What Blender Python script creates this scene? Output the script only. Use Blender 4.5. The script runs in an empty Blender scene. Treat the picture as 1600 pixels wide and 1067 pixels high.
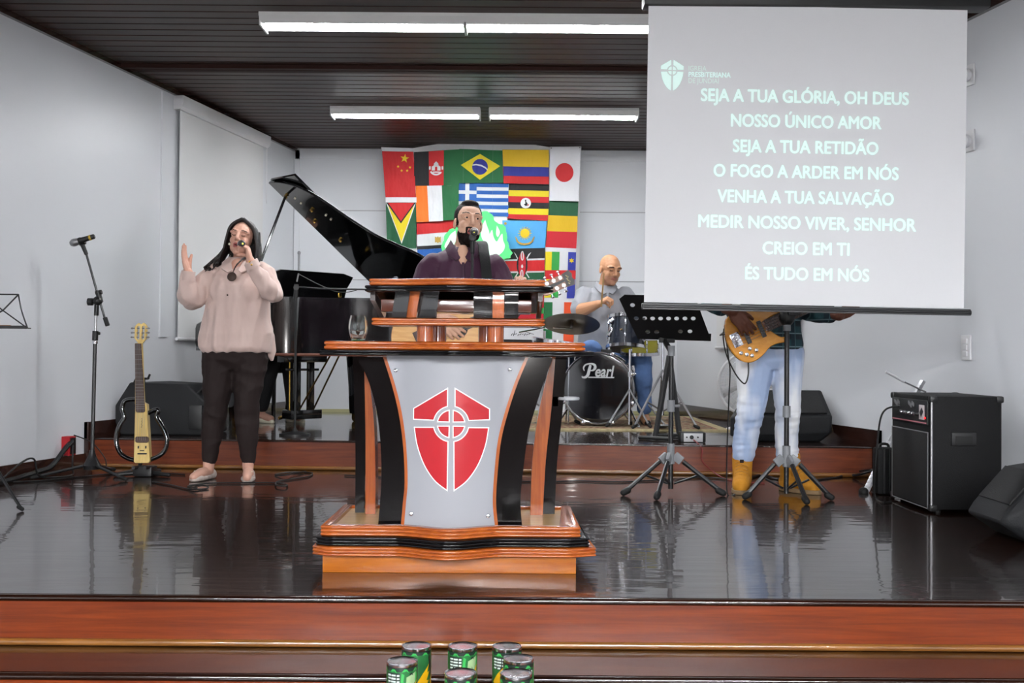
import bpy, bmesh, math, random
import numpy as np
from mathutils import Vector, Matrix, noise
random.seed(7)
S = bpy.context.scene
COL = S.collection
R = math.radians
PI = math.pi

# ------------------------------------------------------------------ camera
CAMZ = 0.79
FPX = 1700.0
cd = bpy.data.cameras.new('camera')
cam = bpy.data.objects.new('camera', cd)
COL.objects.link(cam)
cd.sensor_width = 36.0
cd.lens = FPX / 1600.0 * 36.0
cd.clip_end = 60
PITCH = math.atan((553 - 533.5) / FPX)
cam.matrix_world = Matrix.Translation((0, 0, CAMZ)) @ Matrix.Rotation(R(90) + PITCH, 4, 'X') @ Matrix.Rotation(0.007, 4, 'Z')
S.camera = cam

# ------------------------------------------------------------------ light, exposure
w = bpy.data.worlds.new('world')
S.world = w
w.use_nodes = True
w.node_tree.nodes['Background'].inputs[0].default_value = (0.9, 0.95, 1, 1)
w.node_tree.nodes['Background'].inputs[1].default_value = 0.03
S.view_settings.view_transform = 'Standard'
S.view_settings.look = 'None'
S.view_settings.gamma = 1
S.view_settings.use_curve_mapping = False
S.view_settings.exposure = 0.0
TUBE = 96.0          # emission of the fluorescent tubes
HALL_TUBE = 680.0


def lamp(name, kind, loc, power, size=0.1, color=(1, 1, 1), rot=(0, 0, 0), size_y=None):
    l = bpy.data.lights.new(name, kind)
    l.energy = power
    l.color = color
    if kind == 'AREA':
        l.size = size
        if size_y:
            l.shape = 'RECTANGLE'
            l.size_y = size_y
    else:
        l.shadow_soft_size = size
    o = bpy.data.objects.new(name, l)
    COL.objects.link(o)
    o.location = loc
    o.rotation_euler = rot
    return o


# the photographer's flash, on top of the camera
lamp('camera_flash', 'AREA', (0.0, -0.02, CAMZ + 0.10), 18.0, 0.07, (1, 0.97, 0.94), (R(90), 0, 0), 0.05)


# ------------------------------------------------------------------ helpers
def lin(c):
    return tuple(((x / 255.0) / 12.92 if x / 255.0 <= 0.04045 else ((x / 255.0 + 0.055) / 1.055) ** 2.4) for x in c)


MATS = {}


def mat(name, rgb, rough=0.5, metal=0.0, spec=0.5, coat=0.0, bump=0.0, bscale=40.0, var=0.0, vscale=8.0, stretch=(1, 1, 1),
        emit=0.0, emit_rgb=None, trans=0.0, ior=1.45, alpha=1.0, coat_rough=0.05, sheen=0.0):
    if name in MATS:
        return MATS[name]
    m = bpy.data.materials.new(name)
    m.use_nodes = True
    nt = m.node_tree
    b = nt.nodes['Principled BSDF']
    c = lin(rgb) + (1,)
    b.inputs['Base Color'].default_value = c
    b.inputs['Roughness'].default_value = rough
    b.inputs['Metallic'].default_value = metal
    b.inputs['Specular IOR Level'].default_value = spec
    b.inputs['Coat Weight'].default_value = coat
    b.inputs['Coat Roughness'].default_value = coat_rough
    b.inputs['IOR'].default_value = ior
    b.inputs['Transmission Weight'].default_value = trans
    b.inputs['Alpha'].default_value = alpha
    b.inputs['Sheen Weight'].default_value = sheen
    if emit:
        b.inputs['Emission Color'].default_value = lin(emit_rgb or rgb) + (1,)
        b.inputs['Emission Strength'].default_value = emit
    if bump or var:
        tc = nt.nodes.new('ShaderNodeTexCoord')
        mp = nt.nodes.new('ShaderNodeMapping')
        mp.inputs['Scale'].default_value = stretch
        nt.links.new(tc.outputs['Object'], mp.inputs['Vector'])
    if bump:
        n = nt.nodes.new('ShaderNodeTexNoise')
        n.inputs['Scale'].default_value = bscale
        n.inputs['Detail'].default_value = 3
        nt.links.new(mp.outputs['Vector'], n.inputs['Vector'])
        bp = nt.nodes.new('ShaderNodeBump')
        bp.inputs['Strength'].default_value = bump
        bp.inputs['Distance'].default_value = 0.01
        nt.links.new(n.outputs['Fac'], bp.inputs['Height'])
        nt.links.new(bp.outputs['Normal'], b.inputs['Normal'])
    if var:
        n2 = nt.nodes.new('ShaderNodeTexNoise')
        n2.inputs['Scale'].default_value = vscale
        n2.inputs['Detail'].default_value = 5
        nt.links.new(mp.outputs['Vector'], n2.inputs['Vector'])
        rp = nt.nodes.new('ShaderNodeValToRGB')
        rp.color_ramp.elements[0].position = 0.3
        rp.color_ramp.elements[1].position = 0.7
        rp.color_ramp.elements[0].color = tuple(x * (1 - var) for x in c[:3]) + (1,)
        rp.color_ramp.elements[1].color = tuple(min(1, x * (1 + var)) for x in c[:3]) + (1,)
        nt.links.new(n2.outputs['Fac'], rp.inputs['Fac'])
        nt.links.new(rp.outputs['Color'], b.inputs['Base Color'])
    MATS[name] = m
    return m


def wood(name, dark, light, rough=0.25, coat=0.6, grain=(1.2, 22, 22), scale=2.2, plank=None, bump=0.0, coat_rough=0.04, spec=0.5):
    """Varnished wood: grain along local X by default; plank = (length, width, axis index across)."""
    if name in MATS:
        return MATS[name]
    m = bpy.data.materials.new(name)
    m.use_nodes = True
    nt = m.node_tree
    L = nt.links.new
    b = nt.nodes['Principled BSDF']
    b.inputs['Roughness'].default_value = rough
    b.inputs['Coat Weight'].default_value = coat
    b.inputs['Coat Roughness'].default_value = coat_rough
    b.inputs['Specular IOR Level'].default_value = spec
    tc = nt.nodes.new('ShaderNodeTexCoord')
    mp = nt.nodes.new('ShaderNodeMapping')
    mp.inputs['Scale'].default_value = grain
    L(tc.outputs['Object'], mp.inputs['Vector'])
    n = nt.nodes.new('ShaderNodeTexNoise')
    n.inputs['Scale'].default_value = scale
    n.inputs['Detail'].default_value = 6
    n.inputs['Roughness'].default_value = 0.65
    n.inputs['Distortion'].default_value = 0.4
    L(mp.outputs['Vector'], n.inputs['Vector'])
    rp = nt.nodes.new('ShaderNodeValToRGB')
    rp.color_ramp.elements[0].position = 0.32
    rp.color_ramp.elements[1].position = 0.68
    rp.color_ramp.elements[0].color = lin(dark) + (1,)
    rp.color_ramp.elements[1].color = lin(light) + (1,)
    L(n.outputs['Fac'], rp.inputs['Fac'])
    out = rp.outputs['Color']
    if plank:
        br = nt.nodes.new('ShaderNodeTexBrick')
        br.inputs['Scale'].default_value = 1.0
        br.inputs['Brick Width'].default_value = plank[0]
        br.inputs['Row Height'].default_value = plank[1]
        br.inputs['Mortar Size'].default_value = 0.0025
        br.inputs['Mortar Smooth'].default_value = 0.3
        br.inputs['Color1'].default_value = (0.72, 0.72, 0.72, 1)
        br.inputs['Color2'].default_value = (1.15, 1.1, 1.05, 1)
        br.inputs['Mortar'].default_value = (0.25, 0.22, 0.2, 1)
        L(tc.outputs['Object'], br.inputs['Vector'])
        mx = nt.nodes.new('ShaderNodeMix')
        mx.data_type = 'RGBA'
        mx.blend_type = 'MULTIPLY'
        mx.inputs[0].default_value = 1.0
        L(out, mx.inputs[6])
        L(br.outputs['Color'], mx.inputs[7])
        out = mx.outputs[2]
        # each board lies a hair differently, so reflections break at the joints
        n3 = nt.nodes.new('ShaderNodeTexNoise')
        n3.inputs['Scale'].default_value = 3.0
        mp3 = nt.nodes.new('ShaderNodeMapping')
        mp3.inputs['Scale'].default_value = (1.0, 3.0, 1.0)
        L(tc.outputs['Object'], mp3.inputs['Vector'])
        L(mp3.outputs['Vector'], n3.inputs['Vector'])
        ad = nt.nodes.new('ShaderNodeMath')
        ad.operation = 'MULTIPLY_ADD'
        L(br.outputs['Fac'], ad.inputs[0])
        ad.inputs[1].default_value = -0.06
        L(n3.outputs['Fac'], ad.inputs[2])
        bp = nt.nodes.new('ShaderNodeBump')
        bp.inputs['Strength'].default_value = bump or 0.08
        bp.inputs['Distance'].default_value = 0.02
        L(ad.outputs[0], bp.inputs['Height'])
        L(bp.outputs['Normal'], b.inputs['Normal'])
        L(bp.outputs['Normal'], b.inputs['Coat Normal'])
    elif bump:
        bp = nt.nodes.new('ShaderNodeBump')
        bp.inputs['Strength'].default_value = bump
        bp.inputs['Distance'].default_value = 0.005
        L(n.outputs['Fac'], bp.inputs['Height'])
        L(bp.outputs['Normal'], b.inputs['Normal'])
        L(bp.outputs['Normal'], b.inputs['Coat Normal'])
    L(out, b.inputs['Base Color'])
    MATS[name] = m
    return m


def frame_from(d, up=(0, 0, 1)):
    """3x3 whose z axis is d."""
    z = Vector(d).normalized()
    u = Vector(up)
    if abs(z.dot(u.normalized())) > 0.98:
        u = Vector((0, 1, 0)) if abs(z.y) < 0.9 else Vector((1, 0, 0))
    x = u.cross(z).normalized()
    y = z.cross(x)
    return Matrix((x, y, z)).transposed()


class MB:
    """Collects shapes into one mesh; build() links it as ONE object."""

    def __init__(s):
        s.v = []
        s.f = []
        s.m = []
        s.mi = 0

    def raw(s, vs, fs, mi=None):
        o = len(s.v)
        s.v += [tuple(p) for p in vs]
        s.f += [tuple(i + o for i in f) for f in fs]
        s.m += [s.mi if mi is None else mi] * len(fs)
        return s

    def box(s, c, sz, rot=None, mi=None, bev=0.0):
        x, y, z = (k / 2 for k in sz)
        if bev and bev < min(x, y, z):
            bm = bmesh.new()
            bmesh.ops.create_cube(bm, size=1.0)
            for v in bm.verts:
                v.co = Vector((v.co.x * sz[0], v.co.y * sz[1], v.co.z * sz[2]))
            bmesh.ops.bevel(bm, geom=list(bm.edges), offset=bev, segments=2, affect='EDGES', profile=0.6)
            vs = [v.co.copy() for v in bm.verts]
            bm.verts.index_update()
            fs = [[v.index for v in f.verts] for f in bm.faces]
            bm.free()
        else:
            vs = [Vector((a * x, b * y, d * z)) for a in (-1, 1) for b in (-1, 1) for d in (-1, 1)]
            fs = [(0, 1, 3, 2), (4, 6, 7, 5), (0, 4, 5, 1), (2, 3, 7, 6), (0, 2, 6, 4), (1, 5, 7, 3)]
        if rot is not None:
            vs = [rot @ v for v in vs]
        c = Vector(c)
        return s.raw([v + c for v in vs], fs, mi)

    def cyl(s, p0, p1, r0, r1=None, seg=14, caps=True, mi=None):
        r1 = r0 if r1 is None else r1
        p0, p1 = Vector(p0), Vector(p1)
        M = frame_from(p1 - p0)
        vs = []
        for p, r in ((p0, r0), (p1, r1)):
            for i in range(seg):
                a = 2 * PI * i / seg
                vs.append(p + M @ Vector((r * math.cos(a), r * math.sin(a), 0)))
        fs = [(i, (i + 1) % seg, seg + (i + 1) % seg, seg + i) for i in range(seg)]
        if caps:
            fs += [tuple(range(seg))[::-1], tuple(range(seg, 2 * seg))]
        return s.raw(vs, fs, mi)

    def tube(s, pts, r, seg=8, mi=None, closed=False, caps=True):
        pts = [Vector(p) for p in pts]
        n = len(pts)
        rs = r if isinstance(r, (list, tuple)) else [r] * n
        vs, prev = [], None
        for i, p in enumerate(pts):
            if closed:
                d = pts[(i + 1) % n] - pts[i - 1]
            else:
                d = pts[min(i + 1, n - 1)] - pts[max(i - 1, 0)]
            if d.length < 1e-9:
                d = Vector((0, 0, 1))
            d.normalize()
            if prev is None:
                x = frame_from(d).col[0]
            else:
                x = prev - d * prev.dot(d)
                if x.length < 1e-6:
                    x = frame_from(d).col[0]
                x = x.normalized()
            prev = x
            y = d.cross(x)
            for k in range(seg):
                a = 2 * PI * k / seg
                vs.append(p + (x * math.cos(a) + y * math.sin(a)) * rs[i])
        fs = []
        for i in range(n if closed else n - 1):
            j = (i + 1) % n
            for k in range(seg):
                fs.append((i * seg + k, i * seg + (k + 1) % seg, j * seg + (k + 1) % seg, j * seg + k))
        if caps and not closed:
            fs += [tuple(range(seg))[::-1], tuple(range((n - 1) * seg, n * seg))]
        return s.raw(vs, fs, mi)

    def lathe(s, prof, c=(0, 0, 0), axis=(0, 0, 1), seg=24, mi=None, sx=1.0, caps=True):
        """prof: (radius, height) pairs along axis."""
        M = frame_from(axis)
        c = Vector(c)
        vs = []
        for r, h in prof:
            for k in range(seg):
                a = 2 * PI * k / seg
                vs.append(c + M @ Vector((r * math.cos(a) * sx, r * math.sin(a), h)))
        fs = []
        for i in range(len(prof) - 1):
            for k in range(seg):
                fs.append((i * seg + k, i * seg + (k + 1) % seg, (i + 1) * seg + (k + 1) % seg, (i + 1) * seg + k))
        if caps and prof[0][0] > 1e-5 and prof[0] != prof[-1]:
            fs.append(tuple(range(seg))[::-1])
        if caps and prof[-1][0] > 1e-5 and prof[0] != prof[-1]:
            fs.append(tuple(range((len(prof) - 1) * seg, len(prof) * seg)))
        return s.raw(vs, fs, mi)

    def ell(s, c, r, rot=None, seg=16, rings=10, mi=None):
        c = Vector(c)
        vs = [Vector((0, 0, -1))]
        for i in range(1, rings):
            t = -PI / 2 + PI * i / rings
            for k in range(seg):
                a = 2 * PI * k / seg
                vs.append(Vector((math.cos(t) * math.cos(a), math.cos(t) * math.sin(a), math.sin(t))))
        vs.append(Vector((0, 0, 1)))
        vs = [Vector((v.x * r[0], v.y * r[1], v.z * r[2])) for v in vs]
        if rot is not None:
            vs = [rot @ v for v in vs]
        vs = [v + c for v in vs]
        fs = [(0, 1 + (k + 1) % seg, 1 + k) for k in range(seg)]
        for i in range(rings - 2):
            for k in range(seg):
                a = 1 + i * seg
                fs.append((a + k, a + (k + 1) % seg, a + seg + (k + 1) % seg, a + seg + k))
        e = len(vs) - 1
        a = 1 + (rings - 2) * seg
        fs += [(a + k, a + (k + 1) % seg, e) for k in range(seg)]
        return s.raw(vs, fs, mi)

    def cap(s, p0, p1, r0, r1, seg=14, mi=None):
        """tapered capsule"""
        p0, p1 = Vector(p0), Vector(p1)
        d = p1 - p0
        L = d.length
        if L < 1e-6:
            return s.ell(p0, (r0,) * 3, mi=mi)
        prof = []
        for i in range(6):
            t = -PI / 2 + PI / 2 * i / 5
            prof.append((max(r0 * math.cos(t), 0), r0 * math.sin(t)))
        for i in range(6):
            t = PI / 2 * i / 5
            prof.append((max(r1 * math.cos(t), 0), L + r1 * math.sin(t)))
        prof[0] = (1e-4, -r0)
        prof[-1] = (1e-4, L + r1)
        return s.lathe(prof, p0, d, seg, mi)

    def chain(s, pr, seg=14, mi=None):
        for (a, ra), (b, rb) in zip(pr[:-1], pr[1:]):
            s.cap(a, b, ra, rb, seg, mi)
        return s

    def loft(s, rings, seg=28, mi=None, power=2.0):
        """rings: (cx, cy, z, rx, ry) ellipses (superellipse exponent = power)."""
        vs = []
        for cx, cy, z, rx, ry in rings:
            for k in range(seg):
                a = 2 * PI * k / seg
                ca, sa = math.cos(a), math.sin(a)
                e = 2.0 / power
                vs.append((cx + rx * math.copysign(abs(ca) ** e, ca), cy + ry * math.copysign(abs(sa) ** e, sa), z))
        fs = []
        for i in range(len(rings) - 1):
            for k in range(seg):
                fs.append((i * seg + k, i * seg + (k + 1) % seg, (i + 1) * seg + (k + 1) % seg, (i + 1) * seg + k))
        fs += [tuple(range(seg))[::-1], tuple(range((len(rings) - 1) * seg, len(rings) * seg))]
        return s.raw(vs, fs, mi)

    def prism(s, poly, t, M=None, mi=None, side_mi=None, flip=False):
        """poly in local XY extruded 0..t along local Z, mapped by M (4x4)."""
        a = sum(p[0] * q[1] - q[0] * p[1] for p, q in zip(poly, poly[1:] + poly[:1]))
        if a < 0:
            poly = poly[::-1]
        n = len(poly)
        vs = [Vector((p[0], p[1], 0)) for p in poly] + [Vector((p[0], p[1], t)) for p in poly]
        if M is not None:
            vs = [M @ v for v in vs]
        s.raw(vs, [tuple(range(n))[::-1], tuple(range(n, 2 * n))], mi)
        o = len(s.v) - 2 * n
        for i in range(n):
            j = (i + 1) % n
            s.f.append((o + i, o + j, o + n + j, o + n + i))
            s.m.append(s.mi if (side_mi is None and mi is None) else (mi if side_mi is None else side_mi))
        return s

    def sweep(s, path, prof, mi=None, mis=None):
        """closed profile (out, up) swept along an open path of (x, y) in plan; 'out' is to the right of travel."""
        n = len(path)
        P = [Vector((p[0], p[1])) for p in path]
        vs = []
        for i in range(n):
            d = (P[min(i + 1, n - 1)] - P[max(i - 1, 0)]).normalized()
            nn = Vector((d.y, -d.x))
            if 0 < i < n - 1:
                d0 = (P[i] - P[i - 1]).normalized()
                n0 = Vector((d0.y, -d0.x))
                k = max(0.5, nn.dot(n0))
                nn = nn / k
            for o, u in prof:
                vs.append((P[i].x + nn.x * o, P[i].y + nn.y * o, u))
        m = len(prof)
        fs = []
        for i in range(n - 1):
            for k in range(m):
                fs.append((i * m + k, (i + 1) * m + k, (i + 1) * m + (k + 1) % m, i * m + (k + 1) % m))
        fs += [tuple(range(m)), tuple(range((n - 1) * m, n * m))[::-1]]
        return s.raw(vs, fs, mi)

    def mesh(s, name, mats=None, ang=40, smooth=True):
        me = bpy.data.meshes.new(name)
        me.from_pydata(s.v, [], s.f)
        for m in (mats if isinstance(mats, (list, tuple)) else [mats] if mats else []):
            me.materials.append(m)
        me.polygons.foreach_set('material_index', np.array(s.m, dtype=np.int32))
        bm = bmesh.new()
        bm.from_mesh(me)
        bmesh.ops.recalc_face_normals(bm, faces=bm.faces)
        bm.to_mesh(me)
        bm.free()
        if smooth:
            me.polygons.foreach_set('use_smooth', np.ones(len(me.polygons), dtype=bool))
            me.set_sharp_from_angle(angle=R(ang))
        me.update()
        return me

    def build(s, name, mats, parent=None, ang=40, smooth=True, bevel=0.0, loc=None):
        o = bpy.data.objects.new(name, s.mesh(name, mats, ang, smooth))
        COL.objects.link(o)
        if parent:
            o.parent = parent
        if loc:
            o.location = loc
        if bevel:
            b = o.modifiers.new('bevel', 'BEVEL')
            b.width = bevel
            b.segments = 2
            b.limit_method = 'ANGLE'
            b.angle_limit = R(50)
            b.harden_normals = False
        return o


def tag(o, label=None, cat=None, group=None, kind=None):
    if label:
        o['label'] = label
    if cat:
        o['category'] = cat
    if group:
        o['group'] = group
    if kind:
        o['kind'] = kind
    return o


def thing(name, label, cat, loc=(0, 0, 0), rz=0, group=None):
    o = bpy.data.objects.new(name, None)
    o.empty_display_size = 0.1
    COL.objects.link(o)
    o.location = loc
    o.rotation_euler = (0, 0, rz)
    return tag(o, label, cat, group)


def dup(o, parent=None, loc=None):
    c = o.copy()
    COL.objects.link(c)
    if parent:
        c.parent = parent
    if loc is not None:
        c.location = loc
    for ch in [x for x in COL.objects if x.parent == o]:
        dup(ch, c)
    return c


def remesh(mb, name, mats, parent=None, voxel=0.006, smooth=3, factor=0.5, paint=None, wrinkle=None):
    """Overlapping solids -> one continuous surface."""
    me0 = mb.mesh(name + '_src', None, smooth=False)
    o = bpy.data.objects.new(name, me0)
    COL.objects.link(o)
    m = o.modifiers.new('r', 'REMESH')
    m.mode = 'VOXEL'
    m.voxel_size = voxel
    if smooth:
        sm = o.modifiers.new('s', 'SMOOTH')
        sm.factor = factor
        sm.iterations = smooth
    bpy.context.view_layer.update()
    dg = bpy.context.evaluated_depsgraph_get()
    me = bpy.data.meshes.new_from_object(o.evaluated_get(dg))
    o.modifiers.clear()
    o.data = me
    bpy.data.meshes.remove(me0)
    me.name = name
    n = len(me.vertices)
    if wrinkle:
        co = np.empty(n * 3, dtype=np.float32)
        me.vertices.foreach_get('co', co)
        co = co.reshape(-1, 3)
        nr = np.empty(n * 3, dtype=np.float32)
        me.vertices.foreach_get('normal', nr)
        nr = nr.reshape(-1, 3)
        co += nr * wrinkle(co)[:, None]
        me.vertices.foreach_set('co', co.ravel())
    me.materials.clear()
    ml = mats if isinstance(mats, (list, tuple)) else [mats]
    for x in ml:
        me.materials.append(x)
    k = len(me.polygons)
    idx = np.zeros(k, dtype=np.int32)
    if paint:
        c = np.empty(k * 3, dtype=np.float32)
        me.polygons.foreach_get('center', c)
        nn = np.empty(k * 3, dtype=np.float32)
        me.polygons.foreach_get('normal', nn)
        idx = paint(c.reshape(-1, 3), nn.reshape(-1, 3)).astype(np.int32)
    me.polygons.foreach_set('material_index', idx)
    me.polygons.foreach_set('use_smooth', np.ones(k, dtype=bool))
    me.update()
    if parent:
        o.parent = parent
    return o


def vnoise(co, scale, seed=0.0):
    return np.array([noise.noise(Vector((p[0] * scale[0] + seed, p[1] * scale[1], p[2] * scale[2]))) for p in co], dtype=np.float32)


def folds(amp, scale=(9, 9, 16), seed=0.0, amp2=0.0):
    def fn(co):
        a = vnoise(co, scale, seed)
        r = (.55 - np.abs(a) * 2.4) * amp
        if amp2:
            r = r + vnoise(co, tuple(k * 3 for k in scale), seed + 5) * amp2
        return r
    return fn


def text_mesh(body, name, size, M, material, parent=None, offset=0.0, shear=0.0, align='CENTER', extrude=0.0006, fit=None, spacing=1.0):
    cu = bpy.data.curves.new(name, 'FONT')
    cu.body = body
    cu.size = size
    cu.align_x = align
    cu.align_y = 'CENTER'
    cu.offset = offset
    cu.shear = shear
    cu.extrude = extrude
    cu.space_character = spacing
    cu.resolution_u = 4
    o = bpy.data.objects.new(name, cu)
    COL.objects.link(o)
    bpy.context.view_layer.update()
    dg = bpy.context.evaluated_depsgraph_get()
    me = bpy.data.meshes.new_from_object(o.evaluated_get(dg))
    bpy.data.objects.remove(o)
    bpy.data.curves.remove(cu)
    if fit:
        xs = [v.co.x for v in me.vertices]
        k = fit / (max(xs) - min(xs))
        me.transform(Matrix.Diagonal((k, 1, 1, 1)))
    me.transform(M)
    me.materials.clear()
    me.materials.append(material)
    q = bpy.data.objects.new(name, me)
    COL.objects.link(q)
    if parent:
        q.parent = parent
    return q


def join_meshes(objs, name):
    """fold several linked mesh objects into the first one (same materials)"""
    bm = bmesh.new()
    for o in objs:
        bm.from_mesh(o.data)
    me = objs[0].data
    bm.to_mesh(me)
    bm.free()
    for o in objs[1:]:
        bpy.data.objects.remove(o)
    objs[0].name = name
    return objs[0]


def vh(u):
    return 553 + 0.007 * (u - 800)


def P(u, v, Y):
    """the place at depth Y that the photograph shows at (u, v)"""
    return Vector(((u - 800) * Y / FPX, Y, CAMZ + (vh(u) - v) * Y / FPX))


def spline(pts, n=8):
    """Catmull-Rom through pts"""
    pts = [Vector(p) for p in pts]
    out = []
    for i in range(len(pts) - 1):
        p0, p1, p2, p3 = pts[max(i - 1, 0)], pts[i], pts[i + 1], pts[min(i + 2, len(pts) - 1)]
        for k in range(n):
            t = k / n
            out.append(0.5 * ((2 * p1) + (p2 - p0) * t + (2 * p0 - 5 * p1 + 4 * p2 - p3) * t * t + (3 * p1 - p0 - 3 * p2 + p3) * t ** 3))
    out.append(pts[-1])
    return out


XZ = Matrix(((1, 0, 0, 0), (0, 0, -1, 0), (0, 1, 0, 0), (0, 0, 0, 1)))   # local (x, y, z) -> (x, -z, y): upright, facing the camera

# ------------------------------------------------------------------ materials
M_wall = mat('white_wall_paint', (214, 216, 220), rough=0.38, spec=0.45, bump=0.05, bscale=7)
M_white = mat('white_paint', (220, 220, 222), rough=0.45)
M_blind = mat('white_blind_fabric', (216, 216, 216), rough=0.7)
M_floor = wood('dark_varnished_floor', (24, 11, 6), (42, 20, 11), rough=0.2, coat=0.65, grain=(1, 14, 14), plank=(2.6, 0.1, 1), coat_rough=0.03)
M_riser = wood('red_brown_board', (84, 29, 6), (118, 49, 11), rough=0.32, coat=0.12, spec=.3, grain=(0.9, 20, 20), scale=2.4, bump=0.05)
M_riser2 = wood('upper_riser_board', (86, 34, 15), (124, 58, 28), rough=0.35, coat=0.2, spec=.35, grain=(0.5, 26, 26), scale=1.8)
M_trim = wood('olive_brown_trim', (92, 58, 24), (140, 92, 42), rough=0.25, coat=0.8, grain=(1.5, 30, 30), bump=0.15)
M_base = wood('dark_baseboard', (36, 20, 16), (56, 32, 26), rough=0.25, coat=0.7)
M_ceil = wood('dark_ceiling_boards', (32, 17, 12), (60, 34, 25), rough=0.42, coat=0.0, grain=(0.8, 8, 8), scale=1.6, coat_rough=0.2, spec=.22)
M_black = mat('black_plastic', (20, 20, 21), rough=0.45)
M_blackm = mat('black_metal', (22, 22, 24), rough=0.35, metal=0.0, spec=0.6)
M_gloss = mat('black_lacquer', (7, 7, 8), rough=0.12, coat=1.0, coat_rough=0.03)
M_chrome = mat('chrome', (215, 215, 220), rough=0.14, metal=1.0)
M_steel = mat('grey_steel', (150, 150, 152), rough=0.35, metal=0.9)
M_greyp = mat('grey_plastic', (128, 130, 134), rough=0.5)
M_brass = mat('brass', (212, 170, 82), rough=0.22, metal=1.0)
M_rubber = mat('black_rubber', (14, 14, 14), rough=0.7)
M_cable = mat('cable_rubber', (12, 12, 13), rough=0.5)

# ------------------------------------------------------------------ setting
CEIL = 2.83
YB = 10.85


def wl(y):
    return -2.88 + 0.2 * (y - 7.38)


def wr(y):
    return 2.34 - 0.2 * (y - 7.38)


def pf(x):
    """front line of the upper platform"""
    return 7.25 - 0.055 * (x - 0.1)


PZ = 0.2
YF = 3.55
Y0 = -11.0


def struct(mb, name, m, **k):
    return tag(mb.build(name, m, **k), kind='structure')


def slab(poly, z0, z1, name, m):
    mb = MB()
    mb.prism([tuple(p) for p in poly], z1 - z0, Matrix.Translation((0, 0, z0)))
    return struct(mb, name, m, smooth=False)


T = 0.12
# lower stage floor
slab([(wl(YF) , YF), (wr(YF), YF), (wr(YB), YB), (wl(YB), YB)], -0.33, 0.0, 'floor_stage', M_floor)
# upper platform
xl, xr = wl(7.4), wr(7.15)
slab([(wl(pf(xl)), pf(xl)), (wr(pf(xr)), pf(xr)), (wr(YB), YB), (wl(YB), YB)], 0.0, PZ, 'floor_platform', M_floor)
# step and hall floor
slab([(wl(3.25), 3.25), (wr(3.25), 3.25), (wr(YF), YF), (wl(YF), YF)], -0.33, -0.165, 'floor_step', M_floor)
slab([(wl(Y0), Y0), (wr(Y0), Y0), (wr(YF), YF), (wl(YF), YF)], -0.45, -0.33, 'floor_hall', M_floor)


def front_board(y0, y1, x0, x1, z0, z1, t, name, m):
    mb = MB()
    mb.raw([(x0, y0, z0), (x1, y1, z0), (x1, y1 - t, z0), (x0, y0 - t, z0), (x0, y0, z1), (x1, y1, z1), (x1, y1 - t, z1), (x0, y0 - t, z1)],
           [(0, 1, 2, 3), (4, 7, 6, 5), (0, 4, 5, 1), (3, 2, 6, 7), (0, 3, 7, 4), (1, 5, 6, 2)])
    return struct(mb, name, m, smooth=False)


def bullnose(y0, y1, x0, x1, z, r, name, m):
    mb = MB()
    mb.cyl((x0, y0, z), (x1, y1, z), r, seg=12)
    return struct(mb, name, m)


x0, x1 = wl(3.5) + .01, wr(3.5) - .01
front_board(YF, YF, x0, x1, -0.165, -0.02, 0.012, 'trim_stage_riser', M_riser)
bullnose(YF - .008, YF - .008, x0, x1, -0.012, 0.0115, 'trim_stage_nosing', M_floor)
bullnose(YF - .012, YF - .012, x0, x1, -0.153, 0.012, 'trim_stage_riser_foot', M_trim)
x0, x1 = wl(3.2) + .01, wr(3.2) - .01
front_board(3.25, 3.25, x0, x1, -0.33, -0.185, 0.012, 'trim_step_riser', M_riser)
bullnose(3.242, 3.242, x0, x1, -0.177, 0.0115, 'trim_step_nosing', M_floor)
bullnose(3.238, 3.238, x0, x1, -0.318, 0.012, 'trim_step_riser_foot', M_trim)
front_board(pf(xl), pf(xr), xl + .03, xr - .03, 0.02, PZ - 0.012, 0.012, 'trim_platform_riser', M_riser2)
bullnose(pf(xl) - .006, pf(xr) - .006, xl + .03, xr - .03, PZ - 0.008, 0.008, 'trim_platform_nosing', M_floor)
bullnose(pf(xl) - .012, pf(xr) - .012, xl + .03, xr - .03, 0.014, 0.014, 'trim_platform_foot', M_trim)

# walls
slab([(wl(YB) - .0, YB), (wr(YB) + .0, YB), (wr(YB) + .3, YB + T), (wl(YB) - .3, YB + T)], -0.45, CEIL + .1, 'wall_back', M_wall)
slab([(wl(Y0), Y0), (wl(YB), YB), (wl(YB) - T, YB), (wl(Y0) - T, Y0)], -0.45, CEIL + .1, 'wall_left', M_wall)
slab([(wr(Y0), Y0), (wr(YB), YB), (wr(YB) + T, YB), (wr(Y0) + T, Y0)], -0.45, CEIL + .1, 'wall_right', M_wall)
slab([(wl(Y0) - T, Y0 - T), (wr(Y0) + T, Y0 - T), (wr(Y0) + T, Y0), (wl(Y0) - T, Y0)], -0.45, CEIL + .1, 'wall_rear', M_base)

# ceiling: tongue-and-groove boards running across the room
mb = MB()
y = Y0
bw = 0.125
prof = []
while y < YB:
    prof += [(y, CEIL + .022), (y + .006, CEIL + .022), (y + .012, CEIL), (y + bw - .006, CEIL), (y + bw, CEIL + .022)]
    y += bw
vs, fs = [], []
for (yy, zz) in prof:
    yy = min(yy, YB)
    vs += [(wl(yy), yy, zz), (wr(yy), yy, zz)]
for i in range(len(prof) - 1):
    fs.append((2 * i, 2 * i + 1, 2 * i + 3, 2 * i + 2))
mb.raw(vs, fs)
n = len(vs)
mb.raw([(wl(Y0), Y0, CEIL + .1), (wr(Y0), Y0, CEIL + .1), (wr(YB), YB, CEIL + .1), (wl(YB), YB, CEIL + .1)], [(0, 1, 2, 3)])
ob = struct(mb, 'ceiling', M_ceil, smooth=False)
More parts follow.
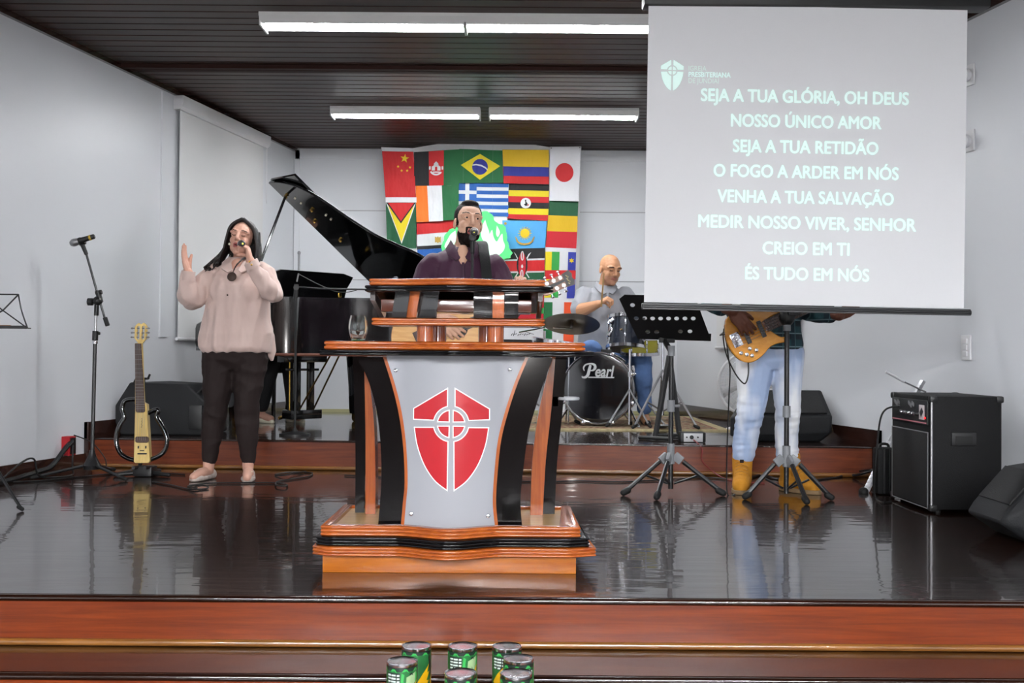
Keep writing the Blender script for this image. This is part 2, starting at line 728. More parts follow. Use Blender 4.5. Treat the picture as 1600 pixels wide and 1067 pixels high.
# the joint between the two ceiling fields
mb = MB()
mb.box((-.27, 7.72, CEIL - .012), (5.35, .05, .03))
mb.box((-.27, 7.83, CEIL - .006), (5.25, .06, .02))
struct(mb, 'trim_ceiling_joint', mat('dark_batten', (46, 24, 20), rough=.7, spec=.2), smooth=False)


def wall_strip(side, ya, yb, z0, z1, t, name, m, inset=0.0):
    f = wl if side == 'l' else wr
    s = 1 if side == 'l' else -1
    return slab([(f(ya) + s * inset, ya), (f(yb) + s * inset, yb), (f(yb) + s * (t + inset), yb), (f(ya) + s * (t + inset), ya)], z0, z1, name, m)


# baseboards and crown strips
wall_strip('l', YF, pf(xl) - .02, 0.0, 0.1, 0.018, 'baseboard_left_stage', M_base)
wall_strip('r', YF, pf(xr) - .02, 0.0, 0.1, 0.018, 'baseboard_right_stage', M_base)
wall_strip('l', pf(xl) - .06, YB, PZ, PZ + 0.11, 0.02, 'baseboard_left', M_base)
wall_strip('r', pf(xr) - .06, YB, PZ, PZ + 0.11, 0.02, 'baseboard_right', M_base)
wall_strip('l', pf(xl) - .06, pf(xl) - .02, 0.0, PZ + 0.11, 0.03, 'trim_platform_end_left', M_base)
wall_strip('r', pf(xr) - .06, pf(xr) - .02, 0.0, PZ + 0.11, 0.03, 'trim_platform_end_right', M_base)
M_olive = mat('olive_strip', (176, 172, 128), rough=0.4)
slab([(wl(YB), YB - .015), (wr(YB), YB - .015), (wr(YB), YB), (wl(YB), YB)], PZ, PZ + .03, 'baseboard_back', M_olive)
wall_strip('l', Y0, YB, CEIL - 0.035, CEIL, 0.03, 'trim_crown_left', M_base)
wall_strip('r', Y0, 9.0, CEIL - 0.13, CEIL, 0.03, 'trim_crown_right', M_base)

# shallow raised border and panel joints on the back wall
mb = MB()
a = P(463, 240, YB)
b = P(470, 240, YB)
zt, zb = 2.71, PZ + .05
mb.box(((wl(YB) + .03), YB - .008, (zt + zb) / 2 + .05), (.05, .016, zt - zb + .1))
mb.box((-.27, YB - .008, zt + .06), (wr(YB) - wl(YB) - .02, .016, .10))
struct(mb, 'trim_back_panel_border', M_wall, smooth=False)
M_joint = mat('joint_shadow_gap', (168, 168, 172), rough=0.6)
for zz, nm in ((2.21, 'trim_back_joint_upper'), (1.52, 'trim_back_joint_lower')):
    mb = MB()
    mb.box((-.24, YB - .003, zz), (wr(YB) - wl(YB) - .12, .006, .008))
    struct(mb, nm, M_joint, smooth=False)

# ------------------------------------------------------------------ ceiling lights
M_tube = mat('fluorescent_tube', (255, 255, 255), emit=TUBE, emit_rgb=(250, 252, 255))
M_fix = mat('white_enamel', (232, 232, 230), rough=0.35)


def ceiling_light(loc, label, group):
    t = thing('ceiling_light', label, 'ceiling light', loc, 0, group)
    mb = MB()
    # reflector trough with sloped sides and end plates
    pr = [(-.13, -.02), (-.09, -.055), (-.075, -.055), (-.05, -.018), (.05, -.018), (.075, -.055), (.09, -.055), (.13, -.02), (.13, 0), (-.13, 0)]
    Mx = Matrix(((0, 0, 1, -.62), (1, 0, 0, 0), (0, 1, 0, 0), (0, 0, 0, 1)))
    mb.prism(pr, 1.24, Mx)
    for s in (-1, 1):
        mb.box((s * .618, 0, -.035), (.012, .2, .07))
    mb.build('housing', M_fix, t, smooth=False)
    for y in (-.045, .045):
        m2 = MB()
        m2.cyl((-.595, y, -.046), (.595, y, -.046), .0165, seg=12)
        m2.build('tube', M_tube, t)
        for s in (-1, 1):
            m3 = MB()
            m3.cyl((s * .595, y, -.046), (s * .612, y, -.046), .014, seg=10)
            m3.build('lamp_holder', M_fix, t)
    return t


g = 'fluorescent ceiling lights'
yb_ = 9.1
l0 = ceiling_light((P(632, 173, yb_).x, yb_, CEIL), 'left fluorescent light of the rear ceiling row, above the flags', g)


def place_light(x, y, label):
    o = dup(l0, loc=(x, y, CEIL))
    o['label'] = label
    return o


place_light(P(878, 173, yb_).x, yb_, 'right fluorescent light of the rear ceiling row, next to the projection screen')
yf_ = 6.62
place_light(P(566, 18, yf_).x, yf_, 'left fluorescent light of the front row at the top edge')
place_light(P(882, 18, yf_).x, yf_, 'right fluorescent light of the front row at the top edge, running behind the screen')
# the hall behind the camera has lights of this make, unseen, set much brighter for frontal light
M_htube = mat('hall_fluorescent_tube', (255, 255, 255), emit=HALL_TUBE, emit_rgb=(250, 252, 255))
hall0 = None
for yy in (-3.0, -5.6, -8.2):
    for xx in (-2.3, -.9, .9, 2.3):
        if hall0 is None:
            hall0 = place_light(xx, yy, 'fluorescent light on the hall ceiling over the audience')
            for ch in [q for q in COL.objects if q.parent == hall0 and q.name.startswith('tube')]:
                ch.data = ch.data.copy()
                ch.data.materials[0] = M_htube
        else:
            o = dup(hall0, loc=(xx, yy, CEIL))

# ------------------------------------------------------------------ roller blinds on the side walls


def roller_blind(side, ya, yb, zt, zb, label):
    f = wl if side == 'l' else wr
    s = 1 if side == 'l' else -1
    a = Vector((f(ya), ya, 0))
    b = Vector((f(yb), yb, 0))
    t = thing('roller_blind', label, 'window blind', (a.x, a.y, 0))
    d = (b - a)
    L = d.length
    d.normalize()
    n = Vector((d.y, -d.x, 0)) * s
    if n.x * s < 0:
        n = -n
    M = Matrix((d, n, Vector((0, 0, 1)))).transposed().to_4x4()
    mb = MB()
    mb.prism([(0.0, 0), (.055, 0), (.075, .02), (.085, .05), (.085, .105), (0.0, .105)], L,
             M @ Matrix(((0, 0, 1, 0), (1, 0, 0, 0.001), (0, 1, 0, zt - .105), (0, 0, 0, 1))))
    mb.build('cassette', M_white, t, ang=20)
    mb = MB()
    mb.raw([M @ Vector(q) for q in ((.05, .03, zb), (L - .05, .03, zb), (L - .05, .03, zt - .09), (.05, .03, zt - .09),
                                    (.05, .034, zb), (L - .05, .034, zb), (L - .05, .034, zt - .09), (.05, .034, zt - .09))],
           [(0, 1, 2, 3), (4, 7, 6, 5), (0, 4, 5, 1), (1, 5, 6, 2), (2, 6, 7, 3), (3, 7, 4, 0)])
    mb.build('blind_fabric', M_blind, t, smooth=False)
    mb = MB()
    mb.cyl(M @ Vector((.03, .032, zb)), M @ Vector((L - .03, .032, zb)), .014, seg=10)
    mb.build('bottom_bar', M_white, t)
    mb = MB()
    mb.tube([M @ Vector((L - .02, .05, zt - .1)), M @ Vector((L - .015, .05, zt - .6)), M @ Vector((L + .0, .05, zt - .62)), M @ Vector((L + .005, .05, zt - .1))], .0025, 5)
    mb.build('pull_cord', M_white, t)
    return t


roller_blind('l', 8.48, 10.1, CEIL - .04, .89, 'closed white roller blind on the left wall behind the singing woman')
roller_blind('r', 8.12, 9.8, CEIL - .14, .86, 'closed white roller blind on the right wall behind the bass player')

# window return: shallow vertical ribs on the walls beside the blinds
wall_strip('l', 8.30, 8.42, .9, CEIL - .05, .012, 'trim_window_left', M_wall)

# ------------------------------------------------------------------ wall fittings


def on_wall(side, y, z):
    f = wl if side == 'l' else wr
    s = 1 if side == 'l' else -1
    ang = math.atan(0.2) * (-1 if side == 'l' else 1)
    return (f(y), y, z), ang, s


def wall_plate(name, label, cat, side, y, z, wd, ht, build):
    loc, ang, s = on_wall(side, y, z)
    t = thing(name, label, cat, loc, ang)
    mb = MB()
    mb.box((s * .007, 0, 0), (.012, wd, ht), bev=.003)
    mb.build('plate', M_white, t)
    build(t, s)
    return t


def sw(t, s):
    for k in (-1, 0, 1):
        mb = MB()
        mb.box((s * .016, 0, k * .036), (.008, .04, .028), bev=.002)
        mb.build('switch_rocker', M_white, t)


wall_plate('light_switch', 'white light switch plate on the right wall below the screen end', 'light switch', 'r', 6.17, P(1507, 543, 6.17).z, .085, .14, sw)


def spot(t, s):
    mb = MB()
    mb.lathe([(.028, 0), (.038, .02), (.036, .05), (.02, .055), (.018, .03)], (s * .013, 0, 0), (s, -.35, -.1))
    mb.build('lamp_head', M_white, t)
    mb = MB()
    mb.ell((s * .05, -.012, -.004), (.016, .016, .016))
    mb.build('bulb', M_chrome, t)


for vv, nm in ((117, 'upper small white wall spotlight beside the right edge of the screen'), (220, 'lower small white wall spotlight beside the right edge of the screen')):
    wall_plate('wall_spotlight', nm, 'wall light', 'r', 6.15, P(1511, vv, 6.15).z, .1, .12, spot)


def outlet(t, s):
    for k in (-1, 1):
        mb = MB()
        mb.cyl((s * .012, 0, k * .03), (s * .016, 0, k * .03), .018)
        mb.build('socket', M_white, t)


yy = 9.4
wall_plate('power_outlet', 'small white outlet on the right wall behind the drum hardware', 'power outlet', 'r', 9.55, P(1092, 597, 9.55).z, .07, .11, outlet)
M_red = mat('red_plastic', (168, 26, 34), rough=0.4)


def red_box(side, y, z, label):
    loc, ang, s = on_wall(side, y, z)
    t = thing('power_box', label, 'power box', loc, ang)
    mb = MB()
    mb.box((s * .03, 0, 0), (.058, .075, .125), bev=.004)
    mb.build('box_body', M_red, t)
    mb = MB()
    mb.box((s * .061, 0, 0), (.004, .06, .105), bev=.001)
    for k in (-1, 0, 1):
        mb.cyl((s * .06, 0, k * .034), (s * .068, 0, k * .034), .013)
    mb.build('socket_plate', M_black, t)
    return t


red_box('l', 7.14, P(127, 697, 7.1).z, 'red and black power box low on the left wall')
red_box('r', 6.72, P(1357, 706, 6.75).z, 'red power box low on the right wall beside the amplifier')

# ------------------------------------------------------------------ projection screen
YS = 5.25
M_screen = mat('screen_fabric', (223, 223, 225), rough=0.85)
M_proj = mat('projected_light', (214, 240, 232), rough=0.9, emit=0.38, emit_rgb=(206, 245, 232))
M_proj2 = mat('projected_light_dim', (222, 236, 230), rough=0.9, emit=0.12, emit_rgb=(206, 245, 232))
tl, tr_ = P(1010.5, 4, YS), P(1510.5, 14, YS)
bl, br = P(1006, 472, YS), P(1506, 482, YS)
SCR = thing('projection_screen', 'white pull-down projection screen showing song lyrics', 'projection screen', ((tl.x + tr_.x) / 2, YS, tl.z))
o_ = Vector(SCR.location)
ex = (tr_ - tl).normalized()
ez = (tl - bl).normalized()
SM = Matrix(((ex.x, ez.x, 0), (0, 0, 1), (ex.z, ez.z, 0))).to_4x4()   # local (right, up, back)
SM.translation = (bl - o_)
SWd, SHt = (tr_ - tl).length, (tl - bl).length
mb = MB()
mb.prism([(0, 0), (SWd, 0), (SWd, SHt), (0, SHt)], .003, SM)
mb.build('screen_fabric', M_screen, SCR, smooth=False)
mb = MB()
mb.prism([(-.008, -.034), (SWd + .028, -.034), (SWd + .028, -.004), (-.008, -.004)], .03, SM @ Matrix.Translation((0, 0, -.012)))
mb.cyl(SM @ Vector((-.012, -.02, .0)), SM @ Vector((SWd + .032, -.02, .0)), .014)
mb.build('weight_bar', M_blackm, SCR)
mb = MB()
mb.box(SM @ Vector((SWd / 2 + .04, SHt + .05, .03)), (SWd + .13, .11, .1), bev=.012)
mb.build('roller_case', M_black, SCR)
mb = MB()
for k in (.08, SWd - .02):
    mb.box(SM @ Vector((k, SHt + .22, .04)), (.03, .03, .28))
mb.build('ceiling_bracket', M_black, SCR, smooth=False)


def sxy(u, v):
    """image point -> (right, up) on the screen"""
    p = P(u, v, YS) - bl
    return p.dot(ex), p.dot(ez)


TF = Matrix(((1, 0, 0, 0), (0, 1, 0, 0), (0, 0, -1, 0), (0, 0, 0, 1)))
LINES = [('SEJA A TUA GLÓRIA, OH DEUS', 1257, 150, 326), ('NOSSO ÚNICO AMOR', 1258.5, 189, 236), ('SEJA A TUA RETIDÃO', 1258.5, 229, 228),
         ('O FOGO A ARDER EM NÓS', 1259, 268, 290), ('VENHA A TUA SALVAÇÃO', 1259, 308, 276), ('MEDIR NOSSO VIVER, SENHOR', 1260, 348, 341),
         ('CREIO EM TI', 1259.5, 388, 136), ('ÉS TUDO EM NÓS', 1260.5, 428, 194)]
px = YS / FPX
tx = []
for body, u, v, wpx in LINES:
    a, b = sxy(u, v + .5)
    for i_, (da, db) in enumerate(((-.0019, 0), (.0019, 0), (0, .0016), (0, -.0016), (0, 0))):
        tx.append(text_mesh(body, 'projected_lyrics', 0.0855, SM @ Matrix.Translation((a + da, b + db, -.0012 - .0001 * i_)) @ TF.inverted(), M_proj, SCR, extrude=0.0002, fit=wpx * px - .004))
join_meshes(tx, 'projected_lyrics')
tx = []
for body, v, wpx, off, mt in (('IGREJA', 105.5, 28, 0, M_proj2), ('PRESBITERIANA', 115.2, 66, .0004, M_proj), ('DE JUNDIAÍ', 125, 48, 0, M_proj2)):
    a, b = sxy(1074.5, v)
    tx.append(text_mesh(body, 'projected_church_name', 0.034, SM @ Matrix.Translation((a + wpx * px / 2, b, -.0016)) @ TF.inverted(), mt, SCR, offset=off, extrude=0.0004, fit=wpx * px))


# the shield-and-cross emblem, in units of its own height; y up, origin at the ring centre
def emblem_polys():
    def ar(r, a0, a1, n=14):
        return [(r * math.cos(R(a0 + (a1 - a0) * i / n)), r * math.sin(R(a0 + (a1 - a0) * i / n))) for i in range(n + 1)]
    s = 1 / 758.0
    out = []
    for sx in (1, -1):
        up = [(32, 262), (285, 110), (285, 34)] + ar(138, 12.5, 76.5)
        up = [(x * sx * s, y * s) for x, y in up]
        curve = [(278, -34), (255, -165), (200, -310), (120, -425), (30, -495)]
        cc = [tuple(p[:2]) for p in spline([(x, y, 0) for x, y in curve], 6)]
        lo = cc + ar(138, -79, -13)
        lo = [(x * sx * s, y * s) for x, y in lo]
        q1 = [(18, 18)] + ar(100, 11, 79)
        q2 = [(18, -20)] + ar(100, -79, -12)
        out += [up, lo, [(x * sx * s, y * s) for x, y in q1], [(x * sx * s, y * s) for x, y in q2]]
    return out


def grow(poly, d):
    a = sum(p[0] * q[1] - q[0] * p[1] for p, q in zip(poly, poly[1:] + poly[:1]))
    if a < 0:
        poly = poly[::-1]
    n = len(poly)
    res = []
    for i in range(n):
        p0, p1, p2 = Vector(poly[i - 1]), Vector(poly[i]), Vector(poly[(i + 1) % n])
        e0 = (p1 - p0)
        e1 = (p2 - p1)
        if e0.length < 1e-9 or e1.length < 1e-9:
            res.append(tuple(p1))
            continue
        e0.normalize()
        e1.normalize()
        n0 = Vector((e0.y, -e0.x))
        n1 = Vector((e1.y, -e1.x))
        m = (n0 + n1)
        k = max(0.35, m.length_squared / 2)
        res.append(tuple(p1 + m * (d / k)))
    return res


a, b = sxy(1049.3, 109)
mb = MB()
for pl in emblem_polys():
    mb.prism([(x * .148 * .98, y * .148) for x, y in pl], .0008, SM @ Matrix.Translation((a, b, -.0012)) @ TF.inverted())
mb.build('projected_emblem', M_proj, SCR, smooth=False)

# ------------------------------------------------------------------ arched white panel and the flags
YFLG = 10.45
k = YFLG / FPX
mb = MB()
pan = [P(603, 540, YFLG + .1), P(603, 238, YFLG + .1)]
arch = [P(603 + (905 - 603) * i / 24, 238 - 20 * math.sin(PI * i / 24), YFLG + .1) for i in range(1, 24)]
pts = [(p.x, p.z) for p in pan + arch + [P(905, 238, YFLG + .1), P(905, 540, YFLG + .1)]]
t = thing('arched_panel', 'white panel with arched top standing behind the flags', 'panel', (P(750, 400, YFLG).x, YFLG + .16, 0))
pts = [(x - t.location.x, z) for x, z in pts]
zl = min(z for x, z in pts)
mb.prism(pts, .03, XZ)
mb.build('panel_board', M_white, t, smooth=False)
mb = MB()
for sx in (-.8, .8):
    mb.box((sx, 0.02, (PZ + zl) / 2 + .2), (.05, .04, zl - PZ + .4))
    mb.box((sx, 0.0, PZ + .02), (.06, .4, .04))
mb.build('panel_stand', M_white, t, smooth=False)

FC = {'red': (196, 32, 36), 'crimson': (190, 30, 44), 'gold': (232, 196, 36), 'yellow': (226, 204, 30), 'black': (26, 25, 28), 'green': (22, 98, 52),
      'dgreen': (24, 82, 50), 'lgreen': (46, 148, 62), 'white': (222, 222, 226), 'blue': (38, 46, 140), 'rblue': (32, 92, 172), 'sky': (84, 166, 226), 'orange': (236, 116, 30),
      'lblue': (120, 186, 232), 'oranger': (232, 84, 42), 'mustard': (216, 176, 28), 'navy': (44, 54, 150), 'tan': (190, 150, 70)}


def fmat(n):
    return mat('flag_' + n, tuple(c * .9 for c in FC[n]), rough=0.6, spec=0.3, bump=1.0, bscale=8, stretch=(1.6, 1, .6))


def fwave(x, z, seed):
    return 0.012 * noise.noise(Vector((x * 3.2 + seed, z * 1.5, 0))) + 0.010 * noise.noise(Vector((x * 7 + z * 5 + seed, z * 2.5 - x * 3, 3)))


def rect(x0, y0, x1, y1):
    return [(x0, y0), (x1, y0), (x1, y1), (x0, y1)]


def circ(cx, cy, r, n=20, ry=None):
    return [(cx + r * math.cos(2 * PI * i / n), cy + (ry or r) * math.sin(2 * PI * i / n)) for i in range(n)]


def star(cx, cy, r, n=5, rot=0.0, inner=0.4):
    return [(cx + (r if i % 2 == 0 else r * inner) * math.sin(PI * i / n + rot), cy - (r if i % 2 == 0 else r * inner) * math.cos(PI * i / n + rot)) for i in range(2 * n)]


FSEED = [0]


def flag(label, layers, depth=0.0):
    """layers: (colour, polygon in picture points); the first is the cloth, the rest are printed on it."""
    FSEED[0] += 3.7
    depth = depth + (round(FSEED[0] / 3.7) % 3) * .014
    seed = FSEED[0]
    cols = []
    bm = bmesh.new()
    base = layers[0][1]
    cu = sum(p[0] for p in base) / len(base)
    cv = min(p[1] for p in base)
    org = P(cu, cv, YFLG - depth)
    for li, (c, poly) in enumerate(layers):
        if c not in cols:
            cols.append(c)
        ci = cols.index(c)
        sub = bmesh.new()
        f = sub.faces.new([sub.verts.new((p[0], 0, -p[1])) for p in poly])
        f.normal_update()
        if len(poly) > 4:
            bmesh.ops.triangulate(sub, faces=[f])
        us = [p[0] for p in poly]
        vs_ = [p[1] for p in poly]
        for q in np.arange(math.floor(min(us) / 3) * 3, max(us), 3.0):
            bmesh.ops.bisect_plane(sub, geom=sub.verts[:] + sub.edges[:] + sub.faces[:], plane_co=(q, 0, 0), plane_no=(1, 0, 0))
        for q in np.arange(math.floor(min(vs_) / 3) * 3, max(vs_), 3.0):
            bmesh.ops.bisect_plane(sub, geom=sub.verts[:] + sub.edges[:] + sub.faces[:], plane_co=(0, 0, -q), plane_no=(0, 0, 1))
        for v in sub.verts:
            p = P(v.co.x, -v.co.z, YFLG - depth)
            p.y += fwave(p.x, p.z, seed) - (0.003 + li * 0.0004 if li else 0)
            v.co = p - org
        sub.normal_update()
        for fc in sub.faces:
            if fc.normal.y > 0:
                fc.normal_flip()
            fc.material_index = ci
            fc.smooth = True
        tmp = bpy.data.meshes.new('t')
        sub.to_mesh(tmp)
        sub.free()
        bm.from_mesh(tmp)
        bpy.data.meshes.remove(tmp)
    me = bpy.data.meshes.new('flag')
    bm.to_mesh(me)
    bm.free()
    for c in cols:
        me.materials.append(fmat(c))
    o = bpy.data.objects.new('flag', me)
    COL.objects.link(o)
    o.location = org
    return tag(o, label, 'flag', 'flags hung together on the back wall')


flag('red flag with yellow stars, top left of the flag wall',
     [('red', [(594.4, 235), (643.5, 236), (648, 308), (600.5, 308)]), ('white', [(593, 229.5), (643.5, 231), (643.5, 236.4), (594.4, 235.6)]), ('gold', star(630, 247, 7.2, rot=.15)),
      ('gold', star(619.8, 259.6, 2.4)), ('gold', star(625.4, 266, 2.4)), ('gold', star(634, 266, 2.4)), ('gold', star(638.4, 261, 2.4))])
flag('green, white, yellow and red triangle flag hanging point down under the red star flag',
     [('dgreen', [(600.5, 308), (648.3, 308), (649, 388), (603.5, 387)]), ('white', [(600.5, 308), (649, 308), (649, 316), (600.5, 316)]), ('white', [(601.5, 316.5), (648, 316.5), (626.5, 381)]),
      ('yellow', [(603.2, 317), (646.4, 317), (626, 377.5)]), ('black', [(602, 316.5), (648, 316.5), (625, 349)]), ('red', [(604.5, 316.5), (645.5, 316.5), (625, 345.5)])])
flag('dark green flag with white heading, lowest of the left flag column behind the piano lid',
     [('dgreen', [(603.5, 388), (651, 388), (651, 455), (605, 455)]), ('white', [(603.5, 388), (651, 388), (651, 396), (603.5, 396)])])
flag('black, red and green vertical striped flag with white crest',
     [('green', [(644.5, 237), (715.5, 232.5), (715.5, 289.5), (645, 290)]), ('black', [(644.5, 237), (667.5, 236), (668.5, 290), (645, 290)]), ('red', [(667.5, 236), (691.3, 234.3), (691.3, 289), (668.5, 290)])]
     + [('white', [(679.4 + r * math.cos(a), 262.3 + 1.02 * r * math.sin(a)) for r, a in [(11.2, 2.6 - i * .28) for i in range(8)] + [(8.6, .64 + i * .28) for i in range(8)]]),
        ('white', [(679.4 + r * math.cos(a), 262.3 + 1.02 * r * math.sin(a)) for r, a in [(11.2, -.3 + i * .26) for i in range(3)] + [(8.6, .22 - i * .26) for i in range(3)]]),
        ('white', [(679.4 - r * math.cos(a), 262.3 + 1.02 * r * math.sin(a)) for r, a in [(11.2, -.3 + i * .26) for i in range(3)] + [(8.6, .22 - i * .26) for i in range(3)]]),
        ('white', [(672.5, 266), (672.5, 260), (675.5, 258), (676, 255), (679.4, 251.5), (682.8, 255), (683.3, 258), (686.3, 260), (686.3, 266)]),
        ('red', [(677.5, 266), (677.5, 261), (679.4, 259.5), (681.3, 261), (681.3, 266)]), ('white', rect(674, 267.5, 685, 269.5))])
flag('orange, white and green vertical striped flag',
     [('green', [(647.5, 290), (715, 289.5), (715, 343), (648.5, 346.5)]), ('orange', [(647.5, 290), (665.5, 290), (668.8, 346.2), (649.5, 346.8)]), ('white', [(665.5, 290), (688.5, 289.5), (691, 345), (668.8, 346.2)])])
flag('red, white and black striped flag with small golden eagle',
     [('white', [(650, 347.5), (713, 341.5), (713, 386), (650.5, 389.5)]), ('red', [(650, 347.5), (713, 341.5), (713, 361), (650, 366.5)]), ('black', [(650.5, 384.5), (713, 381), (713, 386), (650.5, 390)]),
      ('tan', [(678.5, 369.5), (681.5, 371), (683, 368.8), (684.5, 371), (687.5, 369.5), (687.5, 379), (685, 378), (683, 380), (681, 378), (678.5, 379)])])
flag('plain blue flag low behind the singing guitarist',
     [('rblue', [(651, 390), (716, 386), (716, 425), (652, 430)]), ('white', [(651, 424), (716, 419), (716, 425), (652, 430)])])
flag('green flag with yellow diamond and blue globe, top centre',
     [('green', [(715.5, 232), (783, 234.5), (784.5, 285), (715, 285.5)]), ('yellow', [(717.8, 257.2), (748, 240), (779.7, 259.2), (748, 280.4)]), ('blue', circ(748, 260.2, 12.4)),
      ('white', [(736.4, 256.2), (742, 255.4), (750, 257), (757, 260.6), (760.1, 264), (759.4, 265.8), (756, 262.4), (749.5, 259.2), (742, 257.6), (736, 258.2)])])
gs = [('white', [(715, 285.5), (793, 286.4), (791.8, 342), (715.5, 338)])]
for i in range(5):
    ya = 285.5 + i * 12.1 / 1.06
    gs.append(('rblue', [(715, ya), (793, ya + .9), (792.8, ya + 7), (754, ya + 6.4), (715, ya + 5.7)]))
gs += [('rblue', [(715, 285.5), (743, 285.8), (743, 314), (715, 314)]), ('white', [(725.3, 285.5), (731.6, 285.6), (731.6, 314), (725.3, 314)]), ('white', [(715, 297), (743, 297.6), (743, 303), (715, 302.6)])]
flag('blue and white striped flag with white cross in its corner', gs)
flag('small white and blue flag edge beside the green lit emblem',
     [('white', [(716, 338), (791.8, 342), (784, 392), (716, 392)]), ('lblue', [(716, 344), (765, 346), (765, 358), (716, 356)])])
flag('yellow, blue and red horizontal striped flag, top row right of centre',
     [('red', [(783, 233), (855.5, 233.6), (856, 287.5), (785, 286)]), ('mustard', [(783, 233), (855.5, 233.6), (855.5, 261), (784.5, 259.5)]), ('blue', [(784.5, 259.5), (855.5, 261), (855.8, 275.6), (785, 274.5)])])
us_ = [('black', [(793.3, 286.6), (856.5, 288), (855.4, 345), (791, 341)])]
for i, c in enumerate(('yellow', 'red', 'black', 'yellow', 'red')):
    za = 296.6 + i * 9.4
    us_.append((c, [(793.2 - .4 * i, za), (856.3 - .2 * i, za + 1.4), (856.2 - .2 * i, za + 10.9), (793 - .4 * i, za + 9.2 - (2.5 if i == 4 else 0))]))
us_ += [('white', circ(820, 317, 8.2)), ('black', [(818.5, 312), (821, 311.5), (820.5, 314.5), (823, 318), (822, 321.5), (819, 321), (817, 319), (819.5, 317.5), (819, 314.5)]), ('red', [(823, 319), (825, 318.5), (824, 321.5), (822.4, 321)])]
flag('black, yellow and red horizontal striped flag with a bird in a white disc', us_)
ks = [('sky', [(783.5, 344), (853, 345), (850.5, 388), (786, 390)]), ('gold', circ(819, 364.3, 7.3)), ('tan', circ(783.5 + 5, 349, 2.2, 8))]
for i in range(16):
    a = 2 * PI * i / 16
    ks.append(('gold', [(819 + 8 * math.cos(a - .12), 364.3 + 8 * math.sin(a - .12)), (819 + 11 * math.cos(a), 364.3 + 11 * math.sin(a)), (819 + 8 * math.cos(a + .12), 364.3 + 8 * math.sin(a + .12))]))
ks += [('tan', [(803.5, 369), (806, 371), (809, 377), (814, 379.5), (819, 380), (819, 383), (812, 382), (806, 377.5)]), ('tan', [(834.5, 369), (832, 371), (829, 377), (824, 379.5), (819, 380), (819, 383), (826, 382), (832, 377.5)])]
flag('sky blue flag with golden sun and wings', ks)
ke = [('white', [(786, 389), (850.5, 387), (849.5, 437), (790, 436)]), ('black', [(786, 389), (850.5, 387), (850.2, 403), (788, 405.4)]), ('red', [(788, 408), (850.2, 406), (850, 423), (789.5, 424)]), ('dgreen', [(789.5, 426.6), (850, 425.4), (849.5, 437), (790, 436)])]
ke += [('white', [(802.5, 434), (804.5, 434), (829, 394), (825, 397), (825, 401)]), ('white', [(827, 434), (825, 434), (801.5, 393), (805, 397), (805.5, 401)]),
       ('black', circ(815, 414, 8.6, 20, 17)), ('crimson', circ(815, 414, 5.9, 20, 20.5)), ('white', circ(815.2, 399.5, 2.6, 12, 7.6)), ('white', circ(815, 416, 1.5, 10, 3)), ('white', circ(814.6, 428, 2.6, 12, 7)),
       ('crimson', circ(815.2, 399.5, .9, 10, 6)), ('crimson', circ(814.6, 428, .9, 10, 5.6))]
flag('black, red and green flag with a shield and crossed spears', ke)
flag('light blue, green and red flag mostly hidden behind the lectern desk',
     [('crimson', [(790, 436), (849.5, 437), (849, 510), (788, 509)]), ('lblue', [(790, 436), (849.5, 437), (849.2, 455), (790, 454)]), ('lgreen', [(789, 480), (849.2, 481), (849.1, 490), (789, 489)])])
M_ink = 'black'
sc_ = [('white', [(783, 509), (849, 510), (848, 540), (783, 539)]), ('black', [(783, 530), (848.3, 531), (848, 540), (783, 539)])]
for i in range(9):
    x_ = 798 + i * 3.4
    sc_.append(('black', [(x_, 524 - (i % 3)), (x_ + 2.6, 520.5 + (i % 2)), (x_ + 3.2, 521.2 + (i % 2)), (x_ + .8, 524.8 - (i % 3))]))
sc_ += [('black', [(804, 516.5), (805, 516), (802.5, 525), (801.5, 525)]), ('black', [(820, 517.5), (834, 522), (834, 522.8), (820, 518.3)])]
flag('white flag with black handwriting and black lower edge behind the lectern shelf', sc_)
flag('white flag with red disc, top right of the flag wall',
     [('white', [(857, 228.8), (906.5, 228), (902.5, 314), (857, 313)]), ('red', circ(880.2, 269, 14.2, 24, 15)), ('black', circ(859.5, 231, .9, 8)), ('black', circ(904, 230, .9, 8))])
flag('green, yellow and red horizontal striped flag below the red disc flag',
     [('dgreen', [(857, 313), (902.5, 314), (899.5, 388), (851.5, 386)]), ('mustard', [(855.5, 336), (901.5, 337.5), (900.8, 362), (853.5, 361)]), ('crimson', [(853.5, 361), (900.8, 362), (899.5, 388), (851.5, 386)])])
flag('upright yellow, green, white and blue flag crossed by a red band with a yellow star',
     [('white', [(851.3, 386), (899.5, 388), (897.5, 467), (850, 466)]), ('yellow', [(851, 393), (861.5, 393), (860, 465), (850, 465)]), ('lgreen', [(861.5, 393), (873.6, 393.3), (871.6, 465), (860, 465)]),
      ('navy', [(887, 393.5), (899.3, 394), (897.5, 466), (885, 466)]), ('red', [(850.8, 422), (899, 422.3), (898.6, 436), (850.5, 436)]), ('gold', star(892.3, 407, 4.6, 6, 0, .5))])
flag('green, white and orange upright flag at the foot of the right flag column',
     [('white', [(850, 466), (897.5, 467), (896, 545), (848, 545)]), ('green', [(849.5, 472), (863, 472), (862.5, 545), (848.2, 545)]), ('oranger', [(881, 472), (897.3, 472.3), (896, 545), (880, 545)])])

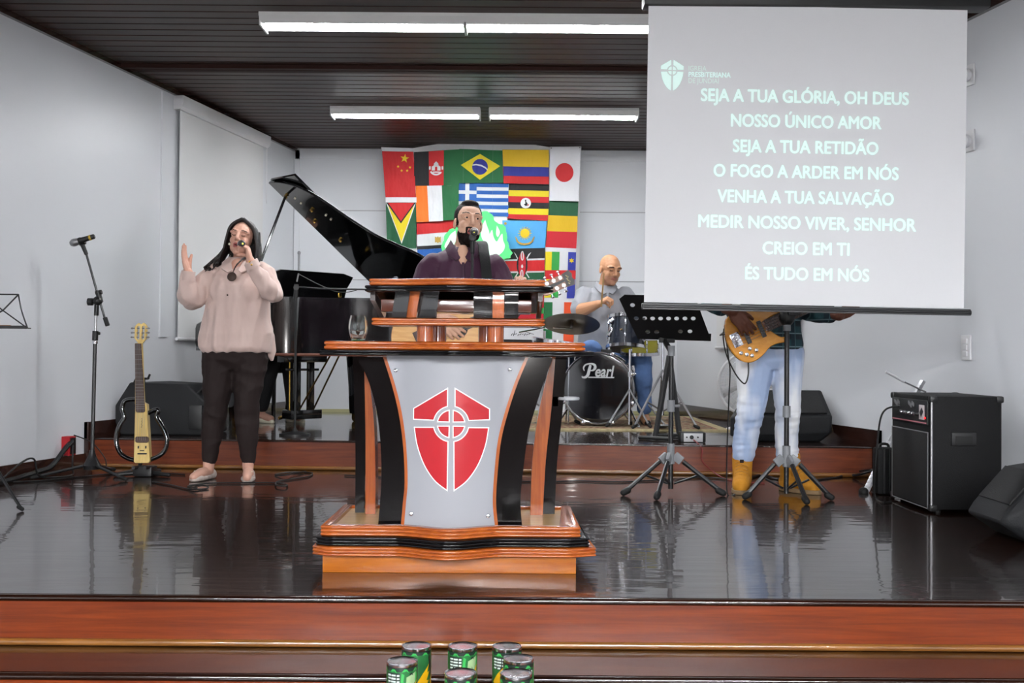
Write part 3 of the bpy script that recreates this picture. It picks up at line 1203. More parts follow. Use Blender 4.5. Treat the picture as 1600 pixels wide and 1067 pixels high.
# the lit green emblem hanging in front of the flags
M_gl = mat('green_lit_acrylic', (10, 60, 30), emit=1.0, emit_rgb=(46, 226, 114), rough=0.3)
M_gw = mat('white_lit_acrylic', (60, 80, 66), emit=1.0, emit_rgb=(226, 255, 236), rough=0.3)
YE = YFLG - .20
poly = [(752, 331.6), (760.7, 331), (766, 335), (770, 339), (772, 346), (777, 350), (783, 351), (789, 355), (789.5, 362), (791, 368), (790.5, 376), (793.5, 380), (794, 386), (800, 395.6), (797, 399), (796.5, 403),
        (790, 404), (784.6, 407), (776, 414), (764, 421), (752, 424), (740, 418), (731, 423), (718, 419), (708, 410), (699, 401), (690, 392), (689, 384), (693, 376), (694, 367.5), (701, 359.5), (711, 356), (722, 348), (730, 340), (741, 334)]
org = P(745, 424, YE)
t = thing('lit_emblem', 'glowing green flame emblem hanging in front of the flags', 'illuminated sign', org)


def em(pp, d=0):
    out = []
    for u, v in pp:
        q = P(u, v, YE) - org
        out.append((q.x, q.z))
    return out


rng = random.Random(4)
jag = []
for i, p in enumerate(poly):
    q = poly[(i + 1) % len(poly)]
    jag.append(p)
    for f in (.33, .66):
        jag.append((p[0] + (q[0] - p[0]) * f + rng.uniform(-.8, .8), p[1] + (q[1] - p[1]) * f + rng.uniform(-.8, .8)))
mb = MB()
mb.prism(em(jag), .05, XZ)
mb.build('emblem_body', M_gl, t, smooth=False)
mb = MB()
for fl in ([(757, 344), (753, 352), (750, 362), (752, 373), (757, 380), (762, 374), (763.5, 364), (760, 354)], [(763, 398), (758, 388), (759, 378), (764, 366), (768, 360), (770, 370), (775, 378), (780, 370), (784, 366), (785, 376), (788, 384), (786, 392), (779, 399), (770, 403)],
           [(775, 353), (778, 358), (780, 364), (777, 371), (774, 366)], [(748, 396), (744, 386), (747, 378), (752, 384), (755, 394), (753, 402)],
           [(711, 361), (704, 366), (699, 374), (694, 386), (702, 392), (708, 384), (712, 374)], [(706, 400), (703, 395), (710, 388), (715, 380), (719, 390), (716, 404)],
           [(722, 360), (718, 372), (721, 384), (728, 390), (733, 380), (731, 368)], [(738, 352), (734, 364), (738, 376), (744, 368), (743, 356)]):
    a_ = sum(p[0] * q[1] - q[0] * p[1] for p, q in zip(fl, fl[1:] + fl[:1]))
    sp = [tuple(p[:2]) for p in spline([(x, y, 0) for x, y in fl + fl[:1]], 4)][:-1]
    mb.prism(em(sp), .012, Matrix.Translation((0, -.045, 0)) @ XZ)
mb.build('flame', M_gw, t, smooth=False)
mb = MB()
for u in (722, 768):
    q = P(u, 352, YE) - org
    mb = MB()
    mb.tube([(q.x, -.02, q.z), (q.x, -.02, CEIL - org.z)], .0004, 4)
    mb.build('hanging_wire', M_steel, t)

# ------------------------------------------------------------------ lectern
M_or = wood('lectern_orange_wood', (138, 60, 16), (180, 94, 32), rough=0.22, coat=.45, grain=(1.5, 20, 20), scale=3, bump=0.12, coat_rough=0.06)
M_orv = wood('lectern_orange_wood_upright', (138, 58, 14), (176, 90, 28), rough=0.22, coat=.7, grain=(20, 20, 1.5), scale=3, bump=0.1, coat_rough=0.06)
M_plinth = wood('lectern_plinth_wood', (140, 72, 12), (168, 96, 20), rough=0.25, coat=.2, grain=(1.2, 16, 16), scale=3, bump=0.1, coat_rough=0.08)
M_deck = wood('lectern_deck_wood', (166, 124, 50), (188, 146, 70), rough=0.4, coat=0.3, grain=(1.2, 16, 16), scale=2)
M_lb = mat('lectern_black_lacquer', (9, 8, 9), rough=0.12, spec=.3, coat=.15, coat_rough=0.03)
M_lbs = mat('lectern_speckled_lacquer', (12, 12, 13), rough=0.16, coat=1.0, bump=0.5, bscale=420, coat_rough=0.05)
M_ors = wood('lectern_glossy_strap_wood', (160, 84, 44), (190, 104, 60), rough=0.18, coat=1.0, grain=(16, 16, 1.5), scale=3, bump=0.5)
M_brown = mat('lectern_brown_lacquer', (84, 44, 32), rough=0.2, coat=0.8)
M_dbrown = mat('lectern_dark_underside', (38, 24, 20), rough=0.3, coat=0.5)
M_frost = mat('frosted_acrylic', (147, 148, 153), rough=0.4, spec=0.4)
M_sred = mat('emblem_red', (172, 12, 28), rough=0.3)
M_swhite = mat('emblem_white', (240, 240, 242), rough=0.3)
LX, LY = -.22, 3.92
LEC = thing('lectern', 'black and orange wooden pulpit with a red shield cross on its front panel', 'lectern', (LX, LY, 0))


def lp(u, v, y):
    """image point -> lectern coordinates at local depth y"""
    q = P(u, v, LY + y)
    return q.x - LX, q.z


def bow(x, a=.07, wdt=.19, c=.0):
    x = x - c
    return -a * (1 + math.cos(PI * x / wdt)) / 2 if abs(x) < wdt else 0.0


def front_path(wd, dep, a=.07, c=0.0):
    f = [(wd * (2 * i / 40 - 1) + c, bow(wd * (2 * i / 40 - 1), a)) for i in range(41)]
    return [(-wd + c, dep)] + f + [(wd + c, dep)]


def ridge(o0, z0, z1, n=2, d=.007, back=-.03):
    """ridged moulding profile (out, up)"""
    pr = [(back, z0)]
    h = (z1 - z0) / n
    for i in range(n):
        z = z0 + i * h
        pr += [(o0 - d, z + .0005), (o0 - d * .2, z + h * .18), (o0, z + h * .5), (o0 - d * .2, z + h * .82), (o0 - d, z + h - .0005)]
    pr += [(back, z1)]
    return pr


mb = MB()
mb.box((0, .25, .035), (.912, .5, .07), bev=.003)
mb.build('plinth', M_plinth, LEC)
W_ = .456
for nm, o0, z0, z1, m, n in (('base_moulding_lower', .036, .064, .098, M_or, 3), ('base_moulding_black', .024, .098, .132, M_lb, 3), ('base_moulding_upper', .008, .132, .170, M_or, 3)):
    mb = MB()
    mb.sweep(front_path(W_, .54), ridge(o0, z0, z1, n))
    q = mb.build(nm, m, LEC, ang=60)
    if m is M_lb:
        q['label'] = 'black ridged moulding'
mb = MB()
mb.box((0, .27, .148), (.90, .53, .018))
mb.build('deck', M_deck, LEC, smooth=False)
mb = MB()
for s in (-1, 1):
    mb.box((s * .44, .27, .163), (.022, .53, .014), bev=.004)
mb.box((0, .53, .163), (.9, .022, .014), bev=.004)
mb.build('deck_border', M_or, LEC)

# main curved uprights with orange edge strips
Lo = [(556, 557.5), (571, 583), (583, 616), (592, 658), (597, 714), (597, 766), (593, 822)]
Li = [(599, 557.5), (613.5, 602), (625, 649), (632, 700), (634.5, 752), (632, 785), (629, 822)]
Ro = [(864, 559), (850, 597), (838, 635), (826.6, 677), (819.6, 728.5), (815, 780), (818, 824.5)]
Ri = [(826, 558.5), (810, 597), (796, 639.5), (784.5, 686), (779, 738), (777, 785), (781, 824.5)]


def smooth2(pts, y):
    return [(p.x, p.y) for p in spline([(*lp(u, v, y), 0) for u, v in pts], 6)]


YU = .07
edges = {}
for nm, outer, inner, s in (('l', Lo, Li, 1), ('r', Ro, Ri, -1)):
    o2, i2 = smooth2(outer, YU), smooth2(inner, YU)
    mb = MB()
    n = len(o2)
    for k in range(n - 1):
        q = [o2[k], i2[k], i2[k + 1], o2[k + 1]]
        vs = [(x, YU, z) for x, z in q] + [(x, YU + .07, z) for x, z in q]
        fs = [(0, 1, 2, 3), (4, 7, 6, 5), (0, 3, 7, 4), (1, 5, 6, 2)]
        if k == 0:
            fs.append((0, 4, 5, 1))
        if k == n - 2:
            fs.append((3, 2, 6, 7))
        mb.raw(vs, fs)
    mb.build('curved_upright', M_lb, LEC, ang=50)
    i3 = [(x + s * .012, z) for x, z in i2]
    mb = MB()
    for k in range(n - 1):
        q = [i2[k], i3[k], i3[k + 1], i2[k + 1]]
        vs = [(x, YU - .012, z) for x, z in q] + [(x, YU + .06, z) for x, z in q]
        mb.raw(vs, [(0, 1, 2, 3), (4, 7, 6, 5), (0, 3, 7, 4), (1, 5, 6, 2)] + ([(0, 4, 5, 1)] if k == 0 else []) + ([(3, 2, 6, 7)] if k == n - 2 else []))
    mb.build('edge_strip', M_orv, LEC, ang=50)
    edges[nm] = i3


def pan_y(x, c=.003, hw=.19):
    t_ = min(1, abs(x - c) / hw)
    return YU - .006 - .05 * (1 - t_ * t_)


def interp(ed, z):
    for (xa, za), (xb, zb) in zip(ed[:-1], ed[1:]):
        if zb <= z <= za:
            f = (za - z) / max(1e-9, za - zb)
            return xa + (xb - xa) * f
    return ed[0][0] if z > ed[0][1] else ed[-1][0]


ztop, zbot = .782, .160
nz, nx = 40, 24
mb = MB()
vs = []
for i in range(nz + 1):
    z = ztop + (zbot - ztop) * i / nz
    xa, xb = interp(edges['l'], z), interp(edges['r'], z)
    for j in range(nx + 1):
        x = xa + (xb - xa) * j / nx
        vs.append((x, pan_y(x), z))
fs = [(i * (nx + 1) + j, i * (nx + 1) + j + 1, (i + 1) * (nx + 1) + j + 1, (i + 1) * (nx + 1) + j) for i in range(nz) for j in range(nx)]
off = len(vs)
vs += [(x, y + .008, z) for x, y, z in vs]
fs += [tuple(k + off for k in f[::-1]) for f in fs]
mb.raw(vs, fs)
PANEL = mb.build('front_panel', M_frost, LEC)


def on_panel(polys, d, name, m, parent):
    bm = bmesh.new()
    for pl in polys:
        sub = bmesh.new()
        f = sub.faces.new([sub.verts.new((x, 0, z)) for x, z in pl])
        f.normal_update()
        bmesh.ops.triangulate(sub, faces=[f])
        for q in np.arange(-.16, .17, .012):
            bmesh.ops.bisect_plane(sub, geom=sub.verts[:] + sub.edges[:] + sub.faces[:], plane_co=(q, 0, 0), plane_no=(1, 0, 0))
        for v in sub.verts:
            v.co.y = pan_y(v.co.x) - d
        sub.normal_update()
        for fc in sub.faces:
            if fc.normal.y > 0:
                fc.normal_flip()
            fc.smooth = True
        tmp = bpy.data.meshes.new('t')
        sub.to_mesh(tmp)
        sub.free()
        bm.from_mesh(tmp)
        bpy.data.meshes.remove(tmp)
    me = bpy.data.meshes.new(name)
    bm.to_mesh(me)
    bm.free()
    me.materials.append(m)
    o = bpy.data.objects.new(name, me)
    COL.objects.link(o)
    o.parent = parent
    return o


cx, cz = lp(706, 662, .02)
hgt = .363
ps = [[(cx + x * hgt, cz + y * hgt) for x, y in pl] for pl in emblem_polys()]
on_panel([grow(p, .0035) for p in ps], .0012, 'emblem_outline', M_swhite, PANEL)
on_panel(ps, .0022, 'shield_emblem', M_sred, PANEL)['label'] = 'red shield with a ringed cross'
for u, v in ((617, 579), (797, 577.5), (644.5, 803), (764.5, 806)):
    x, z = lp(u, v, .03)
    mb = MB()
    mb.lathe([(.0085, 0), (.0085, .004), (.006, .008), (.001, .0095)], (x, pan_y(x), z), (0, -1, 0), 14)
    mb.build('screw_cap', M_chrome, PANEL)

# rear posts, black outside, orange inside
YR = .40
for nm, Lx, m in (('rear_post', [[(551, 557), (555, 640), (557, 720), (557, 808)], [(570, 557), (571.5, 640), (572, 720), (571, 808)]], M_lb),
                  ('rear_post', [[(570.5, 560), (573, 640), (574.5, 720), (574.5, 811)], [(574, 560), (585, 640), (589.5, 720), (590, 811)]], M_orv),
                  ('rear_post', [[(868, 558), (862, 640), (854, 720), (849.5, 812)], [(886, 558), (880, 640), (872, 720), (868, 812)]], M_lb),
                  ('rear_post', [[(862, 558), (843, 640), (833, 720), (830, 815)], [(867.5, 558), (861.5, 640), (853.5, 720), (849, 815)]], M_orv)):
    a2, b2 = smooth2(Lx[0], YR), smooth2(Lx[1], YR)
    mb = MB()
    n = len(a2)
    for k in range(n - 1):
        q = [a2[k], b2[k], b2[k + 1], a2[k + 1]]
        vs = [(x, YR - (.03 if m is M_orv else 0), z) for x, z in q] + [(x, YR + .06, z) for x, z in q]
        mb.raw(vs, [(0, 1, 2, 3), (4, 7, 6, 5), (0, 3, 7, 4), (1, 5, 6, 2)] + ([(0, 4, 5, 1)] if k == 0 else []) + ([(3, 2, 6, 7)] if k == n - 2 else []))
    mb.build(nm, m, LEC, ang=50)


# table boards: orange ridged layer over a black one
def board(nm, wd, c, y0, dep, z0, zm, z1, a, black=True, wb=.016):
    def solid(path, z0, z1, o0, n, name, m):
        mb = MB()
        mb.sweep(path, ridge(o0, z0, z1, n, back=-.02))
        pts = [(x, y) for x, y in path]
        mb.prism(pts, z1 - z0 - .001, Matrix.Translation((0, 0, z0 + .0005)))
        q = mb.build(name, m, LEC, ang=60)
        q.location = (0, y0, 0)
        return q
    solid(front_path(wd - .008, dep, a, c), zm, z1, .008, 2, nm, M_or)
    if black:
        solid(front_path(wd - .008, dep + .01, a, c), z0, zm, .008 + wb, 2, nm + '_black_edge', M_lb)


board('table_board', .467, .010, .0, .47, .781, .802, .833, .07)
board('upper_shelf', .318, .016, .12, .26, .893, .893, .922, .0, black=False)
for x, y in ((-.107, .18), (.157, .18), (-.07, .34), (.12, .34)):
    mb = MB()
    mb.cyl((x, y, .833), (x, y, .893), .032, seg=24)
    mb.build('shelf_post', M_orv, LEC)
# reading desk, high edge to the audience
board('desk_rim', .318, .014, .06, .06, 1.014, 1.038, 1.063, .05)
mb = MB()
mb.raw([(-.30, .10, 1.05), (.33, .10, 1.05), (.33, .46, .985), (-.30, .46, .985), (-.30, .10, 1.02), (.33, .10, 1.02), (.33, .46, .955), (-.30, .46, .955)],
       [(0, 3, 2, 1), (4, 5, 6, 7), (0, 1, 5, 4), (2, 3, 7, 6), (0, 4, 7, 3), (1, 2, 6, 5)])
mb.build('desk_board', M_dbrown, LEC, smooth=False)
for x in (-.305, .315):
    mb = MB()
    mb.prism([(.10, 1.02), (.10, .985), (.42, .925), (.46, .955)], .018, Matrix(((0, 0, 1, x), (1, 0, 0, 0), (0, 1, 0, 0), (0, 0, 0, 1))))
    mb.build('desk_side', M_dbrown, LEC, smooth=False)
mb = MB()
mb.box((.012, .25, .968), (.56, .26, .045), bev=.004)
mb.build('paper_tray', M_brown, LEC)
# curved straps between shelf and desk
for xa, xb, m in ((-.212, -.156, M_lbs), (-.158, -.120, M_ors), (-.118, -.048, M_lbs), (.078, .146, M_lbs), (.148, .190, M_ors), (.193, .242, M_lbs)):
    mb = MB()
    pr = [(.080, 1.016), (.078, .99), (.079, .965), (.083, .94), (.089, .922)]
    pr = [(p.x, p.y) for p in spline([(a, b, 0) for a, b in pr], 5)]
    sk = -.014 if xa < 0 else .0
    vs = []
    for y, z in pr:
        f = (1.016 - z) / .094
        yw = .02 if xa < 0 else 0
        for x, dy in ((xa, yw), (xb, 0), (xb, .045), (xa, .045)):
            vs.append((x + sk * f, y + dy, z))
    n = len(pr)
    fs = [(i * 4 + k, i * 4 + (k + 1) % 4, i * 4 + 4 + (k + 1) % 4, i * 4 + 4 + k) for i in range(n - 1) for k in range(4)] + [(0, 1, 2, 3), (4 * n - 4, 4 * n - 3, 4 * n - 2, 4 * n - 1)]
    mb.raw(vs, fs)
    mb.build('desk_strap', m, LEC, ang=50)

# clear acrylic cup holder on the right rear post
M_acr = mat('clear_acrylic', (190, 192, 196), rough=0.15, trans=.25, ior=1.45)
cxh, czh = lp(888, 622, .44)
mb = MB()
mb.lathe([(.044, -.006), (.046, 0), (.044, .006), (.036, .006), (.036, -.006), (.044, -.006)], (cxh, .42, czh), (0, 0, 1), 32)
mb.box((cxh - .052, .42, czh - .012), (.03, .04, .045), bev=.004)
mb.build('cup_holder', M_acr, LEC)

# the drinking glass on the table board
M_glass = mat('clear_glass', (250, 255, 252), rough=0.0, trans=1.0, ior=1.45)
M_gglass = mat('green_glass_foot', (60, 150, 90), rough=0.02, trans=0.7, ior=1.5)
gx = P(559.5, 530, LY + .14)
t = thing('drinking_glass', 'clear drinking glass with green foot on the pulpit table board', 'glass', (gx.x, LY + .14, .8335))
h = .096
prof = [(.026, .006), (.033, .03), (.036, .052), (.0335, .075), (.0285, h), (.0262, h), (.031, .075), (.0335, .052), (.0305, .03), (.022, .011), (.0005, .010)]
mb = MB()
mb.lathe([(.0005, .006)] + prof, seg=32)
mb.build('glass_bowl', M_glass, t)
mb = MB()
mb.lathe([(.0005, .0), (.023, .0), (.026, .006), (.0005, .006)], seg=32)
mb.build('glass_foot', M_gglass, t)

# ------------------------------------------------------------------ small builders


def zf(Y, v, u, z=0.0):
    return P(u, v, Y).z


def rel(o, pts):
    o = Vector(o)
    return [Vector(p) - o for p in pts]


def plate_with_holes(outline, holes, t, M, name, m, parent):
    """outline, holes: lists of (x, y) loops in the plate's own plane"""
    cu = bpy.data.curves.new(name, 'CURVE')
    cu.dimensions = '2D'
    cu.fill_mode = 'BOTH'
    cu.extrude = t / 2
    for lp_ in [outline] + holes:
        sp = cu.splines.new('POLY')
        sp.points.add(len(lp_) - 1)
        for p, q in zip(sp.points, lp_):
            p.co = (q[0], q[1], 0, 1)
        sp.use_cyclic_u = True
    o = bpy.data.objects.new(name, cu)
    COL.objects.link(o)
    bpy.context.view_layer.update()
    me = bpy.data.meshes.new_from_object(o.evaluated_get(bpy.context.evaluated_depsgraph_get()))
    bpy.data.objects.remove(o)
    bpy.data.curves.remove(cu)
    me.transform(M)
    me.materials.clear()
    me.materials.append(m)
    q = bpy.data.objects.new(name, me)
    COL.objects.link(q)
    q.parent = parent
    return q


def basis(o, x, y):
    x = Vector(x).normalized()
    z = x.cross(Vector(y)).normalized()
    y = z.cross(x)
    M = Matrix((x, y, z)).transposed().to_4x4()
    M.translation = Vector(o)
    return M


def microphone(parent_or_none, label, head, tail, m_ring=None, group=None, head_m=None):
    """hand-held microphone lying from its grille 'head' to the end of its body 'tail'"""
    head, tail = Vector(head), Vector(tail)
    t = thing('microphone', label, 'microphone', head, 0, group)
    d = (tail - head).normalized()
    L = (tail - head).length
    mb = MB()
    mb.lathe([(.0005, -.025), (.014, -.02), (.023, -.006), (.025, .008), (.022, .026), (.0195, .034)], (0, 0, 0), d, 20)
    mb.build('grille', head_m or M_steel, t)
    mb = MB()
    mb.lathe([(.0195, .034), (.021, .04), (.021, .048), (.018, .056), (.0165, L * .6), (.0155, L - .004), (.012, L), (.0005, L)], (0, 0, 0), d, 18)
    mb.build('mic_body', M_black, t)
    if m_ring:
        mb = MB()
        mb.lathe([(.0165, L * .74), (.0172, L * .75), (.0172, L * .83), (.0165, L * .84)], (0, 0, 0), d, 18)
        mb.build('coloured_ring', m_ring, t)
    return t


# ------------------------------------------------------------------ microphone stand on the left
YM = 6.82
b0 = Vector((P(146, 730, YM).x, YM, 0))
ms = thing('microphone_stand', 'black boom microphone stand beside the left wall', 'microphone stand', b0)


def L_(u, v, Y=YM):
    return P(u, v, Y) - b0


mb = MB()
mb.lathe([(.05, .05), (.055, .075), (.04, .1), (.022, .14), (.016, .17)], seg=20)
mb.build('base_hub', M_greyp if False else M_blackm, ms)
for a in (205, 325, 88):
    q = Vector((math.cos(R(a)), math.sin(R(a)), 0))
    mb = MB()
    mb.tube([q * .04 + Vector((0, 0, .075)), q * .33 + Vector((0, 0, .014))], .0095)
    lg = mb.build('leg', M_blackm, ms)
    mb = MB()
    mb.cap(q * .30 + Vector((0, 0, .02)), q * .345 + Vector((0, 0, .013)), .0135, .012)
    mb.build('rubber_foot', M_rubber, lg)
top = L_(149.5, 480)
top.y = 0
mb = MB()
mb.tube([(0, 0, .1), L_(148.5, 535)], .0125)
mb.build('lower_pole', M_blackm, ms)
mb = MB()
mb.tube([L_(148.5, 545), top], .008)
mb.build('upper_pole', M_steel, ms)
mb = MB()
mb.cyl(L_(148.5, 532), L_(149, 517), .018)
mb.cyl(L_(149, 521) + Vector((.0, 0, 0)), L_(156, 521), .009)
mb.build('height_clutch', M_black, ms)
mb = MB()
mb.cyl(L_(148.5, 537), L_(148.5, 533), .0165)
mb.build('chrome_collar', M_chrome, ms)
mb = MB()
mb.cyl(L_(150, 493), L_(150.5, 468), .014)
mb.ell(L_(152, 470), (.03, .03, .03))
mb.build('boom_pivot', M_black, ms)
mb = MB()
mb.cyl(L_(150, 471), L_(139, 471.5), .012)
mb.cyl(L_(144, 471.5), L_(137, 471.5), .024, seg=10)
mb.build('pivot_knob', M_black, ms)
mb = MB()
mb.tube([L_(132, 392), L_(151, 457), L_(166, 506)], .0075)
mb.build('boom_arm', M_blackm, ms)
mb = MB()
mb.cyl(L_(163.5, 496), L_(168, 509), .014)
mb.build('boom_grip', M_rubber, ms)
mb = MB()
mb.cyl(L_(152, 455), L_(156.5, 472), .017)
mb.cyl(L_(149, 458), L_(158, 456), .015)
mb.build('boom_clutch', M_black, ms)
mb = MB()
mb.cap(L_(127, 382), L_(133, 396), .014, .012)
mb.cyl(L_(122, 379), L_(131, 376.5), .02)
mb.build('mic_clip', M_black, ms)
M_gold = mat('gold_band', (190, 160, 60), rough=0.4, metal=.4)
microphone(None, 'black wireless microphone with gold band on the boom stand by the left wall', P(113, 379, YM - .05), P(146, 369, YM - .05), M_gold)

# ------------------------------------------------------------------ frame guitar on its stand
YG = 6.85
g0 = Vector((P(224, 742, YG).x, YG, 0))


def G_(u, v, d=0.0):
    """point of the guitar plane, leaning back as it rises"""
    p = P(u, v, YG)
    return Vector((p.x - g0.x, d + .10 * (p.z - .1), p.z))


M_yg = wood('blond_guitar_top', (206, 172, 92), (228, 198, 122), rough=0.3, coat=0.6, grain=(16, 16, 1.5), scale=3)
M_fb = wood('rosewood_fretboard', (52, 34, 26), (84, 58, 46), rough=0.4, coat=0.1, grain=(20, 20, 2), scale=3)
M_ivory = mat('ivory_plastic', (226, 218, 196), rough=0.4)
sg = thing('frame_guitar', 'blond slim-bodied guitar with an open black frame on a floor stand', 'guitar', g0)


def gplate(poly, t, y, name, m, parent, bevel=0.003):
    mb = MB()
    v3 = [G_(u, v, y) for u, v in poly]
    n = len(v3)
    mb.raw(v3 + [p + Vector((0, t, 0)) for p in v3], [tuple(range(n)), tuple(range(n, 2 * n))[::-1]] + [(i, (i + 1) % n, n + (i + 1) % n, n + i) for i in range(n)])
    return mb.build(name, m, parent, bevel=bevel)


gplate([(211.5, 623), (229.5, 632), (234, 675), (238.5, 720), (236, 722.5), (215.5, 722.5), (213.5, 720), (212.5, 670)], .05, -.03, 'body', M_yg, sg)
NECK = gplate([(207.8, 536), (218.6, 536), (226.5, 632), (211.8, 632)], .022, -.036, 'neck', M_yg, sg)
gplate([(208.2, 536.5), (218.2, 536.5), (228.8, 641), (228.5, 643), (226, 644), (216, 644), (214, 641)], .006, -.046, 'fretboard', M_fb, NECK, .001)
for i in range(18):
    v = 536.5 + 105 * (1 - 2 ** (-(i + 1) / 12)) / (1 - 2 ** (-19 / 12))
    f = (v - 536.5) / 105
    mb = MB()
    mb.tube([G_(208.4 + 5.6 * f, v, -.047), G_(218 + 10.4 * f, v, -.047)], .0011, 5)
    mb.build('fret', M_brass if False else M_steel, NECK)
hd = [(209.5, 536), (203.5, 528), (203.5, 510), (206, 506), (209.5, 504), (213, 506), (217, 503.5), (220.5, 506), (222.5, 510), (222.5, 528), (217, 536)]
plate_with_holes([(G_(u, v).x, G_(u, v).z) for u, v in hd], [[(G_(u, v).x, G_(u, v).z) for u, v in rect(a, 509, a + 4.0, 530)] for a in (207.3, 215)],
                 .016, Matrix(((1, 0, 0, 0), (0, .10, -1, -.005), (0, 1, 0, 0), (0, 0, 0, 1))), 'headstock', M_yg, NECK)
for i in range(3):
    for s, u0, u1 in ((-1, 201, 204), (1, 222, 225)):
        v = 512.5 + 7 * i
        mb = MB()
        mb.cyl(G_(u0 if s < 0 else u1, v, -.01), G_(u1 if s < 0 else u0, v, -.01), .004)
        mb.ell(G_(200 if s < 0 else 226, v, -.01), (.009, .006, .006))
        mb.cyl(G_(207.5 if s < 0 else 215.2, v, -.008), G_(211 if s < 0 else 218.7, v, -.008), .005)
        mb.build('tuning_peg', M_steel, NECK)
gplate([(214.5, 683), (217, 681.5), (233, 681.5), (235.5, 683), (236, 689), (233.5, 691), (217.5, 691), (215, 689)], .01, -.04, 'pickup_bridge', M_fb, sg)
for i in range(6):
    f = i / 5
    mb = MB()
    mb.tube([G_(210 + 6.5 * f, 537, -.052), G_(217 + 15 * f, 687, -.052)], .0008, 4)
    mb.build('string', M_steel, sg)
for u0, v0, u1, v1 in ((219, 696, 221, 700), (230.5, 696, 232.5, 700), (222.5, 702.5, 229, 704), (219, 707, 233.5, 709)):
    gplate(rect(u0, v0, u1, v1), .006, -.034, 'control_switch', M_black, sg, 0)
mb = MB()
for i in range(7):
    mb.tube([G_(222.5 + .4 * (i % 2), 668 - i * 2.2, -.0315), G_(224 + .6 * (i % 2), 666.4 - i * 2.2, -.0315)], .0012, 4)
mb.build('logo_script', M_black, sg)
fl = spline([G_(211.5, 624), G_(200, 624.5), G_(192, 628), G_(189.5, 639), (G_(193.5, 652)), G_(187, 664), G_(183, 678), G_(183, 693), G_(190, 708), G_(202, 716), G_(214, 719)], 6)
mb = MB()
mb.tube(fl, .0145, 10)
mb.build('body_frame', M_gloss, sg)
fr = spline([G_(230, 646), G_(240, 641), G_(246, 641.5), G_(244, 652), G_(253, 666), G_(261, 684), G_(260, 701), G_(250, 712), G_(236, 718)], 6)
mb = MB()
mb.tube(fr, .0145, 10)
mb.build('body_frame', M_gloss, sg)
st = thing('guitar_stand', 'black upright guitar stand holding the blond frame guitar', 'guitar stand', g0)
mb = MB()
mb.tube([(-.05, .11, .05), G_(214, 640, .09), G_(214, 592, .075)], .013)
mb.build('pole', M_black, st)
mb = MB()
mb.tube(spline([G_(207, 600, -.02), G_(206.5, 591, .045), G_(214, 592, .075), G_(224, 592, .045), G_(229, 590, -.01), G_(232, 585, -.02)], 4), .007)
mb.build('neck_cradle', M_rubber, st)
mb = MB()
mb.box((0, .06, .032), (.12, .12, .062), bev=.012)
mb.tube([G_(216, 729, -.065), G_(216, 731, .06), G_(234, 731, .06), G_(234, 729, -.065)], .011)
mb.build('body_yoke', M_black, st)
for a, b in ((-.17, -.02), (.17, -.02), (0.02, .26)):
    mb = MB()
    mb.cap((0, .06, .025), (a, b + .02, .014), .016, .012)
    mb.build('foot', M_black, st)

# ------------------------------------------------------------------ floor monitors
M_mon = mat('textured_black_cabinet', (25, 26, 28), rough=0.6, spec=.35, bump=0.15, bscale=180)
M_grl = mat('black_speaker_grille', (16, 16, 17), rough=0.6, bump=0.4, bscale=260)


def hull(name, pts, m, parent, bevel=0.012):
    bm = bmesh.new()
    for p in pts:
        bm.verts.new(p)
    r = bmesh.ops.convex_hull(bm, input=bm.verts)
    bmesh.ops.dissolve_limit(bm, angle_limit=R(2), verts=bm.verts, edges=bm.edges)
    me = bpy.data.meshes.new(name)
    bm.to_mesh(me)
    bm.free()
    me.materials.append(m)
    for p in me.polygons:
        p.use_smooth = True
    me.set_sharp_from_angle(angle=R(30))
    o = bpy.data.objects.new(name, me)
    COL.objects.link(o)
    if parent:
        o.parent = parent
    if bevel:
        b = o.modifiers.new('bevel', 'BEVEL')
        b.width = bevel
        b.segments = 3
        b.limit_method = 'ANGLE'
        b.angle_limit = R(25)
    return o


YW = 7.66
w0 = Vector((P(250, 680, YW).x, YW, PZ))
t = thing('stage_monitor', 'black wedge monitor on the platform behind the blond guitar', 'stage monitor', w0)


def W_(u, v, dy=0):
    return P(u, v, YW) - w0 + Vector((0, dy, 0))


bz = -.0
prof = [W_(180.5, 660), W_(180.5, 633), W_(203, 597), W_(292, 600.5), W_(322, 628), W_(326, 678)]
bot = [Vector((W_(190, 680).x, 0, 0)), Vector((W_(322, 680).x, 0, 0))]
hull('cabinet', [p for p in prof] + bot + [p + Vector((.15 if i < 3 else .03, .42, .0)) for i, p in enumerate(prof)] + [p + Vector((.13 if i < 1 else .02, .42, 0)) for i, p in enumerate(bot)], M_mon, t)
mb = MB()
mb.box(W_(307, 652) + Vector((0, -.004, 0)), (.09, .02, .17), bev=.004)
mb.build('handle_recess', M_black, t)
mb = MB()
c = (W_(292, 600.5) + W_(322, 628)) / 2 + Vector((.012, .2, .012))
mb.box(c, (.012, .34, .15), Matrix.Rotation(R(46), 3, 'Y') @ Matrix.Identity(3))
mb.build('grille', M_grl, t, smooth=False)

YW2 = 7.45
w1 = Vector((P(1220, 690, YW2).x, YW2, PZ))
t = thing('stage_monitor', 'black wedge monitor on the platform behind the bass player', 'stage monitor', w1)


def V_(u, v, dy=0):
    return P(u, v, YW2 + dy) - w1


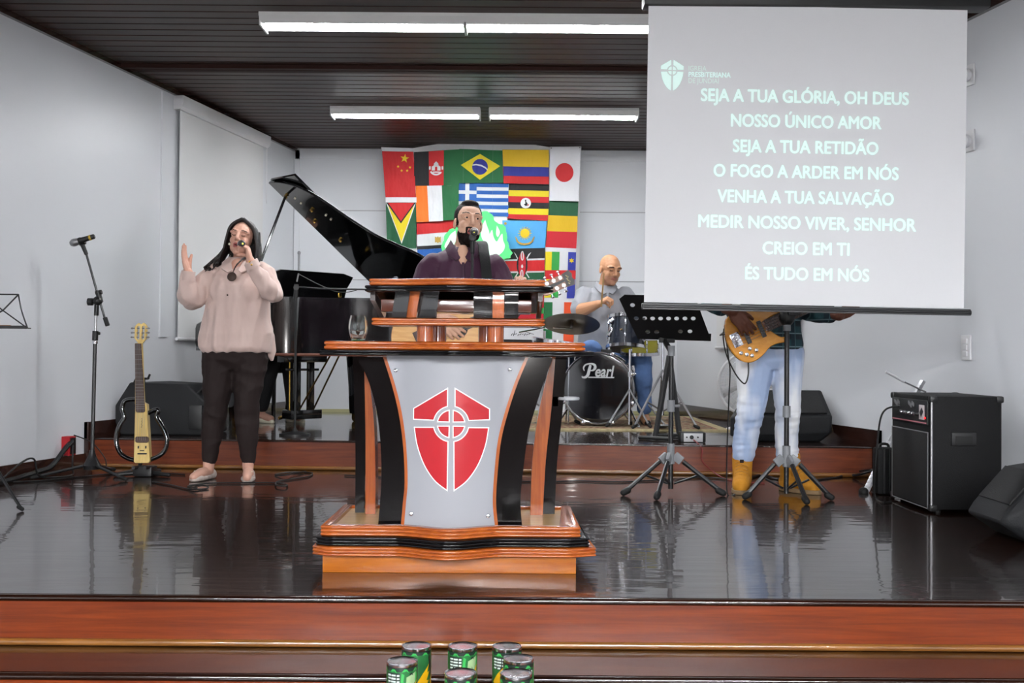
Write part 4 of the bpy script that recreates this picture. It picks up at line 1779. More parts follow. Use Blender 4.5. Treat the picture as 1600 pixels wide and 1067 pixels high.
front = [V_(1160, 650), V_(1300.5, 650), V_(1298, 676), V_(1160, 680)]
topb = [V_(1188, 609, .26), V_(1283, 609.5, .26)]
base_ = [Vector((V_(1168, 690).x, .03, 0)), Vector((V_(1284, 690).x, .03, 0)), Vector((V_(1168, 690).x, .30, 0)), Vector((V_(1284, 690).x, .30, 0))]
left = [V_(1141, 652, .1), V_(1141, 680, .1), V_(1160, 622, .26)]
back = [p + Vector((0, .14, -.02)) for p in topb] + [V_(1300, 650, .22), V_(1300, 676, .22)]
hull('cabinet', front + topb + base_ + left + back, M_mon, t)
mb = MB()
q = [V_(1194, 613, .235), V_(1278, 613.5, .235), V_(1292, 646, .015), V_(1180, 646, .015)]
nn = (q[1] - q[0]).cross(q[3] - q[0]).normalized()
if nn.y > 0:
    nn = -nn
mb.raw([p - nn * .004 for p in q] + [p + nn * .008 for p in q], [(0, 1, 2, 3), (4, 7, 6, 5), (0, 4, 5, 1), (1, 5, 6, 2), (2, 6, 7, 3), (3, 7, 4, 0)])
mb.build('grille', M_grl, t, smooth=False)

w2 = Vector((2.30, 4.66, 0))
t = thing('stage_monitor', 'dark wedge monitor cut off at the right edge in front of the amplifier', 'stage monitor', w2, R(0))
pf_ = [(-.235, .09), (-.205, .14), (-.06, .30), (.12, .33), (.22, .20), (.22, 0), (-.10, 0)]
hull('cabinet', [(x, -.06 if x < 0 else -.2, z) for x, z in pf_] + [(x, .28, z) for x, z in pf_], M_mon, t)
mb = MB()
mb.box((-.125, .11, .232), (.18, .3, .01), Matrix.Rotation(R(-48), 3, 'Y'))
mb.build('grille', M_grl, t, smooth=False)

# ------------------------------------------------------------------ folding music stand at the left edge
m0 = Vector((-2.70, 5.5, 0))
t = thing('music_stand', 'thin folding wire music stand cut off at the left edge', 'music stand', m0)


def A_(u, v, dy=0):
    return P(u, v, 5.5 + dy) - m0


cxm = 2 * 0
rb, rt = A_(43, 513), A_(28, 460, .08)
lb, lt = Vector((-rb.x - .02, rb.y, rb.z)), Vector((-rt.x - .02, rt.y, rt.z))
mb = MB()
mb.tube([lt, rt], .004)
mb.tube(spline([rt, rt * .5 + rb * .5 + Vector((-.006, 0, 0)), rb], 6), .004)
mb.tube(spline([lt, lt * .5 + lb * .5 + Vector((.006, 0, 0)), lb], 6), .004)
jr = A_(4, 485, .04)
jl = Vector((-jr.x - .02, jr.y, jr.z))
mb.tube([rt, jr, Vector((-.01, .04, (rt.z + rb.z) / 2 - .06))], .004)
mb.tube([lt, jl, Vector((-.01, .04, (rt.z + rb.z) / 2 - .06))], .004)
mb.tube([rb, jr, Vector((-.01, .05, rt.z + .0))], .0035)
mb.tube([lb, jl, Vector((-.01, .05, rt.z + .0))], .0035)
mb.build('wire_desk', M_blackm, t)
mb = MB()
mb.box(((lb.x + rb.x) / 2, rb.y - .02, rb.z), (rb.x - lb.x + .03, .05, .006))
mb.box(((lb.x + rb.x) / 2, rb.y - .042, rb.z + .006), (rb.x - lb.x + .03, .004, .014))
mb.build('desk_ledge', M_blackm, t, smooth=False)
mb = MB()
mb.tube([(-.01, .02, .02), (-.01, .02, rt.z - .02)], .011)
mb.build('pole', M_blackm, t)
foot = A_(44, 799, 0)
for a in (-28, 100, 215):
    q = Vector((math.cos(R(a)), math.sin(R(a)), 0))
    mb = MB()
    mb.tube([Vector((-.01, .02, .34)) + q * .015, q * .345 + Vector((-.01, .02, .01))], .008)
    lg = mb.build('leg', M_blackm, t)
    mb = MB()
    mb.tube([Vector((-.01, .02, .10)) + q * .015, q * .2 + Vector((-.01, .02, .15))], .006)
    mb.build('leg_strut', M_blackm, lg)
    mb = MB()
    mb.cap(q * .325 + Vector((-.01, .02, .02)), q * .35 + Vector((-.01, .02, .011)), .011, .01)
    mb.build('rubber_foot', M_rubber, lg)
pc = P(8, 505.5, 5.47)
mb = MB()
mb.cyl((-.09, 0, 0), (.055, 0, 0), .006, seg=6)
o = mb.build('pencil', mat('tan_wood', (176, 130, 66), rough=.5), smooth=False, loc=(P(0, 505, 5.47).x, 5.465, (rb.z + m0.z) + .0098))
tag(o, 'tan wooden pencil lying on the ledge of the wire music stand', 'pencil')

# ------------------------------------------------------------------ grey and black tripod music stands


def tripod(t, hub_z, angs, rad, pole_top, legr=.013, bottom=.03):
    mb = MB()
    mb.tube([(0, 0, bottom), (0, 0, pole_top)], .014, 12)
    mb.build('pole', M_blackm, t)
    mb = MB()
    mb.cyl((0, 0, hub_z - .045), (0, 0, hub_z + .07), .022)
    for a in angs:
        q = Vector((math.cos(R(a)), math.sin(R(a)), 0))
        mb.box(q * .042 + Vector((0, 0, hub_z - .012)), (.055, .022, .05), Matrix.Rotation(R(a), 3, 'Z') @ Matrix.Rotation(R(38), 3, 'Y'), bev=.006)
    mb.build('tripod_hub', M_greyp, t)
    for a in angs:
        q = Vector((math.cos(R(a)), math.sin(R(a)), 0))
        mb = MB()
        mb.tube([q * .07 + Vector((0, 0, hub_z - .03)), q * rad + Vector((0, 0, .02))], legr)
        lg = mb.build('leg', M_blackm, t)
        mb = MB()
        mb.tube([q * .02 + Vector((0, 0, .06)), q * rad * .52 + Vector((0, 0, hub_z * .5))], .006)
        mb.build('leg_strut', M_blackm, lg)
        mb = MB()
        mb.cap(q * rad * .93 + Vector((0, 0, .03)), q * rad * 1.02 + Vector((0, 0, .018)), .019, .018)
        mb.build('rubber_foot', M_rubber, lg)


YT = 6.2
t0 = Vector((P(1049, 700, YT).x, YT, 0))
t = thing('music_stand', 'black music stand with round holes in its desk, left of the bass player', 'music stand', t0)
hz_ = P(1049, 712, YT).z
tripod(t, hz_, (200, 247, 343), .29, P(1048, 545, YT).z)
mb = MB()
mb.cyl((0, 0, P(1049, 643, YT).z), (0, 0, P(1049, 625, YT).z), .022)
mb.cyl((.02, 0, P(1049, 634, YT).z), (.05, 0, P(1049, 634, YT).z), .008)
mb.build('height_collar', M_greyp, t)
mb = MB()
mb.cyl((0, 0, P(1049, 556, YT).z), (0, 0, P(1049, 540, YT).z), .02)
mb.build('top_collar', M_greyp, t)


def S_(u, v, dy):
    return P(u, v, YT + dy) - t0


TLp, BLp, BRp = S_(967, 460, -.1), S_(995.5, 527.5, .06), S_(1111, 531, .0)
exx = (BRp - BLp)
W1 = exx.length
upv = TLp - BLp
Md = basis(BLp, exx, upv)
inv = Md.inverted()
sk = (inv @ TLp)
H1 = sk.y
skx = sk.x


def D_(u, v):
    """image point on the desk plane"""
    o = Vector((0, 0, CAMZ)) - t0
    d = P(u, v, 1.0) - Vector((0, 0, CAMZ))
    nrm = Md.col[2].to_3d()
    k = (Md.translation - o).dot(nrm) / d.dot(nrm)
    q = inv @ (o + d * k)
    return q.x, q.y


def circle2(c, r, n=14):
    return [(c[0] + r * math.cos(2 * PI * i / n), c[1] + r * math.sin(2 * PI * i / n)) for i in range(n)]


out = [(0, 0), (W1, 0), (W1 + skx, H1), (skx + .03, H1), (skx, H1 - .03)]
hl = [circle2(D_(u, v), .0135) for u, v in ((988, 476.5), (994, 497), (1007, 497), (1019.5, 497.5), (1032, 497.5), (1044.5, 497.5), (1057, 497.5), (1070, 497.5), (1083, 497.5), (1012, 518), (1026, 518), (1063, 517.5), (1078, 517.5))]
plate_with_holes(out, hl, .003, Md, 'desk', M_black, t)
mb = MB()
mb.box(Md @ Vector((W1 / 2, .003, .02)) if Md.col[2].y > 0 else Md @ Vector((W1 / 2, .003, -.02)), (W1, .05, .004), Md.to_3x3() @ Matrix.Rotation(R(90), 3, 'X') @ Matrix.Rotation(R(90), 3, 'X'))
mb.build('desk_lip', M_black, t, smooth=False)
mb = MB()
mb.tube([Vector((0, 0, P(1048, 550, YT).z)), S_(1040, 535, .04), S_(1038, 522, .06)], .016)
mb.box(S_(1042, 530, .05), (.09, .03, .04), bev=.006)
mb.build('desk_bracket', M_black, t)

YT2 = 6.02
t0b = Vector((P(1229.5, 700, YT2).x, YT2, 0))
t = thing('music_stand', 'black music stand in front of the bass player, its top behind the screen', 'music stand', t0b)
tripod(t, P(1229, 716, YT2).z, (190, 282, 345), .235, P(1232, 500, YT2).z)
mb = MB()
mb.cyl((0, 0, P(1231, 652, YT2).z), (0, 0, P(1231, 634, YT2).z), .022)
mb.build('height_collar', M_greyp, t)
mb = MB()
mb.cyl((0, 0, P(1232, 517, YT2).z), (0, 0, P(1232, 506, YT2).z), .021)
mb.build('top_collar', M_greyp, t)
mb = MB()
zc = P(1232, 500, YT2).z
mb.ell((0, 0, zc + .02), (.045, .04, .055))
mb.box((.03, -.02, zc + .06), (.07, .06, .07), bev=.01)
mb.build('desk_bracket', M_black, t)
Mq = Matrix.Translation((0, -.05, zc + .2)) @ Matrix.Rotation(R(68), 4, 'X')
plate_with_holes([(-.23, -.15), (.23, -.15), (.25, .17), (-.25, .17)], [circle2((x, y), .0135) for x in (-.12, -.07, -.02, .03, .08, .13) for y in (-.06, .04)], .003, Mq, 'desk', M_black, t)

# ------------------------------------------------------------------ bass amplifier and things around it
a0 = Vector((2.12, 5.50, 0))
AW, AD, AH = .36, .57, .592
M_tolex = mat('black_vinyl_covering', (11, 11, 12), rough=0.6, spec=.25, bump=0.25, bscale=240)
M_alu = mat('aluminium_edge', (150, 150, 152), rough=0.35, metal=.9)
amp = thing('bass_amplifier', 'large black bass amplifier cabinet on castors by the right wall', 'amplifier', a0)
mb = MB()
mb.box((AW / 2, AD / 2, AH / 2 + .008), (AW, AD, AH - .016), bev=.015)
mb.build('cabinet', M_tolex, amp)
mb = MB()
mb.box((-.002, AD / 2, .215), (.012, AD - .07, .375), bev=.004)
mb.build('grille', M_grl, amp)
mb = MB()
y0, y1, z0, z1 = .028, AD - .028, .02, .405
mb.tube([(-.006, y0, z0), (-.006, y1, z0), (-.006, y1, z1), (-.006, y0, z1)], .0035, 6, closed=True)
mb.build('grille_piping', M_alu, amp)
mb = MB()
mb.box((-.003, AD / 2, .505), (.012, AD - .06, .125), bev=.003)
pan_ = mb.build('control_panel', M_black, amp)
mb = MB()
mb.box((-.010, AD / 2, .452), (.002, AD - .08, .006))
mb.build('panel_line', mat('pink_print', (190, 120, 128), rough=.5), pan_, smooth=False)
for i in range(5):
    mb = MB()
    mb.lathe([(.012, 0), (.012, .006), (.009, .018), (.0005, .019)], (-.009, .37 - i * .055, .495), (-1, 0, 0), 14)
    mb.build('knob', M_chrome if i < 4 else M_black, pan_)
mb = MB()
mb.box((-.010, .10, .505), (.003, .07, .075), bev=.001)
mb.build('badge', mat('pale_badge', (206, 196, 196), rough=.4), pan_)
mb = MB()
mb.box((-.012, .10, .505), (.002, .03, .04), Matrix.Rotation(R(45), 3, 'X'))
mb.build('badge_emblem', M_black, pan_)
for yy_, ww in ((.46, .10), (.25, .1)):
    mb = MB()
    for k in range(5):
        mb.ell((-.010, yy_ + (k - 2) * ww / 6, .54 + .008 * math.sin(k * 2.1)), (.001, .012, .012))
    mb.build('panel_logo', mat('dull_grey_print', (120, 120, 122), rough=.5), pan_)
mb = MB()
mb.ell((-.011, .055, .478), (.004, .006, .006))
mb.build('power_led', mat('red_led', (255, 40, 40), emit=2.5, emit_rgb=(255, 20, 20)), pan_)
mb = MB()
for z in (.025, AH - .012):
    pass
mb.tube([(.004, .004, .03), (.004, .004, AH - .03)], .0065, 8)
mb.build('edge_trim', M_alu, amp)
for (x, y) in ((.012, .012), (AW - .012, .012), (.012, AD - .012), (AW - .012, AD - .012)):
    for z in (.026, AH - .016):
        mb = MB()
        mb.box((x, y, z), (.04, .04, .036), bev=.012)
        mb.build('corner_protector', M_black, amp)
mb = MB()
hx, hz2 = P(1506, 686, 5.5).x - a0.x, P(1506, 686, 5.5).z
mb.box((hx, -.002, hz2), (.125, .012, .066), bev=.004)
h_ = mb.build('side_handle', M_black, amp)
mb = MB()
mb.box((hx, -.0075, hz2 - .004), (.085, .006, .04), bev=.002)
mb.build('handle_recess', M_rubber, h_)
for (x, y) in ((.05, .05), (AW - .05, .05), (.05, AD - .05), (AW - .05, AD - .05)):
    mb = MB()
    mb.cyl((x, y, 0), (x, y, .02), .018)
    mb.build('rubber_foot', M_rubber, amp)

yk = 6.22
k0 = Vector((P(1386, 780, yk).x, yk, 0))
t = thing('equipment_case', 'small black soft case standing between the amplifier and the chrome stand', 'case', k0)
mb = MB()
mb.box((0, .05, .135), (.105, .10, .268), bev=.02)
mb.build('case_body', M_tolex, t)
for x in (-.012, .02):
    mb = MB()
    mb.box((x, -.003, .135), (.012, .008, .25), bev=.003)
    mb.build('case_strap', M_black, t)
mb = MB()
mb.tube(spline([(-.03, .05, .262), (-.02, .05, .285), (.02, .05, .285), (.03, .05, .262)], 4), .008)
mb.build('case_handle', M_black, t)

c0 = Vector((P(1352, 775, 6.3).x, 6.3, 0))


def C_(u, v, Y):
    return P(u, v, Y) - c0


t = thing('folded_stand', 'folded chrome stand leaning behind the amplifier', 'stand', c0)
M_crm = mat('bright_chrome', (232, 232, 236), rough=0.3, metal=.55)
pA, pB = C_(1351, 773, 6.3), C_(1391, 690, 6.44)
mb = MB()
Mz = frame_from(pB - pA)
Ln = (pB - pA).length
for i in range(14):
    c_ = pA + (pB - pA) * ((i + .5) / 14)
    mb.box(c_, (.034, .02, Ln / 14 * .97), Mz, bev=.004)
mb.build('square_leg', M_crm, t)
mb = MB()
mb.tube([pB, C_(1418, 637, 6.5), C_(1437, 602, 6.52)], .014)
mb.build('main_tube', M_crm, t)
mb = MB()
mb.box(C_(1437, 605, 6.52), (.03, .02, .09), frame_from(C_(1437, 602, 6.52) - C_(1418, 637, 6.5)))
mb.build('clamp', M_steel, t)
mb = MB()
mb.tube([C_(1384.5, 580.5, 6.45), C_(1413, 596.5, 6.47)], .008)
mb.build('boom_end', M_crm, t)
mb = MB()
mb.tube([C_(1413, 596.5, 6.47), C_(1447, 612.5, 6.5)], .005)
mb.build('boom_rod', M_steel, t)
mb = MB()
mb.ell(C_(1350, 773, 6.3) + Vector((0, 0, .02)), (.028, .028, .026))
mb.build('rubber_foot', M_rubber, t)

# stage box and A-frame on the platform edge
d0 = Vector((P(1084, 690, 7.36).x, 7.36, PZ))
t = thing('direct_box', 'small silver-faced direct box on the platform edge', 'audio box', d0)
mb = MB()
mb.box((0, .06, .034), (.17, .12, .066), bev=.006)
mb.build('box_body', M_black, t)
mb = MB()
mb.box((.0, -.002, .034), (.128, .006, .058), bev=.001)
fpn = mb.build('face_plate', mat('silver_face', (196, 196, 198), rough=.4), t)
for x, r in ((-.045, .006), (-.012, .014), (.03, .006)):
    mb = MB()
    mb.cyl((x, -.002, .036), (x, -.012, .036), r)
    mb.build('jack', M_black, fpn)

f0 = Vector((P(1043, 690, 7.62).x, 7.62, PZ))


def F_(u, v, dy=0):
    return P(u, v, 7.62 + dy) - f0


t = thing('a_frame_stand', 'black A-frame instrument stand on the platform behind the holed music stand', 'stand', f0)
for pts_, nm in (([F_(1046, 556, .1), F_(1024.5, 684)], 'leg'), ([F_(1046, 556, .1), F_(1063, 684)], 'leg')):
    mb = MB()
    mb.tube(pts_, .02)
    mb.build(nm, M_black, t)
for pts_ in ([(F_(999, 690).x, -.02, .015), (F_(1045, 690).x, -.16, .015)], [(F_(1046, 690).x, .02, .015), (F_(1078, 690).x, -.03, .015)]):
    mb = MB()
    mb.tube([pts_[0], pts_[1]], .014)
    mb.build('foot', M_black, t)
mb = MB()
mb.tube([(F_(1024.5, 684).x, 0, .03), (F_(1063, 684).x, 0, .03)], .012)
mb.build('crossbar', M_black, t)

# ------------------------------------------------------------------ floor fan
YFN = 8.55
n0 = Vector((P(1172, 600, YFN).x, YFN, PZ))
fc = P(1172, 600, YFN) - n0
M_fan = mat('white_fan_plastic', (226, 226, 228), rough=0.4)
t = thing('floor_fan', 'round white wire-guard fan behind the bass player', 'fan', n0)
rf = .248
mb = MB()
mb.tube([fc + Vector((rf * math.cos(2 * PI * i / 48), 0, rf * math.sin(2 * PI * i / 48))) for i in range(48)], .011, 8, closed=True)
mb.build('guard_rim', M_fan, t)
mb = MB()
for r in (.07, .105, .14, .175, .21):
    b_ = -.05 * math.sqrt(max(0, 1 - (r / rf) ** 2))
    mb.tube([fc + Vector((r * math.cos(2 * PI * i / 40), b_, r * math.sin(2 * PI * i / 40))) for i in range(40)], .0022, 4, closed=True)
for i in range(60):
    a = 2 * PI * i / 60
    mb.tube([fc + Vector((r * math.cos(a + r), -.05 * math.sqrt(max(0, 1 - (r / rf) ** 2)), r * math.sin(a + r))) for r in (.05, .1, .15, .2, .247)], .0018, 4)
mb.build('wire_guard', M_fan, t)
mb = MB()
mb.lathe([(.0005, -.012), (.05, -.01), (.055, .0), (.05, .01)], fc + Vector((0, -.05, 0)), (0, 1, 0), 24)
mb.build('guard_badge', M_fan, t)
for i in range(4):
    a = PI / 2 * i + .3
    mb = MB()
    vs = []
    for r in (.03, .08, .14, .2, .225):
        for s in (-1, 1):
            w_ = (.25 + r * 1.6) * .5
            vs.append(fc + Vector((r * math.cos(a + s * w_ * .7), .02 + s * .02, r * math.sin(a + s * w_ * .7))))
    mb.raw(vs, [(2 * k, 2 * k + 1, 2 * k + 3, 2 * k + 2) for k in range(4)])
    o = mb.build('blade', M_fan, t)
    sd = o.modifiers.new('s', 'SOLIDIFY')
    sd.thickness = .003
mb = MB()
mb.lathe([(.06, .05), (.065, .1), (.055, .17), (.02, .19)], fc, (0, 1, 0), 20)
mb.build('motor', M_fan, t)
mb = MB()
mb.tube([fc + Vector((0, .11, -.04)), Vector((0, .11, .03))], .018)
mb.lathe([(.16, 0), (.16, .012), (.05, .04), (.02, .05)], (0, .11, 0), seg=28)
mb.build('fan_base', M_fan, t)

# ------------------------------------------------------------------ tins in front, on a small table
cans_px = [(654.5, 1005, 2.68, 'silver-topped green tin at the back left of the group'), (726.5, 1007, 2.68, 'silver-topped green tin in the middle of the back row'), (795.5, 1004, 2.68, 'silver-topped green tin at the back right of the group'),
           (632.5, 1031, 2.545, 'green tin in front of the back left tin, at the left end'), (813.5, 1026, 2.575, 'green tin overlapping the back right tin, at the right end'),
           (723.5, 1049, 2.455, 'front centre green tin directly before the middle tin'), (810, 1051, 2.455, 'front right green tin, closest to the camera on the right')]
CR, CH = .0365, .11
zt = sum(P(u, v, Y).z for u, v, Y, l in cans_px) / len(cans_px)
TZ = zt - CH
tb0 = Vector((P(722, 1040, 2.56).x, 2.53, -.33))
t = thing('small_table', 'low wooden table carrying the green tins below the frame', 'table', tb0)
mb = MB()
mb.box((0, 0, TZ + .33 - .0125), (.62, .38, .025), bev=.004)
mb.build('table_top', M_riser, t)
for sx in (-1, 1):
    for sy in (-1, 1):
        mb = MB()
        mb.cyl((sx * .27, sy * .15, 0), (sx * .27, sy * .15, TZ + .33 - .025), .018)
        mb.build('leg', M_riser, t)
M_tin = mat('tin_lid', (206, 206, 210), rough=0.22, metal=1.0)
M_cg = mat('can_green', (30, 92, 46), rough=0.35)
M_cdk = mat('can_black', (24, 34, 30), rough=0.35)
M_cpale = mat('can_pale_green', (138, 166, 122), rough=0.35)
M_clg = mat('can_bright_green', (48, 150, 70), rough=0.35)
M_cy = mat('can_yellow', (206, 158, 14), rough=0.35)
M_ct = mat('can_print_white', (180, 194, 186), rough=0.4)


def curved_patch(mb, poly, r, mi, n=10):
    """poly in (angle deg, height) laid on the can's wall"""
    sub = bmesh.new()
    f = sub.faces.new([sub.verts.new((a, 0, z * 1000)) for a, z in poly])
    f.normal_update()
    bmesh.ops.triangulate(sub, faces=[f])
    for q in np.arange(-180, 181, n):
        bmesh.ops.bisect_plane(sub, geom=sub.verts[:] + sub.edges[:] + sub.faces[:], plane_co=(q, 0, 0), plane_no=(1, 0, 0))
    sub.verts.index_update()
    vs = [(r * math.sin(R(v.co.x)), -r * math.cos(R(v.co.x)), v.co.z / 1000) for v in sub.verts]
    mb.raw(vs, [[v.index for v in f.verts] for f in sub.faces], mi)
    sub.free()


def make_can(label, loc, rz):
    t = thing('food_can', label, 'tin can', loc, rz, 'green food tins at the lower edge')
    mb = MB()
    mb.lathe([(.0005, .002), (CR - .003, .002), (CR - .001, 0), (CR, .003), (CR - .001, .006), (CR - .0012, CH - .006), (CR, CH - .003), (CR - .0006, CH), (CR - .003, CH - .001), (CR - .004, CH - .0028), (CR - .009, CH - .0022), (.0005, CH - .0020)], seg=40)
    mb.build('can_body', M_tin, t)
    mb = MB()
    rr = CR - .0005
    mb.lathe([(rr, .008), (rr, CH - .009)], seg=60, mi=0)
    mb.f = [f for f in mb.f if len(f) == 4]
    mb.m = [0] * len(mb.f)
    H = CH
    curved_patch(mb, [(-180, H - .009), (180, H - .009), (180, H - .017), (-180, H - .017)], rr + .0002, 1)
    for k in range(8):
        a = -180 + 45 * k
        curved_patch(mb, [(a, H - .018), (a + 10, H - .011), (a + 20, H - .012), (a + 28, H - .02), (a + 18, H - .016), (a + 9, H - .017)], rr + .0004, 3)
    curved_patch(mb, [(-62, H - .02), (-6, H - .02), (-6, H - .052), (-62, H - .05)], rr + .0003, 1)
    curved_patch(mb, [(18, H - .03), (60, H - .02), (64, H - .06), (14, H - .065)], rr + .0003, 2)
    curved_patch(mb, [(-5, H - .045), (4, H - .03), (10, H - .05), (16, H - .04), (10, H - .075), (-2, H - .07)], rr + .0004, 3)
    for a in (-170, -120, -30, 30, 120):
        curved_patch(mb, [(a, H - .022), (a + 12, H - .02), (a + 26, H - .05), (a + 22, H - .085), (a + 8, H - .06)], rr + .00025, 1)
        curved_patch(mb, [(a + 30, H - .02), (a + 40, H - .024), (a + 34, H - .05), (a + 24, H - .062)], rr + .00035, 3)
    for a in (-150, -62, 14, 70, 130):
        curved_patch(mb, [(a, H - .082), (a + 22, H - .062), (a + 54, H - .040), (a + 44, H - .060), (a + 58, H - .058), (a + 40, H - .078), (a + 56, H - .080), (a + 30, H - .096), (a + 6, H - .099)], rr + .0005, 4)
    for row in range(4):
        for a0_, a1_ in ((-58, -42 - row), (-40 - row, -22), (-18, -8)) if row < 3 else ((-58, -44), (-38, -26)):
            curved_patch(mb, [(a0_, H - .024 - row * .0072), (a1_, H - .0235 - row * .0072), (a1_, H - .0275 - row * .0072), (a0_, H - .028 - row * .0072)], rr + .0006, 5)
    mb.build('paper_label', [M_cg, M_cdk, M_cpale, M_clg, M_cy, M_ct], t, ang=60)
    return t


first = None
for i, (u, v, Y, lab) in enumerate(cans_px):
    p = P(u, v, Y)
    rz = R((-62, 6, 0, 4, 70, -120, 55)[i])
    if first is None:
        first = make_can(lab, (p.x, Y, TZ), rz)
    else:
        o = dup(first, loc=(p.x, Y, TZ))
        o.rotation_euler = (0, 0, rz)
        o['label'] = lab

# ------------------------------------------------------------------ cables


def cable(label, pts, r=.005, n=8, m=None, name='cable'):
    pts = spline(pts, n)
    o = Vector(pts[0])
    mb = MB()
    mb.tube([p - o for p in pts], r, 6)
    return tag(mb.build(name, m or M_cable, loc=o), label, 'cable')


def fl_(u, v, z=.006):
    """floor point under image point (u, v) on the lower stage"""
    Y = FPX * (CAMZ - z) / (v - vh(u))
    return Vector(((u - 800) * Y / FPX, Y, z))


cable('black cable coiled on the floor between the woman and the pulpit', [fl_(296, 759), fl_(330, 754.5), fl_(390, 754), fl_(432, 754), fl_(450, 757), fl_(448, 759, .012), fl_(434, 757.5, .012), fl_(436, 752), fl_(460, 748), fl_(484, 744), fl_(490, 739), fl_(478, 737.5), fl_(455, 737.5), fl_(436, 740), fl_(433, 742), fl_(448, 742, .014), fl_(462, 738.5, .014), fl_(480, 736.5)])
cable('black cable looped on the floor under the woman\'s left foot', [fl_(240, 752), fl_(272, 758), fl_(300, 764), fl_(324, 763), fl_(326, 759, .012), fl_(306, 757.5, .012), fl_(296, 759.5, .012), fl_(310, 762, .02)])
cable('thick bundle of black cables along the left baseboard', [(-3.02, 6.3, .01), (-2.98, 6.55, .02), (-2.93, 6.75, .04), (-2.91, 6.9, .06), (-2.885, 7.05, .16), (-2.87, 7.12, .2)], r=.016)
cable('thin black cable arching over the bundle at the left wall', [(-3.0, 6.36, .012), (-2.93, 6.52, .12), (-2.9, 6.62, .13), (-2.88, 6.64, .03), (-2.84, 6.75, .006), (-2.78, 6.9, .006), (-2.84, 7.05, .04), (-2.86, 7.11, .17)], r=.006)
cable('black cable running from the left wall across to the guitar stand', [(-2.96, 6.48, .008), (-2.8, 6.62, .006), (-2.55, 6.98, .006), (-2.38, 7.1, .006), (-2.2, 7.0, .006), (-2.08, 6.95, .006)], r=.005)
cable('thin cable from the red box on the left wall down to the floor', [(-2.86, 7.12, .24), (-2.74, 7.12, .19), (-2.66, 7.13, .09), (-2.62, 7.1, .006), (-2.5, 7.2, .01), (-2.42, 7.33, .1)], r=.004)
cable('long black cable lying along the foot of the platform', [fl_(540, 742), fl_(700, 750), fl_(850, 752), fl_(905, 751), fl_(960, 752.5), fl_(1030, 750), fl_(1100, 746), fl_(1135, 748)])
cable('tangle of black cables on the floor behind the bass player', [fl_(1160, 752), fl_(1190, 742), fl_(1215, 748), fl_(1250, 746), fl_(1262, 741, .02), fl_(1275, 734, .03), fl_(1300, 741), fl_(1325, 733, .03), fl_(1338, 742, .02), (2.40, 6.76, .14), (2.44, 6.74, .19)], r=.009)
cable('second black cable from the red box on the right wall', [fl_(1240, 756), fl_(1280, 749), fl_(1310, 745), fl_(1335, 737, .03), (2.36, 6.8, .10), (2.43, 6.72, .17)], r=.006)
cable('thin red cable hanging down the platform front to the boots', [(d0.x + .0, 7.34, PZ + .02), (d0.x + .02, 7.14, PZ - .02), (1.25, 7.12, .1), (1.32, 7.06, .03), (1.37, 6.9, .006), (1.45, 6.75, .006), (1.56, 6.7, .006)], r=.0035, m=mat('red_cable_rubber', (120, 24, 26), rough=.5))
cable('guitar lead plugged into the amplifier and looping to the floor', [P(1408, 634.5, 5.92), P(1398, 635, 5.95), P(1384, 640, 5.97), P(1376, 655, 5.98), P(1371.5, 690, 5.99), P(1368, 730, 6.0), P(1366.5, 765, 6.02), fl_(1370, 779), fl_(1380, 785), fl_(1394, 783)], r=.0055)

# ------------------------------------------------------------------ grand piano
AL = R(45)
p0 = Vector((-2.0, 9.21, PZ))
piano = thing('grand_piano', 'black lacquered grand piano with raised lid behind the singing woman', 'piano', p0, -AL)
HW = .74


def rim_curve(inset=0.0):
    w_ = HW - inset
    tre = [(.30, -w_), (.55, -w_), (.72, -w_ + .015), (.88, -w_ + .09), (1.0, -w_ + .24), (1.1, -.28), (1.22, -.06), (1.36, .08)]
    tail = [(1.47, .18), (1.545 - inset, .32), (1.56 - inset, .45), (1.52 - inset, .6), (1.42, w_ - .03), (1.30, w_)]
    pts = [(p.x, p.y) for p in spline([(x, y, 0) for x, y in tre + tail], 5)]
    return pts + [(.30, w_)]


RIM_B, RIM_T = .58, 1.01
mb = MB()
mb.prism(rim_curve(), RIM_T - RIM_B, Matrix.Translation((0, 0, RIM_B)))
mb.build('case', M_gloss, piano, ang=30, bevel=.004)
mb = MB()
ol = rim_curve()
mb.tube([(x, y, RIM_B - .006) for x, y in ol], .012, 6, closed=True)
mb.build('case_lower_strip', mat('reddish_brown_felt', (104, 56, 40), rough=.5), piano)
for s in (-1, 1):
    arm = [(.34, RIM_T), (.22, RIM_T), (.17, .97), (.145, .90), (.12, .85), (.06, .83), (.0, .815), (-.02, .78), (-.02, .66), (0, .62), (.34, .60)]
    arm = [(p.x, p.y) for p in arm and [Vector(q) for q in arm]]
    mb = MB()
    y = s * HW - (.06 if s > 0 else 0)
    mb.prism(arm, .06, Matrix(((1, 0, 0, 0), (0, 0, 1, y), (0, 1, 0, 0), (0, 0, 0, 1))))
    mb.build('arm', M_gloss, piano, ang=30, bevel=.01)
mb = MB()
mb.box((.16, 0, .625), (.36, 2 * HW - .02, .05), bev=.004)
mb.box((.0, 0, .665), (.03, 2 * HW - .12, .05), bev=.004)
mb.build('keybed', M_gloss, piano)
mb = MB()
for i in range(52):
    mb.box((.085, -HW + .12 + i * .0245, .70), (.15, .0233, .02))
mb.build('white_keys', M_ivory, piano, smooth=False)
mb = MB()
for i in range(51):
    if i % 7 not in (1, 4):
        mb.box((.115, -HW + .132 + i * .0245, .716), (.095, .012, .014))
mb.build('black_keys', M_gloss, piano, smooth=False)
mb = MB()
mb.prism([(.165, .70), (.165, .86), (.25, .97), (.30, .97), (.30, .70)], 2 * HW - .13, Matrix(((1, 0, 0, 0), (0, 0, 1, -HW + .065), (0, 1, 0, 0), (0, 0, 0, 1))))
